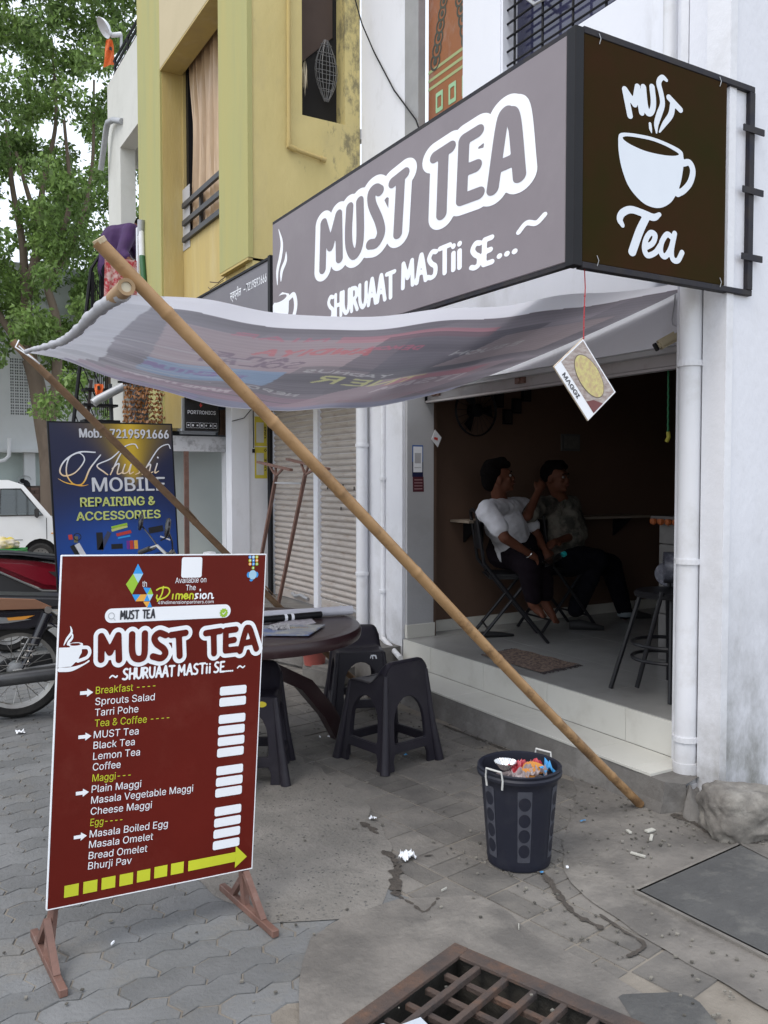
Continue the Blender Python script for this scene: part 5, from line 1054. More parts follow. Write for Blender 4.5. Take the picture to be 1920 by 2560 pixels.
# stickers on stools (children of them)
def stool_sticker(idx, pts, m, name, fl):
    o = [x for x in S.objects if x.name.startswith('plastic_stool') and x.get('label') == ST[idx][2]][0]
    c = Canvas(-.05, -.03, .05, .03, .002); fl(c); V, F_ = c.mesh()
    rz = ST[idx][1]; M_ = Matrix.Translation((ST[idx][0][0], ST[idx][0][1], 0)) @ Matrix.Rotation(rz, 4, 'Z')
    z0, s0 = pts; B, T_ = .190, .148; hw = lambda z: B+(T_-B)*z/.435
    me = bpy.data.meshes.new(name); me.from_pydata([M_ @ Vector((s0+a, -hw(z0+b)-.0015, z0+b)) for a, b in V], [], F_)
    x = bpy.data.objects.new(name, me); me.materials.append(m); COL.objects.link(x); x.parent = o; x.matrix_parent_inverse = M_.inverted()
stool_sticker(2, (.392, .075), mat('yellow_sticker', (.75, .62, .04), .4), 'sticker', lambda c: c.ell(0, 0, .024, .014))
stool_sticker(1, (.395, .08), pw, 'paint_mark', lambda c: c.stroke([(-.02, -.006), (-.015, .01), (-.002, .011)], .003).stroke([(-.002, .01), (.012, .008), (.016, -.008)], .0045).stroke([(-.008, .006), (-.006, -.01)], .003))
# ---------------------------------------------------------------- round plastic table
tm = mat('maroon_brown_plastic', (.036, .015, .018), .32, col2=(.028, .013, .015), vs=5, bump=.12, bs=70, spec=.5, stain=(.11, .09, .09), sa=.35, ss=6)
tcx, tcy = 1.66, 4.30
tb = thing('round_table', 'round maroon plastic garden table strewn with papers and a rolled banner', 'table', (tcx, tcy, 0))
build('table_top', MB().lathe([(0, .72), (.57, .72), (.60, .722), (.622, .716), (.631, .70), (.629, .67), (.622, .655), (.617, .66), (.617, .695), (.3, .70), (0, .70)], 64, (tcx, tcy, 0)), tm, tb, smooth=True)
for adeg in (5, 122, 186, 245):
    a = R(adeg); d = Vector((math.cos(a), math.sin(a), 0)); sd_ = Vector((-d.y, d.x, 0))
    prof = [(.62, 0), (.53, .16), (.38, .34), (.16, .46), (.02, .52), (-.14, .60), (-.34, .69)]
    for w0, th in ((.045, .03),):
        P = []
        for r_, z in prof:
            c_ = Vector((tcx, tcy, z))+d*r_; wd = .036+.016*(z/.7); P.append([c_+sd_*wd-Vector((0, 0, 0)), c_+sd_*(wd*.7)+d*.03+Vector((0, 0, .03)), c_-sd_*(wd*.7)+d*.03+Vector((0, 0, .03)), c_-sd_*wd])
        mb = MB().grid(P); n_ = len(mb.v)
        P2 = [[q-d*.045-Vector((0, 0, .012)) for q in (row[0], row[3])] for row in P]
        mb2 = MB(); m4 = len(prof)
        rows = [[row[0], row[1], row[2], row[3], P2[i][1], P2[i][0], row[0]] for i, row in enumerate(P)]
        mb2.grid(rows); mb2.add([rows[0][j] for j in range(6)], [(5, 4, 3, 2, 1, 0)])
        build('leg', mb2, tm, tb, smooth=True)
build('hub', MB().lathe([(0, .40), (.06, .42), (.07, .50), (.05, .56), (0, .58)], 20, (tcx, tcy, 0)), tm, tb, smooth=True)
# things on the table
tz = .722
rt = thing('white_roll', 'long white rolled banner tube lying at the back of the table', 'roll', (2.119, 4.306, 0.750))
a = Vector((1.768, 4.386, 0.745)); b = Vector((2.309, 4.279, 0.750))
build('tube', MB().tube([a-(b-a)*1.2, b], .026, 16), mat('white_flex_roll', (.62, .62, .68), .4), rt, smooth=True)
build('end_rings', MB().lathe([(.026, 0), (.02, .002), (.02, -.02), (.013, -.02), (.013, .003), (.009, .003), (.009, -.02)], 16, b, Matrix.Rotation(math.atan2((b-a).y, (b-a).x), 3, 'Z') @ Matrix.Rotation(R(90), 3, 'Y')), pipe_w, rt)
bt = thing('black_tube', 'short black tube taped in front of the white roll on the table', 'tube', (1.854, 4.257, 0.745))
a = Vector((1.542, 4.269, 0.742)); b = Vector((2.109, 4.271, 0.742)); build('tube', MB().tube([a, b], .018, 14), blackm, bt, smooth=True)
for k in (.60, .67): build('tape_band', MB().tube([a.lerp(b, k), a.lerp(b, k+.03)], .0195, 14, cap=False), pw, bt)
def paper(name, label, pxs, z, m, cat, th=.003, lift=0):
    pts = [Vector(p) for p in pxs]; t = thing(name, label, cat, sum(pts, Vector())/len(pts))
    mb = MB(); mb.prism([(p.x, p.y) for p in pts], (0, 0, z), (1, 0, 0), (0, 1, 0), (0, 0, 1), th); build('sheet', mb, m, t)
    return t
paper('newspaper', 'pale newspaper page spread on the table below the black tube', [(1.665, 4.133, 0.722), (2.075, 4.371, 0.722), (2.008, 4.130, 0.722), (1.614, 3.903, 0.722)], .7225, mat('newsprint', (.50, .48, .50), .6, col2=(.36, .33, .36), vs=45, contrast=.25), 'newspaper')
mg = paper('magazine', 'blue and cream folded magazine lying near the edge of the table', [(1.585, 3.933, 0.724), (1.716, 4.159, 0.724), (2.005, 4.017, 0.724), (1.804, 3.791, 0.724)], .7262, mat('blue_cover_print', (.10, .15, .33), .35, col2=(.45, .44, .36), vs=7, contrast=.3), 'magazine', .006)
text('edufun', 'lettering', Frame((0, 0, .7325), (1, 0, 0), (0, 1, 0)), (1.780, 4.010), (1.887, 3.974), .03, mat('ochre_print', (.5, .25, .05), .5), mg, off=.0005)
crumple('clear_bag', 'crumpled clear plastic bag on the magazine', Vector((1.748, 4.028, 0.745))-Vector((0, 0, .005)), (.10, .09, .03), mat('thin_plastic', (.62, .60, .60), .25, trans=.35), 21, cat='bag')
gl = thing('spectacles', 'thin wire spectacles resting on the newspaper', 'glasses', (1.834, 4.228, 0.740))
g0 = Vector((1.819, 4.257, 0.735)); g1 = Vector((1.878, 4.268, 0.735)); ax_ = (g1-g0)
for c_ in (g0, g1):
    build('lens_rim', MB().tube([c_+Vector((.026*math.cos(k*.524), .006+.010*math.sin(k*.524), .012*math.sin(k*.524))) for k in range(13)], .002, 5), blackm, gl)
build('bridge', MB().tube([g0+ax_*.35, g0+ax_*.65+Vector((0, 0, .004))], .002, 5), blackm, gl)
# ---------------------------------------------------------------- boulder
bm = bmesh.new(); bmesh.ops.create_cube(bm, size=1); bmesh.ops.subdivide_edges(bm, edges=bm.edges[:], cuts=22, use_grid_fill=True)
from mathutils import noise as mnoise
for v in bm.verts:
    p = v.co.copy(); q = p.copy()
    L8 = (abs(p.x*2)**5+abs(p.y*2)**5+abs(p.z*2)**5)**.2; q = p/max(L8, .01)
    n = mnoise.fractal(p*2.3+Vector((3, 1, 7)), .8, 2, 5)*.13+mnoise.noise(p*6)*.035+mnoise.noise(p*17)*.012
    n -= .11*math.exp(-((p.x-.12)**2+(p.z+.02)**2)/.02)*(1 if p.y < -.2 else 0)
    q = q*(1+n); q.z = q.z*(1-.22*(p.x+.1))
    v.co = Vector((q.x*.34, q.y*.24, q.z*.205+.088))
bmesh.ops.rotate(bm, verts=bm.verts, matrix=Matrix.Rotation(R(-22), 3, 'Z')); bmesh.ops.translate(bm, verts=bm.verts, vec=(3.13, 2.305, 0))
bo = bmobj('boulder', bm, mat('rough_grey_stone', (.23, .215, .19), .9, col2=(.12, .11, .10), vs=9, bump=1., bs=22, stain=(.38, .365, .33), sa=.7, ss=6)); bo.data.shade_smooth()
tag(bo, 'rough broken concrete boulder lying at the foot of the corner wall', 'boulder')
# ---------------------------------------------------------------- litter and chips
chipm = mat('white_tile_chip', (.5, .49, .44), .6); LT = [
 ('tile_chip', 'flat pale tile chip nearest the boulder', (2.783, 2.505, 0.000), (.045, .022), chipm), ('tile_chip', 'long thin tile chip just below the squarish one', (2.732, 2.452, 0.000), (.055, .012), chipm), ('tile_chip', 'small pale tile chip left of the pair near the boulder', (2.697, 2.542, 0.000), (.03, .014), chipm),
 ('tile_chip', 'long narrow tile splinter between the bin and the drain cover', (2.561, 2.365, 0.000), (.06, .012), chipm), ('pebble', 'small tan pebble between bin and drain cover', (2.600, 2.485, 0.000), (.014, .012), conc2), ('wrapper_scrap', 'bright blue wrapper scrap right of the bin', (2.610, 2.725, 0.000), (.03, .009), bluep),
 ('wrapper_scrap', 'tiny blue crumpled scrap under the nearest stool', (2.416, 3.872, 0.000), (.018, .013), bluep), ('wrapper_scrap', 'tiny light blue scrap stuck in the broken paving below the bin', (2.129, 2.440, 0.000), (.014, .012), bluep),
 ('paper_scrap', 'crumpled white paper on the pebbly patch left of the bin', (1.764, 2.814, 0.000), (.065, .05), pw), ('paper_scrap', 'white torn wrapper corner on the worn blocks', (1.835, 3.212, 0.000), (.035, .025), pw), ('bottle_cap', 'white plastic cup lying by the motorcycle', (0.683, 5.371, 0.000), (.05, .04), pw),
 ('cigarette_end', 'white cigarette end in front of the menu board', (0.616, 2.762, 0.000), (.018, .005), pw), ('cigarette_end', 'cigarette end under the round table', (2.163, 4.400, 0.000), (.018, .005), pw), ('cigarette_end', 'cigarette end beside the table foot', (2.210, 4.382, 0.000), (.014, .005), pw),
 ('white_scrap', 'tiny white scrap below the bin', (2.245, 2.426, 0.000), (.010, .009), pw), ('twig', 'thin pale stick on the blocks under the bin', (1.737, 2.519, 0.000), (.03, .003), chipm), ('twig', 'short pale stick near the drain grate', (1.804, 2.179, 0.000), (.03, .003), chipm)]
for i, (nm, lb, p, sz, m_) in enumerate(LT):
    if nm in ('paper_scrap', 'wrapper_scrap', 'bottle_cap'): crumple(nm, lb, (p[0], p[1], .012+sz[1]*.12), (sz[0], sz[1], sz[1]*.5), m_, i+40)
    else: tag(build(nm, MB().box((p[0], p[1], .0105), (sz[0], sz[1], .008), R(37*i)), m_, bevel=.001), lb, {'tile_chip': 'tile chip', 'cigarette_end': 'cigarette end'}.get(nm, nm.replace('_', ' ')))
pb = MB()
for k in range(900):
    px_, py_ = random.uniform(1.9, 3.4), random.uniform(1.4, 2.9)
    if random.random() < .35: px_, py_ = random.uniform(.0, 2.9), random.uniform(1.6, 5)
    if random.random() < .3: px_, py_ = random.uniform(2.6, 2.97), random.uniform(2.4, 5)
    r_ = random.uniform(.0015, .006); pb.box((px_, py_, .006+r_*.4), (r_*2, r_*1.5, r_), random.uniform(0, 3))
tag(build('loose_grit', pb, mat('grit', (.16, .15, .13), .9, rand=-.6), fixn=False), 'loose grit and small stones scattered over the paving', 'grit', kind='stuff')
sk = MB(); P = []
for i in range(13):
    P.append([Vector((1.02+.24*i/12, 1.94-.26*j/8, .012+.035*abs(math.sin(i*.8+j*.6))*math.sin(math.pi*min(1, (i+1)/9)))) for j in range(9)])
tag(build('cloth_bag', sk.grid(P), mat('pale_blue_grey_cloth', (.52, .57, .63), .8, col2=(.44, .48, .54)), smooth=True), 'pale blue plastic sack corner lying on the drain grate', 'sack')
# ---------------------------------------------------------------- yellow building
yb = thing('yellow_building', 'weathered yellow and green building with a curtained window and overhanging upper floor', 'building', (2.9, 7.5, 0))
YY = 6.15; XC = 2.45; XW = 2.65
wall_with('stained_side_wall', XC+.02, 3.398, YY, YY+.15, 2.55, 8.2, [(2.885, 3.262, 4.32, 6.2)], yellow_d, yb, 'y')
build('green_corner_column', MB().bb(XC-.02, XC+.019, YY-.01, 6.77, 3.17, 8.2).bb(XC+.019, XC+.19, 6.31, 6.77, 3.172, 8.2), green_y, yb)
build('column_underside', MB().bb(XC-.018, XC+.18, YY, 6.765, 3.15, 3.169), yellow, yb)
build('green_column', MB().bb(XC-.02, XC+.0, 8.43, 9.25, 2.0, 8.2), green_y, yb)
build('column_side', MB().bb(XC+.001, XW+.1, 8.42, 9.25, 2.0, 8.2), yellow, yb)
wall_with('window_wall', XW, XW+.15, 6.772, 8.418, 2.3, 8.2, [(7.0, 8.40, 3.845, 5.62)], yellow, yb)
build('bottom_wall', MB().bb(XC+.03, 2.649, 6.31, 6.77, 2.3, 3.149), yellow, yb)
build('lintel_beam', MB().bb(XC-.019, XW-.002, 6.77, 8.43, 5.48, 6.4), mat('pale_cream_beam', (.54, .46, .30), .8, col2=(.48, .41, .26), vs=1.5, bump=.2), yb)
build('beam_soffit', MB().bb(XC-.017, XW-.003, 6.772, 8.428, 5.462, 5.479), yellow, yb)
build('sill_plaster', MB().bb(XW-.006, XW-.001, 8.20, 8.42, 3.75, 4.35), grey_wall, yb)
wn = build('side_window', MB().bb(2.87, 3.28, YY+.148, YY+.152, 4.31, 6.2), dark, yb)
rv = mat('whitewashed_reveal', (.56, .56, .58), .7, col2=(.46, .46, .47), stain=(.25, .25, .24), sa=.5, ss=5)
build('window_reveal', MB().bb(3.225, 3.262, YY-.004, YY+.145, 4.32, 6.2).bb(2.885, 3.225, YY-.003, YY+.145, 4.31, 4.335).bb(2.885, 2.895, YY-.002, YY+.145, 4.335, 6.2), rv, wn)
bk = thing('wicker_basket', 'dark wire basket hanging inside the side window of the yellow wall', 'basket', (3.13, 6.22, 4.75))
for k in range(7):
    rr = .10*math.sin(math.pi*(k+.7)/8); build('wire_ring', MB().tube([(3.13+rr*math.cos(q*.449), 6.22+rr*.3*math.sin(q*.449), 4.52+k*.07) for q in range(15)], .003, 5), mat('bright_wire', (.2, .2, .2), .4, metal=.5) if k == 0 else _M['bright_wire'], bk)
for k in range(9):
    a = k*.7; build('upright_wire', MB().tube([(3.13+.10*math.sin(math.pi*(j+.5)/9)*math.cos(a), 6.22+.03*math.sin(math.pi*(j+.5)/9)*math.sin(a), 4.50+j*.06) for j in range(9)], .0025, 5), _M['bright_wire'], bk)
sw = thing('slanted_beam', 'brown sloping board seen inside the dark side window', 'board', (3.0, 6.25, 4.8))
build('board', MB().prism([(2.9, 4.75), (3.22, 5.05), (3.22, 5.6), (2.9, 5.6)], (0, 6.285, 0), (1, 0, 0), (0, 0, 1), (0, 1, 0), .01), mat('dim_brown_board', (.075, .05, .04), .8), sw)
rg = thing('cream_rag', 'cream rag hanging at the inner edge of the side window', 'cloth', (2.91, 6.2, 4.6)); crumple('cloth', '', (2.91, 6.18, 4.62), (.05, .04, .22), mat('cream_cloth', (.5, .44, .32), .8), 77, rg)
yp = thing('yellow_pipe', 'yellow painted water pipe bending along the stained wall below the side window', 'pipe', (2.76, 6.1, 4))
build('pipe', MB().tube([(2.762, 6.118, 8), (2.758, 6.118, 4.10), (2.758, 6.118, 4.05), (2.775, 6.118, 4.035), (3.05, 6.118, 4.00)], .016, 12), yellow, yp, smooth=True)
build('elbow', MB().tube([(2.758, 6.118, 4.10), (2.758, 6.118, 4.045), (2.81, 6.118, 4.03)], .022, 12), yellow, yp, smooth=True)
build('end_cap', MB().tube([(3.03, 6.118, 4.002), (3.07, 6.118, 3.996)], .022, 12), yellow, yp, smooth=True)
gz = thing('upstairs_window', 'tall curtained opening with three dark rails in the yellow building', 'window', (2.7, 7.7, 4.6))
build('dark_recess', MB().bb(XW+.14, XW+.149, 7.0, 8.41, 3.83, 5.65), dark, gz)
build('frame_post', MB().bb(XW+.03, XW+.08, 8.33, 8.398, 3.85, 5.61), blackm, gz)
rl_m = mat('grey_black_rail', (.06, .06, .065), .5, col2=(.04, .04, .045))
for z0 in (3.84, 4.00, 4.17): build('rail', MB().bb(XW-.035, XW-.005, 7.00, 8.36, z0-.022, z0+.026), rl_m, gz)
build('rail_post', MB().bb(XW+.001, XW+.03, 7.9, 7.94, 3.85, 4.2), rl_m, gz)
ct = thing('window_curtain', 'shiny pinkish beige curtain drawn across the upstairs window', 'curtain', (2.73, 7.7, 4.6))
P = []; 
for i in range(161):
    y = 7.02+1.30*i/160; row = []
    for j in range(25):
        z = 3.87+(5.60-3.87)*j/24; k = j/24; yy = 7.67+(y-7.67)*(1-.10*math.sin(k*3)+.03*math.sin(k*9)) ; row.append((XW+.075+.036*math.sin(i*.42+math.sin(k*3)*.9)+.014*math.sin(i*1.03+k*2), yy, z))
    P.append(row)
build('cloth', MB().grid(P), mat('satin_curtain', (.56, .41, .26), .33, col2=(.42, .29, .18), vs=5, scale3=(1, 1, .3), spec=.6, stain=(.60, .47, .36), sa=.35, ss=18), ct, smooth=True)
# ground floor of the neighbours: two closed shutters
nb_ = thing('neighbour_shopfront', 'white painted ground floor of the closed shop with its doorway wall', 'building', (3.5, 7.5, 0))
build('platform', MB().bb(3.28, 5.5, 6.1, 8.2, -.01, .30).bb(2.2, 5.5, 8.2, 8.62, -.01, .28), kerb_m, nb_)
build('header_wall', MB().bb(3.38, 3.62, 6.13, 8.2, 2.28, 2.6), white, nb_)
build('return_wall', MB().bb(3.24, 3.80, 8.2, 8.35, .28, 2.7), white_low, nb_)
build('front_pier', MB().bb(3.05, 3.239, 8.19, 8.35, .28, 2.7), white, nb_)
build('shutter_side_strip', MB().bb(3.44, 3.47, 8.13, 8.199, .30, 2.4), blackm, nb_)
def shutter(label, y0, y1):
    t = thing('closed_shutter', label, 'shutter', (3.52, (y0+y1)/2, .3), 'closed shutters next door'); n = 34; h = (2.27-.40)/n
    for k in range(n):
        z = .40+k*h; P = [[(3.50-.020*math.sin(math.pi*q/5)**.8-(.0), yy, z+h*q/5*.97) for q in range(6)] for yy in (y0, y1)]
        s_ = build('slat', MB().grid(P), shut_m, t, smooth=True)
        build('slat_lip', MB().bb(3.490, 3.5035, y0, y1, z-.004, z+.002), shut_e, s_)
    build('bottom_rail', MB().bb(3.488, 3.51, y0, y1, .315, .395), shut_m, t, bevel=.003)
    build('lock', MB().tube([(3.47, y0+.15, .36), (3.455, y0+.28, .385), (3.455, y0+.40, .36), (3.47, y0+.50, .375)], .017, 8), alu, t, smooth=True)
    return t
shutter('wide closed corrugated shutter beside the white drain pipe', 6.14, 7.06)
shutter('narrow closed corrugated shutter beside the yellow posters', 7.16, 8.125)
build('shutter_post', MB().bb(3.455, 3.53, 7.065, 7.155, .30, 2.4), white, nb_, bevel=.004)
for (y_, z_) in ((6.60, 1.42), (6.9, 1.40), (6.64, 1.22), (6.4, 1.40)): build('hole_mark', MB().bb(3.476, 3.4795, y_, y_+.012, z_, z_+.03), dark, nb_)
PFx = Frame((0, 8.2, 0), (1, 0, 0), (0, 0, 1))
po_y = mat('yellow_notice_print', (.62, .52, .05), .6, col2=(.55, .46, .05)); po_w = mat('notice_paper', (.60, .60, .56), .7)
for lb, z0, z1 in (('upper yellow bordered notice taped beside the closed shutter', 1.83, 2.13), ('lower yellow bordered notice taped beside the closed shutter', 1.50, 1.82)):
    t = thing('yellow_notice', lb, 'poster', (3.4, 8.2, z0), 'notices beside the shutter')
    flat('border', [[(3.30, z0), (3.435, z0), (3.435, z1), (3.30, z1)]], PFx, po_y, t, .002); flat('border', [[(3.30, z0), (3.435, z0), (3.435, z0+.02), (3.30, z0+.02)]], PFx, po_y, t, .0045)
    flat('paper', [[(3.318, z0+.035), (3.400, z0+.035), (3.400, z1-.06), (3.318, z1-.06)]], PFx, po_w, t, .003)
    for k in range(4): flat('print_line', [[(3.335, z0+.09+k*.022), (3.385, z0+.09+k*.022), (3.385, z0+.096+k*.022), (3.335, z0+.096+k*.022)]], PFx, _M['faint_grey_print'], t, .0036)
    Fv = Frame((3.425, 8.2, z0+.08), (0, 0, 1), (-1, 0, 0)); text('UNI', 'lettering', Fv, (.0, .0), (.12, .0), .018, kout, t, off=.004, bold=.02)
    put('logo_mark', Canvas(3.38, z1-.07, 3.45, z1, .004).poly([(3.398, z1-.033), (3.416, z1-.015), (3.434, z1-.033), (3.416, z1-.051)]).poly([(3.406, z1-.033), (3.416, z1-.023), (3.426, z1-.033), (3.416, z1-.043)], -1), PFx, kout, t, .004)
pg_ = thing('hanging_plug', 'thin black cable with a plug hanging on the white pier by the notices', 'cable', (3.2, 8.18, 2))
build('cable', MB().tube([(3.280, 8.180, 2.233), (3.282, 8.180, 1.889), (3.282, 8.180, 1.808)], .005, 6).tube([(3.280, 8.180, 2.221), (3.181, 8.180, 2.108), (3.053, 8.180, 2.072)], .004, 6), blackm, pg_)
build('plug', MB().box((3.282, 8.180, 1.780), (.022, .02, .04)), blackm, pg_)
# white framed booth of the phone shop
bo_ = thing('phone_shop_booth', 'white framed service booth with an open counter window and a rusty post', 'booth', (2.9, 8.55, 0))
build('top_beam', MB().bb(2.35, 3.238, 8.50, 8.62, 1.775, 1.93), mat('spotted_white_paint', (.64, .64, .66), .6, col2=(.58, .58, .60), stain=(.06, .05, .05), sa=.8, ss=9), bo_)
build('side_post', MB().bb(3.10, 3.238, 8.501, 8.62, .28, 1.774).bb(3.238, 3.50, 8.36, 8.62, .28, 2.6), white_low, bo_)
build('back_panel', MB().bb(2.35, 3.3, 8.9, 8.93, .28, 1.95), mat('grey_green_glass_panel', (.42, .45, .43), .25, col2=(.36, .39, .38), vs=1), bo_)
build('counter', MB().bb(2.35, 3.099, 8.50, 8.9, .62, .66), tile_w, bo_)
build('counter_front', MB().bb(2.35, 3.098, 8.53, 8.56, .28, .619), white_low, bo_)
build('rusty_post', MB().bb(2.655, 2.70, 8.47, 8.499, .30, 1.774), rustp, bo_)
build('poster', MB().bb(2.56, 2.64, 8.88, 8.899, 1.55, 1.77), mat('blue_poster', (.03, .13, .28), .5, col2=(.4, .5, .55), vs=9, contrast=.3), bo_)
kt = thing('small_kettle', 'little white container behind clear plastic on the booth counter', 'container', (2.98, 8.6, .66))
build('body', MB().lathe([(0, .661), (.075, .662), (.08, .69), (.06, .73), (0, .74)], 18, (2.96, 8.62, 0)), pipe_w, kt, smooth=True)
lb_ = thing('lit_brand_box', 'black and silver light box with white brand lettering above the booth', 'light box', (2.85, 8.5, 2.1))
build('case', MB().bb(2.585, 3.00, 8.40, 8.52, 1.945, 2.33), mat('dull_silver_case', (.32, .34, .37), .35, metal=.4), lb_, bevel=.03, seg=3)
build('face', MB().bb(2.63, 2.985, 8.385, 8.399, 1.975, 2.31), mat('glossy_black_face', (.012, .012, .014), .2), lb_, bevel=.008)
LF = Frame((0, 8.385, 0), (1, 0, 0), (0, 0, 1)); text('PORTRONICS', 'lettering', LF, (2.665, 2.145), (2.955, 2.145), .035, ktx, lb_, off=.002, bold=.01)
put('red_mark', Canvas(2.7, 2.2, 2.9, 2.3, .004).stroke([(2.79, 2.235), (2.81, 2.235)], .006).stroke([(2.80, 2.22), (2.80, 2.25)], .006), LF, red_p, lb_, .002)
for k in range(7): put('icon', Canvas(2.6, 1.95, 3.0, 2.1, .003).rrect(2.652+k*.046, 2.005, 2.692+k*.046, 2.06, .004).rrect(2.655+k*.046, 2.008, 2.689+k*.046, 2.057, .003, -1).ell(2.672+k*.046, 2.032, .009, .012 if k % 2 else .008), LF, ktx, lb_, .002)
bw = thing('brown_shelf_box', 'dark brown wooden box at the right end of the light box', 'box', (3.08, 8.5, 2.0))
for k in range(5): build('plank', MB().bb(3.02+k*.032, 3.049+k*.032, 8.44, 8.50, 1.945, 2.20), mat('dark_brown_wood', (.07, .035, .02), .5, col2=(.04, .02, .012), vs=20), bw) if k == 0 else build('plank', MB().bb(3.02+k*.032, 3.049+k*.032, 8.44, 8.50, 1.945, 2.20+.005*(k % 2)), _M['dark_brown_wood'], bw)
snk = mat('amber_snack_packets', (.28, .12, .035), .25, col2=(.14, .05, .015), vs=30, stain=(.55, .35, .2), sa=.6, ss=40, rand=-.5)
for k, (px_, z1) in enumerate(((2.10, .42), (2.20, .55), (2.30, .50), (2.40, .58), (2.50, .34))):
    t = thing('snack_strip', ['strip of brown snack packets hanging under the awning, nearest the staircase', 'second strip of amber snack packets from the staircase', 'middle strip of amber snack packets under the awning', 'longest strip of golden snack packets under the awning', 'short golden snack strip hanging next to the brand light box'][k], 'snack packets', (px_, 8.45, 2.4), 'snack strips hanging under the awning')
    for j in range(int(z1/.045)):
        z = 2.42-j*.045
        for q in range(2): crumple('packet', '', (px_+(q-.5)*.045+random.uniform(-.01, .01), 8.45+random.uniform(-.02, .02), z), (.055, .03, .055), snk, k*97+j*3+q, t)
build('hanging_rail', MB().bar((2.0, 8.45, 2.43), (2.6, 8.45, 2.43), .02), blackm, bo_)
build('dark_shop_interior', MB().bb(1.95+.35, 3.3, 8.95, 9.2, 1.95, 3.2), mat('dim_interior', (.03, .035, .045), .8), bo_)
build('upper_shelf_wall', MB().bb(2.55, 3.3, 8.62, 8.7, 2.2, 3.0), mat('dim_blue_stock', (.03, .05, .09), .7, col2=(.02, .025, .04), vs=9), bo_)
# leaning iron stand
ist = thing('iron_stand', 'red oxide iron stand with V shaped arms and leaning legs by the closed shutters', 'stand', (2.9, 6.7, 0))
q1, q2, q3, q4 = Vector((2.900, 7.127, 1.645)), Vector((2.900, 6.416, 1.569)), Vector((3.000, 6.719, 1.664)), Vector((3.000, 5.935, 1.571))
build('top_bar', MB().bar(q1, q2, .03, .02), rustp, ist); build('top_bar', MB().bar(q3, q4, .03, .02), rustp, ist)
a1, a2 = Vector((2.900, 6.728, 1.520)), Vector((3.000, 6.362, 1.529)); b1_, b2_ = Vector((2.900, 7.075, 0.777)), Vector((3.000, 6.903, 0.435))
d1 = (b1_-a1)*1.9; d2 = (b2_-a2)*1.18
build('leg', MB().bar(a1, a1+d1*.98, .026), rustp, ist); build('leg', MB().bar(a2, a2+d2, .026), rustp, ist)
for a_, u_, v_ in ((a1, q1, q2), (a2, q3, q4)):
    for k in (.35, .55, .78): build('arm', MB().bar(a_, u_.lerp(v_, k), .016), rustp, ist)
build('cross_rail', MB().bar((2.900, 6.745, 1.463), (3.000, 6.447, 1.460), .018, .012), alu, ist)
# rubble and broken step below the table
for lb, c, sz, m_ in (('broken cement block under the closed shutter step', (2.93, 6.3, .09), (.30, .4, .18), kerb_m), ('rough cement block near the table foot', (2.80, 5.55, .075), (.28, .30, .15), kerb_m), ('low broken slab between the table and the pier', (3.05, 5.9, .12), (.3, .5, .24), conc)):
    o = build('cement_block', MB().box(c, sz, .3), m_, bevel=.02, seg=2); tag(o, lb, 'cement block', 'loose cement blocks by the step')
o = build('red_bucket', MB().lathe([(0, .14), (.075, .14), (.10, .30), (.105, .305), (.09, .30), (.07, .16), (0, .16)], 20, (2.72, 5.62, 0)), mat('faded_red_plastic', (.45, .12, .10), .4), smooth=True); tag(o, 'faded red plastic tub sitting on a cement block behind the stools', 'tub')
# ---------------------------------------------------------------- pale building with beam and balcony
pb_ = thing('cream_building', 'cream white building with a deep roof beam and slim corner pillar beyond the yellow one', 'building', (2.6, 10, 0))
build('roof_beam', MB().bb(2.45, 2.62, 9.26, 10.70, 5.28, 6.2), cream_w, pb_)
build('end_beam', MB().bb(2.62, 5.0, 10.60, 10.70, 5.28, 6.2), cream_w, pb_)
build('corner_pillar', MB().bb(2.45, 2.62, 10.10, 10.70, .0, 5.28), cream_w, pb_)
build('roof_slab', MB().bb(2.62, 5.2, 9.26, 10.60, 5.62, 5.74), grey_wall, pb_)
build('balcony_floor', MB().bb(2.2, 4.5, 9.26, 10.7, 2.95, 3.08), cream_w, pb_)
build('near_post', MB().bb(2.425, 2.47, 9.30, 9.36, 3.08, 4.18), white, pb_)
for z in (6.28, 6.36, 6.44): build('roof_rail', MB().tube([(2.5, 9.0, z), (2.5, 10.55, z)], .018, 6), blackm, pb_)
for yy in (9.4, 9.9, 10.5): build('roof_rail_post', MB().tube([(2.5, yy, 6.2), (2.5, yy, 6.46)], .015, 6), blackm, pb_)
gp = thing('grey_elbow_pipe', 'grey elbow pipe sticking out of the cream beam and bending down', 'pipe', (2.4, 10.4, 5.6))
build('pipe', MB().tube([(2.440, 9.964, 5.525), (2.400, 10.207, 5.617), (2.380, 10.377, 5.645), (2.380, 10.460, 5.610), (2.360, 10.687, 5.190)], .034, 12), alu, gp, smooth=True)
ds_ = thing('dish_antenna', 'small white dish antenna on a pole above the cream building', 'antenna', (2.629, 10.800, 6.545))
dm = Matrix.Rotation(R(60), 3, 'Y') @ Matrix.Rotation(R(0), 3, 'X')
build('dish', MB().lathe([(0, .055), (.05, .045), (.10, .015), (.125, -.02), (.12, -.022), (.095, .01), (.05, .035), (0, .045)], 24, (2.453, 10.800, 6.938), Matrix.Rotation(R(55), 3, 'Y')), pipe_w, ds_, smooth=True)
build('feed_arm', MB().tube([(2.472, 10.800, 6.924), (2.537, 10.800, 6.865), (2.647, 10.800, 6.903)], .03, 10), pipe_w, ds_, smooth=True)
build('mast', MB().tube([(2.647, 10.800, 6.912), (2.643, 10.800, 6.524)], .016, 8), alu, ds_)
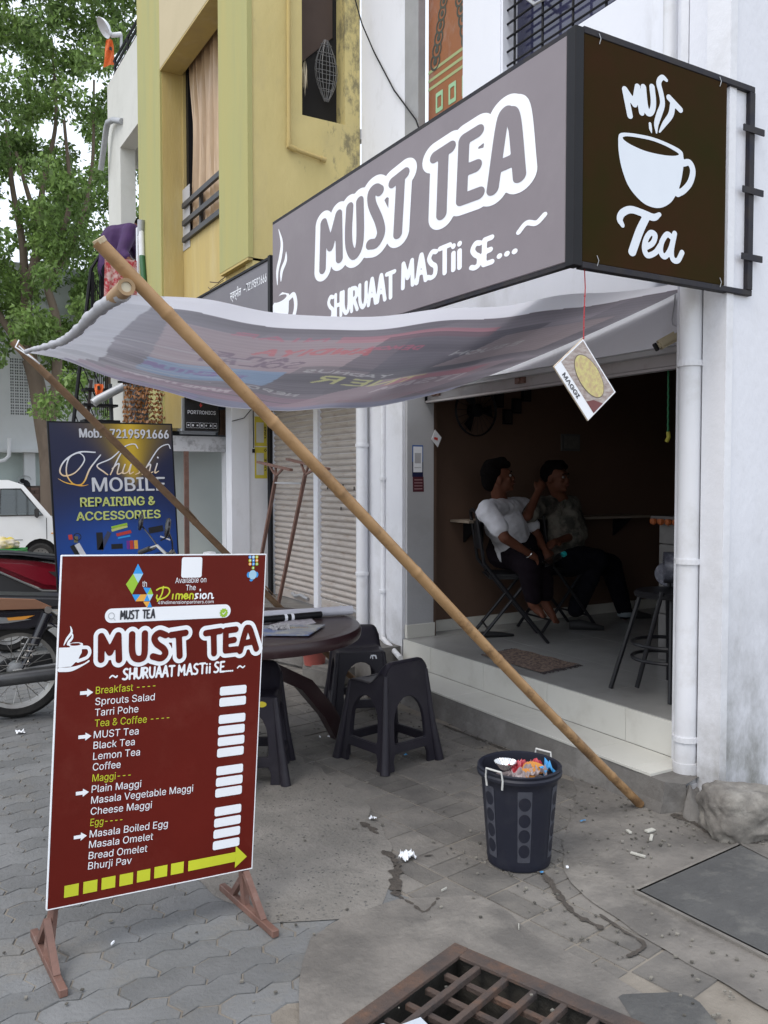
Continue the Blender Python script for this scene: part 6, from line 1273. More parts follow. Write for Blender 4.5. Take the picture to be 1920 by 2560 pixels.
def flagf(label, pxs, y0):
    t = thing('orange_flag', label, 'flag', pxs[0]); a, b, c_, d = [Vector(p) for p in pxs]; P = []
    for i in range(9):
        P.append([a.lerp(b, i/8).lerp(d.lerp(c_, i/8), j/9)+Vector((0, .02*math.sin(i*1.1+j*.7), 0)) for j in range(10)])
    build('cloth', MB().grid(P), mat('saffron_cloth', (.80, .17, .04), .7, trans=.3) if 'saffron_cloth' not in _M else _M['saffron_cloth'], t, smooth=True); 
    build('emblem', MB().box(a.lerp(c_, .42)+Vector((0, -.03, 0)), (.03, .002, .04)), kout, t); return t
flagf('limp orange flag hanging below the dish antenna', [(2.470, 10.800, 6.801), (2.542, 10.800, 6.819), (2.571, 10.800, 6.531), (2.429, 10.800, 6.459)], 10.8)
flagf('orange flag tied on the lower stairs under the awning edge', [(1.982, 9.400, 2.498), (2.072, 9.400, 2.503), (2.071, 9.400, 2.397), (1.996, 9.400, 2.330)], 9.4)
# stair, railing, laundry
str_ = thing('iron_staircase', 'black iron outdoor staircase with barred railing beside the cream pillar', 'staircase', (2.1, 10, 0))
def yb2(px, py, y=9.9): return None
A_ = Vector((2.092, 9.600, 3.896)); B_ = Vector((2.150, 9.600, 3.903)); 
R0 = [Vector((2.217, 9.900, 3.912)), Vector((2.157, 9.900, 3.971)), Vector((2.069, 9.900, 3.819)), Vector((1.855, 9.900, 2.099))]
build('hand_rail', MB().tube([R0[1], R0[2]], .018, 6).tube([R0[2], R0[3]], .022, 6).tube([R0[1], Vector((2.218, 9.900, 3.978))], .018, 6), blackm, str_)
build('thick_post', MB().bar((2.174, 9.900, 3.973), (2.206, 9.900, 3.003), .045), blackm, str_)
build('thick_post', MB().bar((2.081, 9.900, 3.785), (2.073, 9.900, 2.816), .035), blackm, str_)
for k in range(9):
    t = k/8; a_ = R0[2].lerp(R0[3], t*.9+.03); build('baluster', MB().bar(a_, a_+Vector((.11, 0, -.02))+Vector((.06, 0, -.42)), .010), blackm, str_)
for k in range(7):
    t = k/7; a_ = Vector((2.110, 9.900, 3.701)).lerp(Vector((1.940, 9.900, 2.102)), 0)+Vector((.022*k, 0, 0)); build('baluster', MB().bar(a_, a_+Vector((-.02, 0, -1.5)), .009), blackm, str_)
strg = [(Vector((2.035, 9.900, 2.548)), Vector((1.970, 9.900, 2.094)))]
build('stringer', MB().bar((2.053, 9.900, 2.593), (1.995, 9.900, 2.059), .05, .03), mat('dark_brown_steel', (.05, .035, .035), .5), str_)
build('stringer', MB().bar((2.257, 9.900, 2.560), (2.273, 9.900, 2.045), .07, .03), mat('slate_steel', (.06, .065, .075), .5), str_)
for z in (975, 1013, 1052):
    pass
for p_, q_ in (((1.966, 9.900, 2.482), (2.199, 9.900, 2.486)), ((1.951, 9.900, 2.314), (2.320, 9.900, 2.312)), ((1.949, 9.900, 2.138), (2.340, 9.900, 2.137))): build('tread', MB().bar(p_, q_, .22, .025), blackm, str_)
gp2 = thing('fat_grey_pipe', 'fat pale grey pipe sloping across the staircase below the awning', 'pipe', (1.974, 9.300, 2.279))
build('pipe', MB().tube([(1.946, 9.300, 2.286), (1.987, 9.300, 2.322), (2.350, 9.300, 2.530)], .045, 14), alu, gp2, smooth=True)
lc = thing('red_patterned_cloth', 'red cloth with white pattern hung over the balcony rail', 'cloth', (2.237, 9.300, 3.597))
a, b, c_, d = Vector((2.083, 9.300, 3.828)), Vector((2.416, 9.300, 3.821)), Vector((2.419, 9.300, 2.939)), Vector((2.054, 9.300, 2.827)); P = []
for i in range(30): P.append([a.lerp(b, i/29).lerp(d.lerp(c_, i/29), j/20)+Vector((0, .02*math.sin(i*.9+j*.2)*j/20, 0)) for j in range(21)])
build('cloth', MB().grid(P), mat('red_floral_cotton', (.42, .035, .05), .8, col2=(.60, .42, .42), vs=22, det=2, contrast=.25), lc, smooth=True)
hose = thing('green_white_hose', 'green and white striped sleeve leaning against the yellow column', 'pole', (2.237, 8.400, 3.726))
build('white_sleeve', MB().tube([(2.400, 9.063, 4.163), (2.400, 9.030, 3.810)], .03, 10), pipe_w, hose, smooth=True)
build('green_sleeve', MB().tube([(2.400, 9.030, 3.810), (2.400, 8.939, 3.381)], .03, 10), mat('bottle_green', (.03, .13, .05), .5), hose, smooth=True)
build('grey_tip', MB().tube([(2.400, 9.046, 4.183), (2.400, 9.069, 4.025)], .038, 10), alu, hose, smooth=True)
# ---------------------------------------------------------------- far white building with jali vents
fw = thing('far_white_building', 'white building with ventilator blocks and a pale green recess beyond the trees', 'building', (3, 22, 0))
fwm = mat('far_white_paint', (.62, .64, .66), .7, col2=(.56, .58, .60), vs=.6, stain=(.42, .43, .44), sa=.4, ss=.8)
wall_with('upper_wall', -14, 12, 22, 22.3, 2.2, 6.6, [(2.70, 3.22, 3.0, 4.36)], fwm, fw, 'y')
build('ledge', MB().bb(-14, 12, 21.85, 22.3, 2.12, 2.2), fwm, fw)
build('recess_wall', MB().bb(-14, 12, 22.3, 22.5, 1.32, 2.119), mat('pale_green_recess', (.46, .53, .51), .7, col2=(.40, .46, .45)), fw)
build('recess_pier', MB().bb(3.0, 3.25, 22.05, 22.299, 1.32, 2.119), fwm, fw); build('recess_pier', MB().bb(5.2, 5.5, 22.05, 22.299, 1.32, 2.119), fwm, fw)
brick = mat('old_brick', (.155, .095, .075), .9, col2=(.10, .07, .06), vs=4, bump=.4, rand=.3)
low = MB().bb(-14, 12, 22.1, 22.49, -.05, 1.319); build('low_wall', low, mat('dark_mortar', (.11, .09, .08), .9), fw)
brs = rectbm = None
bme = None
for r_ in range(9):
    for k in range(12):
        z = .62+r_*.078; x = 2.0+k*.205+(r_ % 2)*.10
        if bme is None:
            mbx = MB().box((0, 0, 0), (.19, .05, .066)); bme = bpy.data.meshes.new('brick'); bme.from_pydata(mbx.v, [], mbx.f); bme.materials.append(brick)
        o = bpy.data.objects.new('brick', bme); COL.objects.link(o); o.parent = fw; o.matrix_parent_inverse = Matrix.Translation((-3, -22, 0)); o.location = (x+random.uniform(-.004, .004), 22.09+random.uniform(-.008, .008), z)
jm = None
cvj = Canvas(0, 0, .104, .136, .004).rrect(.0, .0, .104, .136, .001)
for a_, b_ in ((.03, .035), (.074, .035)): cvj.rrect(a_-.016, b_-.022, a_+.016, b_+.02, .006, -1)
for a_, b_ in ((.03, .095), (.074, .095)): cvj.ell(a_, b_, .016, .024, -1)
V, F_ = cvj.mesh(); mbj = MB().add([(a, 0, b) for a, b in V], F_)
bmj = bmesh.new(); mej = bpy.data.meshes.new('ventilator_block'); mej.from_pydata(mbj.v, [], mbj.f); bmj.from_mesh(mej); rj = bmesh.ops.extrude_face_region(bmj, geom=bmj.faces[:])
for v in [g for g in rj['geom'] if isinstance(g, bmesh.types.BMVert)]: v.co.y += .05
bmesh.ops.recalc_face_normals(bmj, faces=bmj.faces); bmj.to_mesh(mej); bmj.free(); mej.materials.append(fwm)
for r_ in range(10):
    for k in range(5):
        o = bpy.data.objects.new('ventilator_block', mej); COL.objects.link(o); o.parent = fw; o.matrix_parent_inverse = Matrix.Translation((-3, -22, 0)); o.location = (2.70+k*.104, 22.0, 3.0+r_*.136)
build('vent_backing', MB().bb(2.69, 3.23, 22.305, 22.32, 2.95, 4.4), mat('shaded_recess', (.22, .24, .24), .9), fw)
wp = thing('white_waste_pipe', 'white waste pipe elbow on the far white wall above the van', 'pipe', (2.616, 21.800, 2.212)); build('pipe', MB().tube([(2.654, 21.800, 2.446), (2.630, 21.800, 2.025), (2.542, 21.800, 1.930), (2.267, 21.800, 1.853)], .045, 10), pipe_w, wp, smooth=True)
br_ = thing('black_scrap_heap', 'small dark scrap bundle on the far wall ledge above the bricks', 'scrap', (2.997, 22.000, 1.414))
build('bundle', MB().lathe([(0, 0), (.16, 0), (.15, .08), (.09, .18), (0, .2)], 12, (3.016, 22.150, 1.308)), blackm, br_, smooth=True); build('loop', MB().tube([Vector((2.997, 22.000, 1.414))+Vector((.14*math.cos(k*.5), 0, .10*math.sin(k*.5)+.05)) for k in range(10)], .012, 6), alu, br_)
# more of the street beyond, mostly hidden by foliage
ob = thing('pale_back_building', 'pale building glimpsed through the foliage behind the trees', 'building', (9, 30, 0)); build('wall', MB().bb(4, 20, 30, 31, 0, 7.5), fwm, ob)
# ---------------------------------------------------------------- trees
bark = mat('grey_brown_bark', (.19, .145, .11), .9, col2=(.12, .09, .07), vs=6, scale3=(1, 1, .4), bump=.7, bs=20, stain=(.26, .20, .15), sa=.5, ss=3)
leafm = mat('green_foliage', (.22, .33, .09), .45, col2=(.13, .21, .065), vs=1.0, rand=-.55, trans=.45, spec=.4)
leafy = mat('yellow_green_foliage', (.16, .25, .045), .45, col2=(.10, .18, .04), vs=1.2, rand=-.5, trans=.42, spec=.4)
def leaves(name, centers, per, size, m, parent, seed):
    r = np.random.default_rng(seed); n = len(centers)*per; cen = np.repeat(centers[:, :3], per, 0); rad = np.repeat(centers[:, 3], per)
    d = r.normal(size=(n, 3)); d /= np.linalg.norm(d, axis=1)[:, None]; p = cen+d*(rad*(.35+.65*r.random(n)**.5))[:, None]*np.array([1, 1, .75])
    ax_ = r.normal(size=(n, 3)); ax_[:, 2] -= .7; ax_ /= np.linalg.norm(ax_, axis=1)[:, None]
    sd = np.cross(ax_, r.normal(size=(n, 3))); sd /= np.linalg.norm(sd, axis=1)[:, None]; nn = np.cross(ax_, sd)
    L = (size*(.7+.6*r.random(n)))[:, None]; Wd = L*.24
    v = np.stack([p, p+ax_*L*.5+sd*Wd+nn*L*.06, p+ax_*L, p+ax_*L*.5-sd*Wd+nn*L*.06], 1).reshape(-1, 3)
    f = np.arange(4*n).reshape(n, 4); me = bpy.data.meshes.new(name); me.vertices.add(4*n); me.loops.add(4*n); me.polygons.add(n)
    me.vertices.foreach_set('co', v.ravel()); me.loops.foreach_set('vertex_index', f.ravel()); me.polygons.foreach_set('loop_start', np.arange(n)*4); me.update(calc_edges=True)
    return tag(link(name, me, m, parent), kind='stuff')
def limb(pts, r0, r1, n=10): 
    q = cr(pts, 6); return MB().tube([tuple(p) for p in q], list(np.linspace(r0, r1, len(q))), n, cap=False)
T1 = thing('big_tree', 'big leafy street tree with a forked grey brown trunk behind the blue board', 'tree', (2.95, 18, 0))
build('trunk', limb([(3.000, 17.890, -0.436), (2.928, 17.987, 0.754), (2.909, 18.048, 1.865), (2.827, 18.129, 2.579), (2.734, 18.220, 3.372), (2.627, 18.305, 3.848)], .20, .15), bark, T1, smooth=True)
for lb_pts, r0, r1 in (([(2.658, 18.279, 3.690), (2.605, 18.346, 4.483), (2.569, 18.411, 5.435), (2.537, 18.466, 6.229), (2.388, 18.604, 7.340), (2.311, 18.708, 8.609)], .13, .03), ([(2.852, 18.107, 2.420), (2.980, 17.937, 2.888), (3.061, 17.918, 3.519), (3.069, 17.963, 4.623), (2.935, 18.078, 5.412), (3.169, 17.977, 6.201), (3.356, 17.906, 7.069), (3.284, 18.017, 8.567)], .13, .03),
    ([(2.627, 18.305, 3.848), (2.395, 18.459, 4.245), (2.131, 18.637, 4.721), (1.735, 18.903, 5.435)], .10, .05), ([(2.591, 18.384, 5.118), (2.771, 18.314, 5.911), (2.821, 18.321, 6.705), (2.690, 18.412, 7.022), (2.470, 18.585, 7.974)], .11, .03), ([(2.817, 18.315, 6.546), (2.937, 18.285, 7.419), (3.166, 18.204, 8.609), (3.129, 18.298, 10.196)], .07, .02), ([(3.035, 18.137, 5.435), (3.536, 17.892, 6.546), (3.763, 17.809, 7.657), (3.832, 17.848, 9.402)], .06, .02)):
    build('limb', limb(lb_pts, r0, r1), bark, T1, smooth=True)
def ctr(n, seed, pxr, dr, gapf=0.):
    r = np.random.default_rng(seed); out = []
    while len(out) < n:
        px, py, dep = r.uniform(pxr[0], pxr[1]), r.uniform(pxr[2], pxr[3]), r.uniform(*dr)
        if py > 780 and px > 330: continue
        if py > 800 and r.random() < (py-800)/300: continue
        v = math.sin(px*.021+1.3)*math.cos(py*.017+.4)+.6*math.sin(px*.047+py*.031)
        if v < -.55 and r.random() < gapf: continue
        p = GD(px, py, dep); out.append((*p, r.uniform(.28, .5)))
    return np.array(out)
_f = Vector((math.sin(R(30.5))*math.cos(R(2.247)), math.cos(R(30.5))*math.cos(R(2.247)), -math.sin(R(2.247)))); _r = Vector((math.cos(R(30.5)), -math.sin(R(30.5)), 0)); _u = _r.cross(_f)
def GD(px, py, dep): return Vector((0, 0, 1.5))+(_f*2141+_r*(px-960)-_u*(py-1280))*(dep/2141)
leaves('crown', ctr(470, 5, (-560, 350, -420, 1020), (15.2, 19.0), .97), 260, .115, leafm, T1, 6)
T2 = thing('light_green_tree', 'lighter green tree filling the gap beyond the cream pillar', 'tree', (4.6, 21.5, 0))
build('trunk', limb([(5.0, 21.6, 0), (5.0, 21.6, 2), (4.9, 21.5, 4), (4.7, 21.5, 6)], .2, .08), bark, T2, smooth=True)
leaves('crown', ctr(70, 15, (60, 400, 430, 930), (19.5, 21.5), .7), 170, .13, leafy, T2, 9)
T3 = thing('far_left_tree', 'dark tree beyond the white building at the edge of the view', 'tree', (-1.5, 25, 0))
build('trunk', limb([(-1.5, 25, 0), (-1.5, 25, 3), (-1.2, 25, 7)], .25, .1), bark, T3, smooth=True)
leaves('crown', ctr(60, 25, (-500, 330, -300, 620), (23.5, 26.5), .9), 120, .22, leafm, T3, 19)
# ---------------------------------------------------------------- interior
shf = thing('wall_shelf', 'narrow pale shelf along the brown inside wall behind the two men', 'shelf', (4.6, 5.3, 1.2))
build('board', MB().bb(3.78, 5.7, 5.17, 5.415, 1.165, 1.185), mat('pale_shelf_board', (.30, .25, .20), .5), shf)
for x in (3.9, 4.75, 5.5): build('bracket', MB().prism([(0, 0), (.2, 0), (0, -.16)], (x, 5.41, 1.163), (0, -1, 0), (0, 0, 1), (1, 0, 0), .02), blackm, shf)
pf = thing('framed_certificate', 'small framed paper hung on the brown wall inside the shop', 'picture frame', (5, 5.41, 1.8))
build('frame', MB().bb(4.90, 5.10, 5.40, 5.418, 1.73, 1.87), mat('dull_frame', (.10, .10, .10), .4), pf); build('paper', MB().bb(4.925, 5.08, 5.392, 5.399, 1.75, 1.852), mat('dim_paper', (.16, .155, .14), .7, col2=(.10, .095, .09), vs=60), pf)
for i, (x, z) in enumerate(((4.10, 2.20), (4.24, 2.12), (4.33, 2.25), (4.42, 2.08), (4.52, 2.18), (4.33, 1.99))):
    t = thing('photo_frame', ['black photo frame, outermost left of the cluster high on the inside wall', 'tall black photo frame second in the cluster', 'top middle black photo frame of the cluster', 'black photo frame beside the middle of the cluster', 'black photo frame at the far end of the cluster', 'lowest black photo frame hanging under the cluster'][i], 'picture frame', (x, 5.41, z), 'black frames clustered on the inside wall')
    build('frame', MB().bb(x-.045, x+.045, 5.40, 5.418, z-.06, z+.06), blackm, t); build('picture', MB().bb(x-.032, x+.032, 5.395, 5.399, z-.047, z+.047), mat('dim_photo', (.03, .025, .025), .3) if i == 0 else _M['dim_photo'], t)
wf = thing('wall_fan', 'black round wall fan up in the dark corner inside the shop', 'fan', (3.9, 5.3, 2.05))
build('guard', MB().lathe([(.19, 0), (.2, .015), (.19, .03)], 30, (3.95, 5.30, 2.02), 'Y'), blackm, wf)
for k in range(20): a = k*.314; build('guard_wire', MB().tube([(3.95, 5.29, 2.02), (3.95+.19*math.cos(a), 5.30, 2.02+.19*math.sin(a))], .002, 4), blackm, wf)
for k in range(3): a = k*2.09; build('blade', MB().prism([(0, 0), (.15, -.05), (.16, .05)], (3.95, 5.32, 2.02), (math.cos(a), 0, math.sin(a)), (-math.sin(a), .3, math.cos(a)), (0, 1, 0), .004), blackm, wf)
build('hub', MB().lathe([(0, -.03), (.05, -.02), (.05, .06), (0, .08)], 16, (3.95, 5.31, 2.02), 'Y'), blackm, wf)
hg = thing('hanging_tag', 'white tag with a red mark dangling at the edge of the brown wall', 'tag', (3.75, 5.3, 1.78))
TF = Frame((3.494, 5.250, 1.787), Vector((3.551, 5.250, 1.730))-Vector((3.494, 5.250, 1.787)), Vector((3.526, 5.250, 1.858))-Vector((3.494, 5.250, 1.787)))
build('card', MB().prism([(0, 0), (1, 0), (1, 1), (0, 1)], TF.p(0, 0, 0), TF.u, TF.v, TF.n, .004), pipe_w, hg); flat('red_mark', [[(.25, .2), (.7, .45), (.6, .65), (.2, .4)]], TF, red_p, hg, .0055)
gr_ = thing('green_rope', 'green twisted rope with a yellow end hanging in the shop doorway', 'rope', (3.580, 3.137, 2.048))
rp = [Vector((3.580, 3.137, 2.068)), Vector((3.580, 3.134, 1.733))]; build('rope', MB().tube([rp[0].lerp(rp[1], k/40)+Vector((0, .0015*math.cos(k*1.3), 0)) for k in range(41)], .0055, 7), mat('green_nylon', (.01, .16, .06), .5), gr_)
build('yellow_end', MB().tube([(3.580, 3.134, 1.744), (3.580, 3.129, 1.718), (3.580, 3.142, 1.694)], .011, 8), mat('yellow_twine', (.42, .38, .05), .6), gr_)
mt_ = thing('door_mat', 'woven brown jute mat with frayed dark ends on the shop floor', 'mat', (3.56, 4.23, FZ))
ma, mb_, mc_, md = [Vector((p[0], p[1], FZ+.006)) for p in ((3.401, 4.501, 0.330), (3.730, 4.553, 0.330), (3.749, 3.960, 0.330), (3.392, 3.915, 0.330))]
P = []; 
for i in range(60): P.append([ma.lerp(mb_, j/30).lerp(md.lerp(mc_, j/30), i/59)+Vector((0, 0, .0035*((i+j) % 2)+.004*math.sin(i*.3)*math.sin(j*.4))) for j in range(31)])
build('weave', MB().grid(P), mat('jute_weave', (.20, .145, .11), .95, col2=(.08, .055, .05), vs=55, contrast=.3, bump=.8, bs=150), mt_)
fr = MB()
for j in range(70):
    for (p0, p1, q0, q1) in ((ma, mb_, md, mc_), (md, mc_, ma, mb_)):
        p = p0.lerp(p1, j/69); d = (p-q0.lerp(q1, j/69)).normalized(); fr.bar(p, p+d*random.uniform(.01, .035)+Vector((random.uniform(-.01, .01), random.uniform(-.01, .01), -.002)), .003, .003)
tag(build('fringe', fr, mat('dark_jute', (.05, .04, .04), .9), mt_), kind='stuff')
# folding chairs
chm = mat('black_tube_steel', (.012, .012, .015), .4, spec=.35); vin = mat('black_vinyl', (.010, .010, .012), .5, spec=.25)
def folding_chair(lb, pos, rz, group='folding chairs in the shop'):
    t = thing('folding_chair', lb, 'chair', (0, 0, 0), group); h = .47; w = .20
    build('seat', MB().box((0, .0, h), (.38, .36, .035)), vin, t, bevel=.014, seg=2)
    P = []
    for i in range(9):
        a = -.19+.38*i/8; P.append([(-.225-.03*math.cos(i/8*math.pi-math.pi/2)*.6, a, z) for z in (h+.20, h+.23, h+.36, h+.39)])
    build('backrest', MB().grid(P).grid([[(x-.02, y, z) for x, y, z in r_] for r_ in P]), vin, t, smooth=True)
    for s_ in (-1, 1):
        build('leg', MB().tube([(-.27, s_*w, h+.42), (-.22, s_*w, h+.1), (.24, s_*w, 0)], .0125, 8), chm, t, smooth=True)
        build('leg', MB().tube([(.10, s_*(w-.03), h-.02), (-.26, s_*(w-.03), 0)], .0125, 8), chm, t, smooth=True)
    build('back_tube', MB().tube([(-.27, -w, h+.42), (-.275, -w+.03, h+.46), (-.28, 0, h+.475), (-.275, w-.03, h+.46), (-.27, w, h+.42)], .0125, 8), chm, t, smooth=True)
    for z, x in ((.10, -.187), (.12, .145)): build('cross_rod', MB().tube([(x, -w+.02, z), (x, w-.02, z)], .008, 6), chm, t)
    t.location = pos; t.rotation_euler = (0, 0, rz); return t
folding_chair('black folding chair carrying the man in the white shirt', (3.96, 4.90, FZ), R(-30))
folding_chair('black folding chair carrying the man in the patterned shirt', (4.56, 5.06, FZ), R(-8))
# bar stool style chair on the right with steel back
bs_ = thing('tall_metal_chair', 'tall black metal chair with a dark oval seat at the right of the doorway', 'chair', (3.66, 3.15, FZ))
sc_ = Vector((3.70, 3.22, .87))
build('seat', MB().lathe([(0, .022), (.17, .02), (.185, .005), (.18, -.012), (0, -.014)], 28, sc_), vin, bs_, smooth=True)
for k, (dx, dy) in enumerate(((-.14, .16), (.15, .14), (-.13, -.14), (.15, -.15))):
    build('leg', MB().tube([sc_+Vector((dx*.7, dy*.7, -.01)), (sc_.x+dx*1.5*(-1 if k in () else 1), sc_.y+dy*1.35, FZ+.002)], .013, 8), chm, bs_, smooth=True)
build('leg', MB().tube([(3.550, 3.134, 0.901), (3.500, 3.254, 0.374)], .013, 8), chm, bs_, smooth=True)
for z in (.52, .60): build('foot_ring', MB().tube([sc_+Vector((.19*math.cos(a), .19*math.sin(a), z-.87)) for a in np.linspace(0, 6.283, 21)], .010, 7), chm, bs_, smooth=True)
build('backrest', MB().tube([sc_+Vector((.16*math.cos(a), .16*math.sin(a), .13)) for a in np.linspace(-.9, .9, 9)], .09, 10), mat('plastic_wrapped_backrest', (.12, .125, .15), .25, col2=(.07, .07, .09), vs=20, stain=(.4, .4, .45), sa=.5, ss=30), bs_, smooth=True)
build('back_panel', MB().lathe([(0, -.012), (.075, -.012), (.085, 0), (.075, .012), (0, .012)], 28, (3.880, 3.378, 0.949), Matrix.Rotation(R(90), 3, 'Y') @ Matrix.Diagonal((.85, 1.25, 1))), _M['plastic_wrapped_backrest'], bs_, smooth=True)
for a in (-.7, .7): build('back_strut', MB().tube([sc_+Vector((.16*math.cos(a), .16*math.sin(a), 0)), sc_+Vector((.16*math.cos(a), .16*math.sin(a), .16))], .012, 8), chm, bs_)
# counter made of boxes
cn = thing('serving_counter', 'dim counter of grey blocks with an orange edged top inside the shop', 'counter', (4.2, 3.3, FZ))
cb = mat('grey_block_cladding', (.16, .155, .15), .7, col2=(.11, .105, .10), vs=8, rand=.1)
for r_ in range(6):
    for k in range(4): build('block', MB().bb(4.32+.004, 4.62, 3.17+k*.17+.002, 3.338+k*.17, FZ+r_*.15+.002, FZ+r_*.15+.148), cb, cn, bevel=.004)
build('counter_top', MB().bb(4.28, 4.66, 3.15, 3.88, FZ+.902, FZ+.93), mat('dark_counter', (.05, .04, .04), .3), cn)
ov = MB()
for k in range(12): ov.lathe([(0, -.03), (.02, -.018), (.025, 0), (.02, .012), (0, .014)], 8, (4.275, 3.19+k*.06, FZ+.90))
for k in range(12): build('orange_scallop', MB().lathe([(0, -.03), (.02, -.018), (.025, 0), (.02, .012), (0, .014)], 8, (4.275, 3.19+k*.06, FZ+.90)), mat('orange_fringe', (.35, .09, .02), .6) if k == 0 else _M['orange_fringe'], cn)
sl_ = thing('black_slipper', 'black slipper lying under the chair of the man in white', 'slipper', (3.85, 5.0, FZ))
def shoe(name, c, ang, L, m, parent=None, h=.07):
    P = []; rz = Matrix.Rotation(ang, 3, 'Z')
    for i in range(11):
        s_ = i/10; wd = .045*(math.sin(math.pi*min(1, .15+s_*.85))**.5*.9+.12); hh = h*(1.0 if s_ < .3 else 1-.55*(s_-.3)/.7)*(.85+.15*math.sin(s_*3))
        P.append([Vector(c)+rz @ Vector(((s_-.3)*L, wd*math.cos(a), max(0.0, hh*(.5+.5*math.sin(a))))) for a in np.linspace(-math.pi/2, 1.5*math.pi, 13)])
    mb = MB().grid(P); mb.add([P[0][k] for k in range(12)], [tuple(range(12))]); mb.add([P[-1][k] for k in range(12)], [tuple(range(12))])
    return build(name, mb, m, parent, smooth=True)
shm = mat('black_canvas_shoe', (.02, .02, .022), .7)
shoe('sole', (3.86, 5.02, FZ), R(-20), .27, shm, sl_, .045)
# ---------------------------------------------------------------- people
def flesh(name, chains, blobs, m, parent, vox=.010, smooth=6, tag_=None, wr=0.):
    """one continuous surface: tapered chains and ellipsoids merged by voxel remesh, then smoothed"""
    bm = bmesh.new()
    for pts, rs in chains:
        q = [Vector(p) for p in pts]
        for i in range(len(q)-1):
            a, b, ra, rb = q[i], q[i+1], rs[i], rs[i+1]; L = (b-a).length; d = (b-a)/max(L, 1e-5)
            rot = d.to_track_quat('Z', 'Y').to_matrix().to_4x4(); n = 12; pr = [(ra*math.sin(t), -ra*math.cos(t)) for t in np.linspace(.25, 1.5, 4)]+[(rb*math.sin(t), L-rb*math.cos(t)) for t in np.linspace(1.6, 2.9, 4)]
            mb = MB().lathe(pr, n, (0, 0, 0)); mb.add([(0, 0, -ra)], []); k = len(mb.v)-1; mb.f += [(k, (j+1) % n, j) for j in range(n)]; mb.add([(0, 0, L+rb)], []); k = len(mb.v)-1; o = (len(pr)-1)*n; mb.f += [(k, o+j, o+(j+1) % n) for j in range(n)]
            vs = [bm.verts.new((Matrix.Translation(a) @ rot) @ Vector(p)) for p in mb.v]
            for f in mb.f:
                try: bm.faces.new([vs[t] for t in f])
                except ValueError: pass
    for c, rad, rot in blobs:
        M_ = Matrix.Translation(c) @ (rot.to_4x4() if rot is not None else Matrix.Identity(4)) @ Matrix.Diagonal((*rad, 1))
        bmesh.ops.create_icosphere(bm, subdivisions=3, radius=1, matrix=M_)
    bmesh.ops.recalc_face_normals(bm, faces=bm.faces)
    me = bpy.data.meshes.new(name); bm.to_mesh(me); bm.free(); o = bpy.data.objects.new(name, me); COL.objects.link(o)
    r_ = o.modifiers.new('r', 'REMESH'); r_.mode = 'VOXEL'; r_.voxel_size = vox
    s_ = o.modifiers.new('s', 'SMOOTH'); s_.iterations = smooth; s_.factor = .5
    me2 = bpy.data.meshes.new_from_object(o.evaluated_get(bpy.context.evaluated_depsgraph_get())); me2.name = name
    COL.objects.unlink(o); bpy.data.objects.remove(o); me2.shade_smooth()
    if len(me2.materials): me2.materials.clear()
    if wr:
        nv = len(me2.vertices); co = np.empty(nv*3); me2.vertices.foreach_get('co', co); co = co.reshape(-1, 3); no = np.empty(nv*3); me2.vertices.foreach_get('normal', no); no = no.reshape(-1, 3)
        d = np.array([1-abs(mnoise.noise(Vector((p[0]*9, p[1]*9, p[2]*17+p[0]*8))))*2.4+.6*mnoise.noise(Vector((p[0]*26, p[1]*26, p[2]*34))) for p in co]); co = co+no*(d*wr*.6+.004)[:, None]
        me2.vertices.foreach_set('co', co.ravel()); me2.update()
    return link(name, me2, m, parent)
skin = mat('brown_skin', (.12, .045, .026), .6, col2=(.09, .034, .02), vs=6, spec=.2)
hairm = mat('black_hair', (.005, .004, .004), .95, bump=.6, bs=120, spec=.05)
tee = mat('white_cotton_shirt', (.62, .62, .66), .85, col2=(.42, .42, .44), vs=5, bump=.5, bs=14)
camo = mat('patterned_shirt', (.15, .14, .115), .9, col2=(.035, .035, .028), vs=11, contrast=.25, bump=.4, bs=16, stain=(.24, .19, .16), sa=.6, ss=9)
jean = mat('dark_trousers', (.005, .005, .008), .95, col2=(.008, .008, .012), vs=8, spec=.1)
jean2 = mat('plum_black_trousers', (.009, .006, .009), .95, spec=.1)
def hand(chains, w, d, up, s_=1., curl=.6):
    """palm + five fingers as chains from wrist w pointing d"""
    w = Vector(w); d = Vector(d).normalized(); up = Vector(up); side = d.cross(up).normalized(); up = side.cross(d)
    pm = w+d*.085*s_
    chains.append(([w, w+d*.045*s_, pm], [.024*s_, .030*s_, .026*s_])); chains.append(([w+d*.03*s_-side*.012*s_, pm-side*.024*s_], [.018*s_, .014*s_])); chains.append(([w+d*.03*s_+side*.012*s_, pm+side*.024*s_], [.018*s_, .014*s_]))
    for k, (o, L) in enumerate(((-.030, .060), (-.010, .074), (.010, .070), (.029, .052))):
        b = pm+side*o*s_; k1 = b+(d-up*curl*.5).normalized()*L*.45*s_; k2 = k1+(d-up*curl*1.3).normalized()*L*.33*s_; k3 = k2+(d-up*curl*2.2).normalized()*L*.25*s_
        chains.append(([b-d*.02*s_, b, k1, k2, k3], [.010*s_, .0095*s_, .0088*s_, .008*s_, .007*s_]))
    t0 = w+d*.02*s_-side*.02*s_; t1 = t0+(d*.6-side*.8).normalized()*.04*s_; t2 = t1+(d-side*.1-up*.3).normalized()*.03*s_
    chains.append(([t0, t1, t2], [.014*s_, .011*s_, .009*s_]))
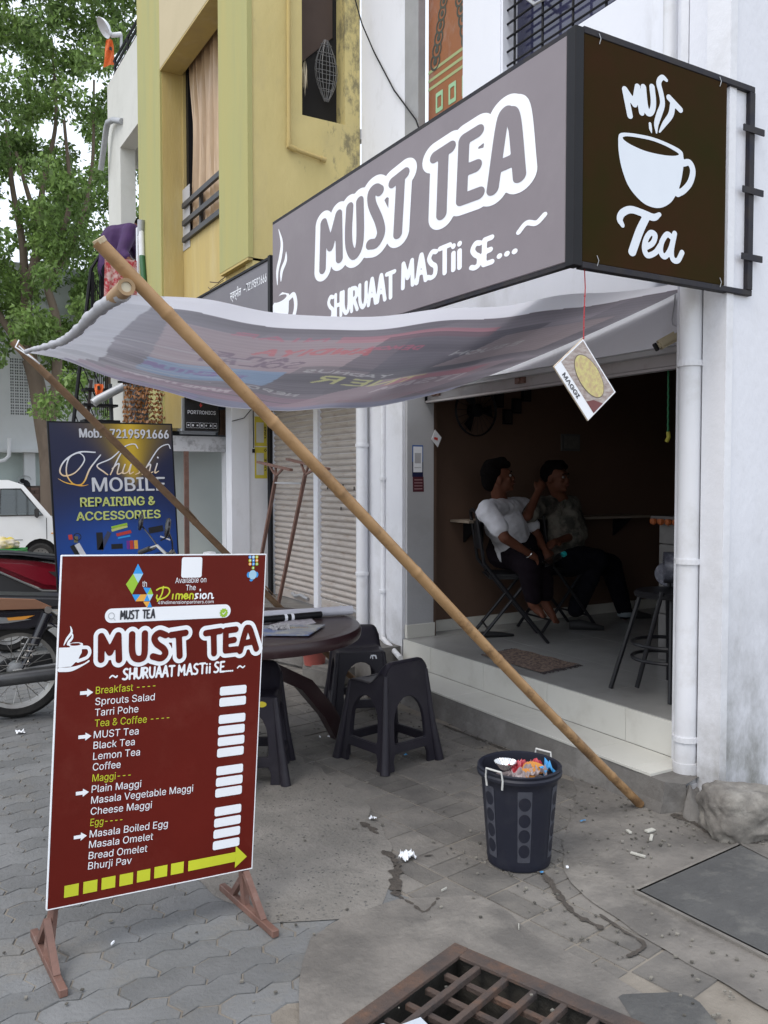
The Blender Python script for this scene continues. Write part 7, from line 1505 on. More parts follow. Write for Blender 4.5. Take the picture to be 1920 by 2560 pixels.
def head(chains, blobs, c, face, up, s_=1.):
    """head at c looking along face"""
    c = Vector(c); f = Vector(face).normalized(); side = f.cross(Vector(up)).normalized(); u_ = side.cross(f)
    Rm = Matrix((side, f, u_)).transposed()
    P = lambda a, b, z: c+side*a*s_+f*b*s_+u_*z*s_
    blobs += [(P(0, -.012, .025), (.075*s_, .094*s_, .088*s_), Rm), (P(0, .022, -.045), (.056*s_, .065*s_, .062*s_), Rm), (P(0, .066, -.088), (.026*s_, .022*s_, .020*s_), Rm),
              (P(-.034, .058, -.018), (.024*s_, .022*s_, .018*s_), Rm), (P(.034, .058, -.018), (.024*s_, .022*s_, .018*s_), Rm), (P(0, .078, .035), (.05*s_, .014*s_, .012*s_), Rm)]
    chains.append(([P(0, .080, .015), P(0, .100, -.022)], [.010*s_, .014*s_])); chains.append(([P(-.016, .098, -.026), P(.016, .098, -.026)], [.009*s_, .009*s_]))
    chains.append(([P(-.022, .084, -.055), P(0, .093, -.054), P(.022, .084, -.055)], [.007*s_, .010*s_, .007*s_]))
    for q in (-1, 1): blobs.append((P(q*.077, -.01, -.008), (.010*s_, .020*s_, .031*s_), Rm))
    return P, Rm
def face_parts(P, Rm, par, s_=1., beard=False):
    for q in (-1, 1):
        build('eye', MB().lathe([(.0115*s_*math.sin(t), -.0115*s_*math.cos(t)) for t in np.linspace(.01, 3.13, 8)], 12, P(q*.030, .076, .005)), mat('eye_white', (.16, .14, .13), .5) if 'eye_white' not in _M else _M['eye_white'], par, smooth=True)
        build('pupil', MB().lathe([(.0055*s_*math.sin(t), -.0055*s_*math.cos(t)) for t in np.linspace(.01, 3.13, 6)], 10, P(q*.030, .0845, .005)), dark, par, smooth=True)
        build('eyebrow', MB().tube([P(q*.048, .078, .026), P(q*.032, .091, .031), P(q*.014, .092, .027)], [.003, .005, .003], 6), hairm, par, smooth=True)
    lip_ = mat('lip', (.12, .035, .03), .45) if 'lip' not in _M else _M['lip']
    build('mouth', MB().tube([P(-.022, .090, -.056), P(0, .102, -.055), P(.022, .090, -.056)], [.003, .0055, .003], 8), lip_, par, smooth=True)
def bracelet(c, n, r, m, par, name='bracelet'):
    build(name, MB().lathe([(r, -.005), (r+.003, 0), (r, .005), (r-.001, 0)], 20, c, Vector(n).to_track_quat('Z', 'Y').to_matrix(), closed=True), m, par, smooth=True)
# man in white shirt
m1 = thing('person', 'man in a white shirt leaning back on a folding chair and holding a small bottle', 'person', (3.95, 4.86, FZ))
Y1 = 4.85
hip = Vector((4.060, 5.000, 0.958)); chest = Vector((3.904, 4.920, 1.163)); neck0 = Vector((3.84, 4.86, 1.325)); hd = Vector((3.771, 4.800, 1.500))
shN = Vector((3.589, 4.680, 1.276)); shF = Vector((4.121, 4.980, 1.285)); elN = Vector((3.633, 4.560, 1.098)); haN = Vector((3.915, 4.560, 0.946)); elF = Vector((4.199, 4.880, 1.059)); haF = Vector((4.129, 4.680, 0.938))
kN = Vector((3.911, 4.640, 0.878)); kF = Vector((4.124, 4.760, 0.874)); anN = Vector((3.933, 4.620, 0.625)); anF = Vector((4.077, 4.660, 0.633)); 
ch, bl = [], []
ch += [([neck0+Vector((0, 0, -.03)), hd+Vector((-.02, 0, -.05))], [.058, .054]), ([shN, elN, haN-(haN-elN).normalized()*.10], [.050, .040, .025]), ([shF, elF, haF-(haF-elF).normalized()*.10], [.050, .040, .025]),
       ([hip+Vector((0, -.09, 0)), kN, anN], [.09, .062, .040]), ([hip+Vector((0, .09, 0)), kF, anF], [.09, .062, .040]), ([hip, chest, neck0-Vector((0, 0, .05))], [.10, .10, .06])]
hand(ch, haN-(haN-elN).normalized()*.10, haN-elN, (0, -.3, 1), .95, .9); hand(ch, haF-(haF-elF).normalized()*.10, haF-elF, (0, -.3, 1), .95, .9)
def foot(ch, an, toe, s_=1.):
    an = Vector(an); toe = Vector(toe); d = (toe-an); side = d.cross(Vector((0, 0, 1))).normalized()
    ch.append(([an-d*.12, an+d*.45, toe-d*.15], [.034, .032, .022]))
    for k in range(5): o = (k-2)*.014; ch.append(([toe-d*.22+side*o, toe-d*.05*abs(k-1)*.5+side*o*1.15], [.012, .0105 if k else .014]))
foot(ch, anN+Vector((.01, 0, -.02)), Vector((3.991, 4.560, 0.530))); foot(ch, anF+Vector((.0, 0, -.02)), Vector((4.120, 4.580, 0.474)))
Pm, Rm = head(ch, bl, hd, (.86, -.50, .22), (0, 0, 1), 1.0)
flesh('body', ch, bl, skin, m1, .0085, 5); face_parts(Pm, Rm, m1)
flesh('hair', [([Pm(0, -.05, .105), Pm(0, .045, .11)], [.045, .038]), ([Pm(-.035, -.04, .095), Pm(-.03, .065, .088)], [.045, .03]), ([Pm(.035, -.04, .095), Pm(.03, .07, .085)], [.045, .028])], [(Pm(0, -.042, .045), (.092, .085, .092), Rm), (Pm(0, -.075, .0), (.075, .055, .08), Rm)], hairm, m1, .009, 2)
sh_ = [([hip+Vector((.0, 0, .02)), hip+Vector((-.02, 0, .12)), chest, chest+Vector((-.01, 0, .09))], [.145, .135, .135, .105]), ([shN+Vector((.02, .06, -.01)), shN+Vector((0, 0, -.012)), shN.lerp(elN, .62)], [.066, .062, .062]), ([shF+Vector((-.02, -.06, -.01)), shF+Vector((0, 0, -.012)), shF.lerp(elF, .6)], [.066, .062, .060]), ([shN+Vector((.01, .03, .015)), shF+Vector((-.01, -.03, .015))], [.060, .060]), ([hip.lerp(chest, .3)+Vector((.02, -.03, 0)), chest+Vector((.02, -.03, 0))], [.125, .125])]
flesh('shirt', sh_, [], tee, m1, .010, 6, wr=.010)
flesh('trousers', [([hip+Vector((-.02, -.08, -.01)), kN, anN+Vector((0, 0, .045))], [.128, .082, .056]), ([hip+Vector((-.02, .08, -.01)), kF, anF+Vector((0, 0, .045))], [.128, .082, .056]), ([hip+Vector((0, -.07, .03)), hip+Vector((0, .07, .03))], [.14, .14])], [], jean2, m1, .010, 5, wr=.008)
bracelet(haN-(haN-elN).normalized()*.085, haN-elN, .033, mat('steel_bangle', (.6, .6, .6), .2, metal=1), m1)
bo2 = thing('small_bottle', 'small clear bottle with a turquoise cap held by the man in the white shirt', 'bottle', haF); b0 = haF+Vector((-.10, -.05, -.05)); b1v = haF+Vector((.10, -.04, .015)); dv = (b1v-b0).normalized()
build('bottle_body', MB().tube([b0, b0+dv*.02, b1v-dv*.05, b1v-dv*.02, b1v], [.022, .028, .028, .014, .013], 16), glass('clear_bottle', mixf=.2, tint=(.75, .78, .8)), bo2, smooth=True)
build('cap', MB().tube([b1v-dv*.004, b1v+dv*.018], .019, 16), mat('turquoise_cap', (.02, .42, .42), .35), bo2, smooth=True)
# man in patterned shirt
m2 = thing('person', 'man in a loose patterned shirt sitting with one hand raised to his chin', 'person', (4.56, 5.06, FZ))
hip = Vector((4.60, 5.04, .88)); chest = Vector((4.56, 5.03, 1.16)); neck0 = Vector((4.55, 5.00, 1.335)); hd = Vector((4.451, 4.970, 1.500))
shN = Vector((4.283, 4.980, 1.292)); shF = Vector((4.734, 5.120, 1.290)); elN = Vector((4.028, 4.800, 1.229)); haN = Vector((4.188, 4.840, 1.444)); elF = Vector((4.675, 4.950, 1.069)); haF = Vector((4.257, 4.800, 1.023))
kN = Vector((4.767, 4.860, 0.869)); kF = Vector((5.143, 5.080, 0.793)); anF = Vector((5.314, 5.080, 0.341)); anN = Vector((4.621, 4.920, 0.462))
ch, bl = [], []
ch += [([neck0+Vector((0, 0, -.03)), hd+Vector((-.0, 0.02, -.05))], [.058, .054]), ([shN, elN, haN+(elN-haN).normalized()*.06], [.048, .040, .026]), ([shF, elF, haF+(elF-haF).normalized()*.10], [.048, .040, .026]),
       ([hip+Vector((0, -.09, 0)), kN, anN], [.09, .060, .038]), ([hip+Vector((0, .09, 0)), kF, anF+Vector((0, 0, .02))], [.09, .060, .036]), ([anF+Vector((0, 0, .02)), Vector((anF.x+.03, anF.y, FZ+.06))], [.036, .034]), ([hip, chest, neck0-Vector((0, 0, .05))], [.11, .11, .06])]
hand(ch, haN+(elN-haN).normalized()*.06, haN-elN+Vector((.02, 0, 0)), (-.3, -.8, .1), .95, 1.0); hand(ch, haF+(elF-haF).normalized()*.10, haF-elF, (0, -.3, 1), .95, .7)
Pm, Rm = head(ch, bl, hd, (.35, -.92, .05), (0, 0, 1), 1.0)
flesh('body', ch, bl, skin, m2, .0085, 5); face_parts(Pm, Rm, m2)
flesh('hair', [([Pm(0, -.05, .10), Pm(0, .045, .105)], [.045, .036]), ([Pm(-.035, -.03, .095), Pm(-.03, .06, .085)], [.04, .028]), ([Pm(.035, -.03, .095), Pm(.03, .06, .085)], [.04, .028])], [(Pm(0, -.04, .045), (.088, .085, .088), Rm)], hairm, m2, .009, 2)
flesh('shirt', [([hip+Vector((.0, 0, .03)), chest, chest+Vector((0, 0, .09))], [.16, .160, .12]), ([shN+Vector((.02, .03, .0)), shN, shN.lerp(elN, .75)], [.072, .070, .064]), ([shF+Vector((-.02, -.03, 0)), shF, elF, elF.lerp(haF, .22)], [.072, .072, .066, .074]), ([shN, shF], [.070, .070])], [], camo, m2, .010, 6, wr=.012)
build('collar', MB().prism([(0, 0), (.05, .02), (.01, -.10)], shN.lerp(shF, .35)+Vector((0, -.12, .03)), (1, 0, 0), (0, 0, 1), (0, -1, 0), .008).prism([(0, 0), (-.05, .02), (-.01, -.10)], shN.lerp(shF, .85)+Vector((0, -.13, .03)), (1, 0, 0), (0, 0, 1), (0, -1, 0), .008), camo, m2)
flesh('trousers', [([hip+Vector((-.02, -.08, -.01)), kN, anN+Vector((0, 0, .03))], [.13, .084, .060]), ([hip+Vector((-.02, .08, -.01)), kF, anF+Vector((0, 0, .05))], [.13, .084, .056]), ([hip+Vector((0, -.07, .0)), hip+Vector((0, .07, .0))], [.14, .14])], [], jean, m2, .010, 5, wr=.008)
build('rolled_cuff', MB().lathe([(.056, -.02), (.062, -.018), (.064, .015), (.058, .02)], 20, anF+Vector((0, 0, .035))), mat('pale_denim_cuff', (.20, .24, .26), .9), m2, smooth=True)
shoe('shoe', (anF.x+.05, anF.y-.01, FZ+.001), R(-22), .27, shm, m2, .085); shoe('shoe', (anN.x+.02, anN.y-.02, FZ+.001), R(-40), .26, shm, m2, .085)
# person bending over the rail on the landing
m3 = thing('person', 'person in a purple shirt bending over the balcony rail above the red cloth', 'person', (2.5, 9.9, 3.08))
hp_ = Vector((2.286, 9.900, 3.877)); bk_ = Vector((2.342, 9.900, 4.172)); sh3 = Vector((2.486, 9.850, 4.247)); hd3 = Vector((2.621, 9.900, 4.337)); el3 = Vector((2.334, 9.600, 3.962)); ha3 = Vector((2.403, 9.450, 3.839)); el4 = Vector((2.580, 10.050, 4.127)); ha4 = Vector((2.585, 9.900, 3.959))
ch, bl = [], []
ch += [([hp_, bk_, sh3], [.12, .13, .10]), ([sh3, hd3], [.055, .055]), ([sh3+Vector((-.03, -.12, 0)), el3, ha3+(el3-ha3)*.3], [.05, .04, .026]), ([sh3+Vector((0, .12, 0)), el4, ha4+(el4-ha4)*.3], [.05, .04, .026]), ([hp_+Vector((0, -.09, 0)), hp_+Vector((.03, -.10, -.42)), Vector((hp_.x+.02, hp_.y-.1, 3.12))], [.09, .06, .04]), ([hp_+Vector((0, .09, 0)), hp_+Vector((.03, .10, -.42)), Vector((hp_.x+.02, hp_.y+.1, 3.12))], [.09, .06, .04])]
hand(ch, ha3+(el3-ha3)*.3, ha3-el3, (0, 0, 1), .95, .7); hand(ch, ha4+(el4-ha4)*.3, ha4-el4, (0, 0, 1), .95, .7)
Pm, Rm = head(ch, bl, hd3, (.55, -.1, -.83), (.8, 0, .5), 1.0)
flesh('body', ch, bl, skin, m3, .011, 4)
flesh('hair', [], [(Pm(0, -.03, .04), (.086, .09, .088), Rm)], hairm, m3, .012, 2)
flesh('shirt', [([hp_+Vector((0, 0, -.03)), bk_, sh3], [.155, .165, .125]), ([sh3+Vector((-.03, -.12, 0)), el3, el3.lerp(ha3, .45)], [.085, .066, .05]), ([sh3+Vector((0, .12, 0)), el4, el4.lerp(ha4, .45)], [.085, .066, .05])], [], mat('purple_cotton', (.055, .018, .095), .8, col2=(.038, .012, .065), vs=6, bump=.4, bs=16), m3, .012, 4)
flesh('trousers', [([hp_+Vector((0, -.08, -.08)), hp_+Vector((.03, -.10, -.42)), Vector((hp_.x+.02, hp_.y-.1, 3.2))], [.13, .09, .07]), ([hp_+Vector((0, .08, -.08)), hp_+Vector((.03, .10, -.42)), Vector((hp_.x+.02, hp_.y+.1, 3.2))], [.13, .09, .07])], [], jean, m3, .013, 4)
# ---------------------------------------------------------------- vehicles
rub = mat('tyre_rubber', (.013, .012, .012), .9, col2=(.028, .026, .024), vs=12, bump=.3, bs=60); chrome = mat('brushed_metal', (.42, .41, .39), .3, metal=.85, col2=(.30, .28, .26), vs=9)
blk = mat('gloss_black_paint', (.012, .012, .018), .2, coat=.4); blkp = mat('matt_black_plastic', (.025, .025, .027), .6, col2=(.035, .033, .032)); tan = mat('tan_vinyl', (.20, .085, .045), .5, col2=(.22, .11, .06)); mred = mat('metallic_red_paint', (.22, .010, .022), .22, coat=.6)
silv = mat('dull_aluminium', (.30, .30, .30), .45, metal=.7); orgr = mat('orange_stripe', (.75, .30, .03), .4)
def bikewheel(t, name, c, r, wid, axis_m, spokes=26, disc=False):
    w = build(name, MB().lathe([(r-.06, -wid*.5), (r-.03, -wid*.62), (r-.008, -wid*.4), (r, 0), (r-.008, wid*.4), (r-.03, wid*.62), (r-.06, wid*.5), (r-.065, 0)], 48, c, axis_m, closed=True), rub, t, smooth=True)
    build('rim', MB().lathe([(r-.085, -.018), (r-.06, -.025), (r-.055, .0), (r-.06, .025), (r-.085, .018), (r-.078, 0)], 48, c, axis_m, closed=True), chrome, w, smooth=True)
    build('hub', MB().lathe([(0, -.06), (.02, -.06), (.055, -.05), (.06, 0), (.055, .05), (.02, .06), (0, .06)], 20, c, axis_m), silv, w, smooth=True)
    if spokes:
        mb = MB()
        for k in range(spokes):
            a = 2*math.pi*k/spokes; b = a+(.55 if k % 2 else -.55); z0 = .035 if k % 4 < 2 else -.035
            p = axis_m @ Vector((.05*math.cos(b), .05*math.sin(b), z0)); q = axis_m @ Vector(((r-.08)*math.cos(a), (r-.08)*math.sin(a), 0)); build('spoke', MB().tube([Vector(c)+p, Vector(c)+q], .0022, 4, cap=False), chrome, w)
    return w
def vehicle(name, label, cat, pos, rz, group=None):
    t = thing(name, label, cat, (0, 0, 0), group); return t
def settle(t, pos, rz, sc=1.): t.location = pos; t.rotation_euler = (0, 0, rz); t.scale = (sc, sc, sc)
AY = Matrix.Rotation(R(90), 3, 'X')    # lathe axis -> y
# motorcycle: x forward, rear axle at origin
mo = vehicle('motorcycle', 'black motorcycle with a tan sided seat parked behind the maroon menu board', 'motorcycle', None, 0)
bikewheel(mo, 'rear_wheel', (0, 0, .30), .30, .085, AY); bikewheel(mo, 'front_wheel', (1.25, 0, .30), .30, .075, AY)
for s_ in (-1, 1):
    sa = build('shock_absorber', MB().tube([(.02, s_*.12, .33), (.09, s_*.12, .47)], .011, 8).tube([(.09, s_*.12, .47), (.17, s_*.12, .66)], .030, 12), blk, mo, smooth=True)
    P = [Vector((.02, s_*.12, .33)).lerp(Vector((.16, s_*.12, .64)), k/90)+Vector((.030*math.cos(k*.55)*.9, .030*math.sin(k*.55), -.030*math.cos(k*.55)*.4)) for k in range(8, 60)]
    build('spring', MB().tube(P, .005, 5), chrome, sa, smooth=True)
    build('top_eye', MB().lathe([(0, -.02), (.022, -.02), (.022, .02), (0, .02)], 12, (.175, s_*.125, .685), AY), chrome, sa)
    build('swing_arm', MB().bar((-.03, s_*.09, .30), (.48, s_*.08, .33), .025, .045), silv, mo, bevel=.006)
seat = [(-.42, .735), (-.38, .775), (-.1, .79), (.2, .765), (.45, .735), (.62, .745), (.60, .69), (.2, .68), (-.15, .70), (-.38, .70)]
P = []
build('seat', MB().prism(seat, (0, .115, 0), (1, 0, 0), (0, 0, 1), (0, -1, 0), .23), mat('seat_vinyl', (.018, .018, .022), .45), mo, bevel=.02, seg=3)
build('tan_seat_side', MB().prism([(-.45, .70), (-.36, .765), (-.1, .775), (.10, .755), (.20, .70), (.17, .69), (-.1, .70), (-.4, .695)], (0, -.117, 0), (1, 0, 0), (0, 0, 1), (0, -1, 0), .008).prism([(-.45, .70), (-.36, .765), (-.1, .775), (.10, .755), (.20, .70), (-.4, .695)], (0, .125, 0), (1, 0, 0), (0, 0, 1), (0, -1, 0), .008), tan, mo, bevel=.003)
build('tail_panel', MB().prism([(-.50, .66), (-.44, .69), (.18, .685), (.22, .60), (.05, .565), (-.40, .60)], (0, .10, 0), (1, 0, 0), (0, 0, 1), (0, -1, 0), .20), blk, mo, bevel=.012, seg=2)
build('grey_tail_stripe', MB().prism([(-.45, .645), (-.1, .655), (.08, .628), (-.05, .615), (-.42, .622)], (0, -.102, 0), (1, 0, 0), (0, 0, 1), (0, -1, 0), .004), silv, mo)
build('orange_tail_stripe', MB().prism([(-.06, .648), (.10, .652), (.04, .630), (-.05, .630)], (0, -.104, 0), (1, 0, 0), (0, 0, 1), (0, -1, 0), .003), orgr, mo)
build('side_cover', MB().prism([(.25, .63), (.58, .66), (.62, .50), (.42, .44), (.33, .52)], (0, .12, 0), (1, 0, 0), (0, 0, 1), (0, -1, 0), .24), blk, mo, bevel=.015, seg=2)
build('silver_cover_badge', MB().prism([(.29, .61), (.56, .635), (.58, .55), (.45, .515), (.38, .53)], (0, -.122, 0), (1, 0, 0), (0, 0, 1), (0, -1, 0), .004), silv, mo)
MoF = Frame((0, -.127, 0), (1, 0, 0), (0, 0, 1)); put('badge_script', Canvas(.25, .5, .65, .66, .004).stroke(cr([(.34, .60), (.31, .605), (.33, .585), (.31, .575)]), .004).stroke(cr([(.345, .575), (.36, .60), (.355, .575), (.38, .60), (.385, .58), (.41, .60), (.42, .585), (.45, .605), (.46, .585), (.50, .61)]), .003), MoF, blk, mo, .001)
build('rear_mudguard', MB().grid([[(.345*math.cos(a), y, .30+.345*math.sin(a)) for y in (-.07, -.05, .05, .07)] for a in np.linspace(.6, 2.7, 22)]), blkp, mo, smooth=True)
build('tail_lamp', MB().box((-.50, 0, .655), (.06, .15, .06)), mat('red_lens', (.35, .01, .01), .2), mo, bevel=.012)
build('silencer', MB().tube([(-.50, -.155, .265), (-.46, -.155, .27), (.25, -.15, .29), (.40, -.13, .26), (.75, -.08, .22)], [.030, .042, .045, .026, .022], 16), mat('sooty_silencer', (.07, .07, .075), .35, metal=.7, col2=(.12, .12, .12), vs=7), mo, smooth=True)
build('chain_case', MB().prism([(-.12, .24), (-.14, .30), (-.06, .36), (.5, .38), (.56, .30), (.5, .24)], (0, .10, 0), (1, 0, 0), (0, 0, 1), (0, -1, 0), .03), blkp, mo, bevel=.008)
build('foot_bracket', MB().bar((.33, -.13, .30), (.42, -.12, .62), .02, .03).box((.36, -.16, .33), (.05, .10, .03)), silv, mo)
build('engine', MB().box((.62, 0, .36), (.34, .22, .20)).tube([(.70, 0, .42), (.82, 0, .60)], .075, 14), silv, mo, bevel=.012)
for k in range(6): build('cooling_fin', MB().bar(Vector((.70, 0, .45)).lerp(Vector((.81, 0, .60)), k/6), Vector((.70, 0, .45)).lerp(Vector((.81, 0, .60)), k/6+.05), .20, .16), silv, mo)
P = []
for i, (x, w_, z0, z1) in enumerate(((.56, .05, .70, .80), (.66, .10, .66, .86), (.80, .13, .66, .90), (.95, .12, .70, .90), (1.04, .06, .76, .86))): P.append([(x, w_*math.cos(a), (z0+z1)/2+(z1-z0)/2*math.sin(a)) for a in np.linspace(0, 2*math.pi, 17)])
build('fuel_tank', MB().grid(P), blk, mo, smooth=True)
for s_ in (-1, 1): build('fork', MB().tube([(1.25, s_*.08, .30), (1.02, s_*.08, .92)], .018, 10), chrome, mo, smooth=True)
build('front_mudguard', MB().grid([[(1.25+.335*math.cos(a), y, .30+.335*math.sin(a)) for y in (-.055, 0, .055)] for a in np.linspace(.5, 2.5, 18)]), blk, mo, smooth=True)
build('headlight', MB().lathe([(0, .07), (.085, .06), (.095, .02), (.07, -.07), (0, -.09)], 20, (1.10, 0, .86), Matrix.Rotation(R(90), 3, 'Y')), blk, mo, smooth=True)
build('handlebar', MB().tube([(.84, -.36, .98), (.93, -.22, 1.03), (1.0, -.08, .94), (1.0, .08, .94), (.93, .22, 1.03), (.84, .36, .98)], .012, 8), chrome, mo, smooth=True)
for s_ in (-1, 1):
    build('hand_grip', MB().tube([(.84, s_*.37, .975), (.89, s_*.27, 1.01)], .018, 10), blkp, mo); build('brake_lever', MB().tube([(.92, s_*.24, 1.02), (.94, s_*.34, 1.0), (.92, s_*.42, .98)], .006, 6), blk, mo)
    mi = build('mirror', MB().lathe([(0, -.008), (.045, -.006), (.052, .0), (.05, .012), (0, .02)], 20, (.86, s_*.40, 1.19), Matrix.Rotation(R(-80), 3, 'Y') @ Matrix.Diagonal((1.2, .85, 1))), blk, mo, smooth=True)
    build('mirror_glass', MB().lathe([(.044, 0), (0, .001)], 18, (.851, s_*.40, 1.188), Matrix.Rotation(R(-80), 3, 'Y') @ Matrix.Diagonal((1.2, .85, 1))), mat('mirror_face', (.7, .72, .75), .05, metal=1) if 'mirror_face' not in _M else _M['mirror_face'], mi)
    build('mirror_stalk', MB().tube([(.93, s_*.22, 1.03), (.90, s_*.33, 1.10), (.865, s_*.395, 1.16)], .006, 6), blk, mo)
settle(mo, (.72, 5.76, 0), R(-3))
# scooter: rear axle origin, x forward
so = vehicle('scooter', 'dark red scooter with a black seat standing behind the blue board', 'scooter', None, 0)
bikewheel(so, 'rear_wheel', (0, 0, .22), .22, .10, AY, 0); bikewheel(so, 'front_wheel', (1.24, 0, .22), .22, .09, AY, 0)
body = [(-.5, .66), (-.48, .78), (-.066, .79), (.13, .773), (.40, .707), (.60, .625), (.60, .49), (.40, .497), (.25, .523), (-.066, .68), (-.25, .70)]
build('body_panel', MB().prism(body, (0, .16, 0), (1, 0, 0), (0, 0, 1), (0, -1, 0), .32), mred, so, bevel=.04, seg=4, smooth=True)
build('dark_vent', MB().prism([(.30, .665), (.42, .655), (.56, .60), (.57, .52), (.44, .545)], (0, -.161, 0), (1, 0, 0), (0, 0, 1), (0, -1, 0), .006), blkp, so)
build('silver_trim', MB().tube([(-.35, -.165, .76), (-.2, -.168, .75), (-.066, -.17, .68), (.25, -.172, .512), (.58, -.17, .485)], .009, 6), silv, so, smooth=True)
build('seat', MB().prism([(-.5, .80), (-.3, .84), (0, .835), (.35, .79), (.62, .72), (.62, .645), (.40, .72), (.1, .785), (-.1, .80)], (0, .14, 0), (1, 0, 0), (0, 0, 1), (0, -1, 0), .28), mat('scooter_seat', (.02, .022, .03), .5), so, bevel=.025, seg=3, smooth=True)
build('under_panel', MB().prism([(-.45, .70), (-.25, .70), (-.066, .67), (.25, .50), (.60, .47), (.55, .34), (-.1, .36), (-.40, .50)], (0, .15, 0), (1, 0, 0), (0, 0, 1), (0, -1, 0), .29), blkp, so, bevel=.01)
build('engine_cover', MB().prism([(-.25, .30), (-.1, .36), (.3, .34), (.42, .24), (.25, .15), (-.1, .16), (-.22, .22)], (0, .14, 0), (1, 0, 0), (0, 0, 1), (0, -1, 0), .26), mat('sooty_metal', (.05, .05, .055), .5, metal=.4, col2=(.09, .085, .08), vs=14), so, bevel=.02)
build('kick_start', MB().tube([(.1, -.16, .26), (.3, -.18, .22), (.5, -.17, .20)], .012, 8), silv, so)
build('foot_board', MB().prism([(.55, .30), (.95, .28), (1.02, .36), (.98, .40), (.9, .33), (.55, .35)], (0, .17, 0), (1, 0, 0), (0, 0, 1), (0, -1, 0), .34), blkp, so, bevel=.01)
build('front_shield', MB().prism([(.98, .35), (1.05, .38), (.98, .95), (.90, .98), (.92, .70)], (0, .20, 0), (1, 0, 0), (0, 0, 1), (0, -1, 0), .40), mred, so, bevel=.03, seg=3, smooth=True)
build('front_fender', MB().grid([[(1.24+.26*math.cos(a), y, .22+.26*math.sin(a)) for y in (-.07, 0, .07)] for a in np.linspace(.3, 2.8, 16)]), mred, so, smooth=True)
build('handlebar', MB().tube([(.86, -.32, 1.0), (.92, 0, 1.02), (.86, .32, 1.0)], .02, 8), blkp, so, smooth=True)
for s_ in (-1, 1):
    build('mirror', MB().lathe([(0, -.01), (.05, -.004), (.055, .01), (0, .02)], 18, (.86, s_*.30, 1.18), Matrix.Rotation(R(-85), 3, 'Y')), mat('pale_blue_mirror_shell', (.5, .58, .66), .3) if s_ == -1 else _M['pale_blue_mirror_shell'], so, smooth=True); build('mirror_stalk', MB().tube([(.88, s_*.22, 1.01), (.865, s_*.28, 1.14)], .006, 6), blkp, so)
build('grab_rail', MB().tube([(-.2, -.14, .80), (-.42, -.12, .80), (-.46, 0, .80), (-.42, .12, .80), (-.2, .14, .80)], .012, 8), silv, so, smooth=True)
settle(so, (0.934, 7.987, 0.000), R(-3), 1.05)
# van
va = vehicle('van', 'small white van parked in front of the far white building, its nose toward the tree', 'van', None, 0)
vp = mat('white_van_paint', (.72, .72, .72), .3, coat=.3, col2=(.68, .68, .67))
gl_ = glass('van_glass', mixf=.10, tint=(.30, .36, .31), rough=.03)
prof = [(0, .28), (0, 1.0), (.10, 1.55), (.22, 1.78), (.5, 1.84), (2.2, 1.84), (2.48, 1.74), (3.02, 1.06), (3.35, .92), (3.45, .62), (3.42, .30)]
def arch(cx_): return [(cx_+.34*math.cos(a), .28+.34*math.sin(a)*1.05) for a in np.linspace(0, math.pi, 11)]
poly = prof+arch(2.78)+arch(.62)
bmv = bmesh.new()
outs = poly; vs = [bmv.verts.new((x, 0, z)) for x, z in outs]
win1 = [(2.02, 1.12), (2.05, 1.66), (2.42, 1.66), (2.84, 1.12)]; win2 = [(1.05, 1.12), (1.05, 1.66), (1.95, 1.66), (1.95, 1.12)]; win3 = [(.15, 1.14), (.25, 1.64), (.97, 1.66), (.97, 1.12)]
lps = [vs]
for w_ in (win1, win2, win3): lps.append([bmv.verts.new((x, 0, z)) for x, z in w_])
for lp in lps:
    for a, b in zip(lp, lp[1:]+lp[:1]): bmv.edges.new((a, b))
bmesh.ops.triangle_fill(bmv, use_beauty=True, edges=bmv.edges[:]); bmesh.ops.recalc_face_normals(bmv, faces=bmv.faces)
side = bmv.copy(); 
for yy, nm in ((0., 'near_side'), (1.4, 'far_side')):
    b2 = bmv.copy()
    for v in b2.verts: v.co.y = yy+(.10*max(0, (v.co.z-1.1)/.75)*(1 if yy == 0 else -1))
    bmobj('body_side', b2, vp, va)
sk_ = MB(); n = len(prof)
P = [[(x, .10*max(0, (z-1.1)/.75), z) for x, z in prof], [(x, 1.4-.10*max(0, (z-1.1)/.75), z) for x, z in prof]]
for i in range(n-1):
    if i == 6: continue
    sk_.add([P[0][i], P[0][i+1], P[1][i+1], P[1][i]], [(0, 1, 2, 3)])
build('body_shell', sk_, vp, va, fixn=False)
build('windscreen', MB().add([P[0][6], P[0][7], P[1][7], P[1][6]], [(0, 1, 2, 3)]), gl_, va, fixn=False)
for w_ in (win1, win2, win3):
    for yy in (.0, 1.4):
        build('side_window', MB().add([(x, yy+(.10*max(0, (z-1.1)/.75)*(1 if yy == 0 else -1)), z) for x, z in w_], [tuple(range(4))]), gl_, va, fixn=False)
        q = [(x, yy+(.10*max(0, (z-1.1)/.75)-.006 if yy == 0 else -.10*max(0, (z-1.1)/.75)+.006), z) for x, z in w_]; build('window_seal', MB().tube(q+[q[0]], .016, 5), blkp, va)
for x in (1.98, 1.0): build('door_gap', MB().bb(x-.006, x+.006, -.004, .0, .35, 1.1), dark, va)
build('door_gap', MB().bb(2.90, 2.912, -.004, 0, .62, 1.06), dark, va); build('crease', MB().bar((.2, -.004, .62), (2.45, -.004, .62), .006, .012), blkp, va); build('sill', MB().bb(.98, 2.42, -.01, .02, .24, .32), blkp, va)
build('indicator', MB().box((3.02, -.008, .74), (.06, .012, .025)), orgr, va, bevel=.004)
build('wing_mirror', MB().box((2.72, -.10, 1.17), (.08, .14, .20)), blkp, va, bevel=.02, seg=2)
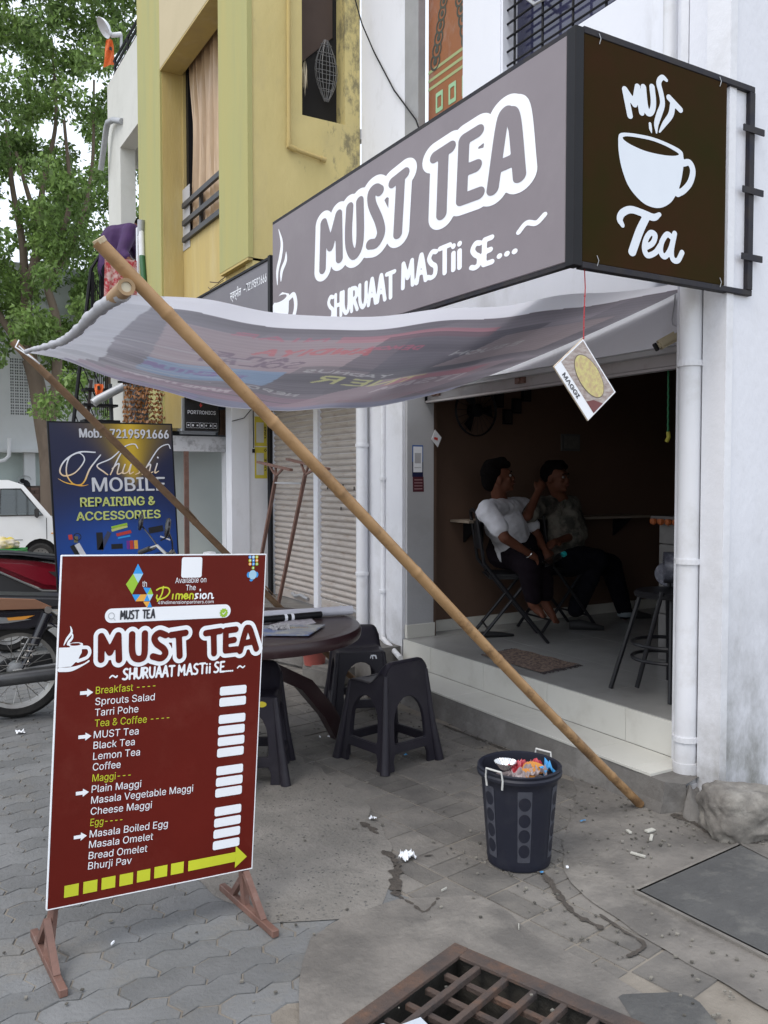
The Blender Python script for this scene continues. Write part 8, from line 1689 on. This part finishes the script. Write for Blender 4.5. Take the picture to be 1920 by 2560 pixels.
build('steering_wheel', MB().lathe([(.17, -.01), (.18, 0), (.17, .01)], 24, (2.35, .35, 1.12), Matrix.Rotation(R(-60), 3, 'Y')), blkp, va); build('dashboard', MB().box((2.68, .7, 1.05), (.3, 1.2, .12)), blkp, va)
build('seat', MB().box((1.95, .38, 1.05), (.16, .45, .65)), blkp, va, bevel=.04); build('bumper', MB().box((3.42, .7, .42), (.10, 1.36, .22)), vp, va, bevel=.03); build('headlight', MB().box((3.38, .14, .78), (.10, .22, .16)), mat('lamp_glass', (.5, .52, .55), .1), va, bevel=.02)
build('floor_pan', MB().bb(.05, 3.4, .06, 1.34, .26, .30), dark, va); build('wheel_well', MB().bb(2.40, 3.16, .08, .30, .30, .66), dark, va); build('wheel_well', MB().bb(.24, 1.0, .08, .30, .30, .66), dark, va)
for x in (.62, 2.78):
    for yy in (.09, 1.31):
        w = build('wheel', MB().lathe([(.17, -.07), (.24, -.08), (.27, -.05), (.27, .05), (.24, .08), (.17, .07)], 32, (x, yy, .27), AY, closed=True), rub, va, smooth=True)
        build('rim', MB().lathe([(0, .045), (.06, .05), (.07, .03), (.14, .045), (.17, .06), (.175, .02)], 28, (x, yy, .27), AY, closed=False), silv, w, smooth=True)
        if yy < .5:
            for k in range(10): a = k*.628; build('rim_hole', MB().lathe([(0, 0), (.011, 0)], 8, (x+.115*math.cos(a), yy-.052, .27+.115*math.sin(a)), AY), dark, w)
settle(va, (0.062, 15.293, 0), R(-7), .80)
# crate with produce sacks
cr_ = thing('green_crate', 'green plastic crate with yellow cloth on top in front of the van', 'crate', (1.197, 10.293, 0.706))
c0 = Vector((1.196, 10.292, 0.662)); gp_ = mat('bright_green_plastic', (.02, .30, .05), .5)
build('crate_floor', MB().box(c0+Vector((0, 0, -.05)), (.36, .26, .01), R(-30)), gp_, cr_)
for k in range(4):
    for (dx, dy, sx, sy) in ((0, -.13, .36, .012), (0, .13, .36, .012), (-.18, 0, .012, .26), (.18, 0, .012, .26)):
        o_ = Matrix.Rotation(R(-30), 3, 'Z') @ Vector((dx, dy, -.045+k*.032)); build('slat', MB().box(c0+o_, (sx, sy, .022), R(-30)), gp_, cr_)
yc = thing('yellow_sack', 'yellow cloth and clear plastic heaped on the green crate', 'sack', c0+Vector((0, 0, .1)))
bmx = bmesh.new(); bmesh.ops.create_icosphere(bmx, subdivisions=4, radius=1)
for v in bmx.verts: p = v.co; k = 1+.25*mnoise.noise(p*2.2)+.1*mnoise.noise(p*6); v.co = Vector((p.x*.15*k, p.y*.11*k, max(-.4, p.z)*.085*k))+c0+Vector((-.02, 0, .10))
bmobj('cloth', bmx, mat('yellow_sackcloth', (.55, .42, .03), .7, col2=(.55, .50, .42), vs=7, contrast=.25), yc).data.shade_smooth()
tb2 = thing('brown_stump_table', 'rough brown low stand under the green crate', 'stand', c0); build('block', MB().box((c0.x-.1, c0.y, (c0.z-.07)/2), (.34, .26, c0.z-.07), R(-30)), mat('brown_sacking', (.11, .07, .05), .95, bump=.8), tb2, bevel=.03, seg=2)
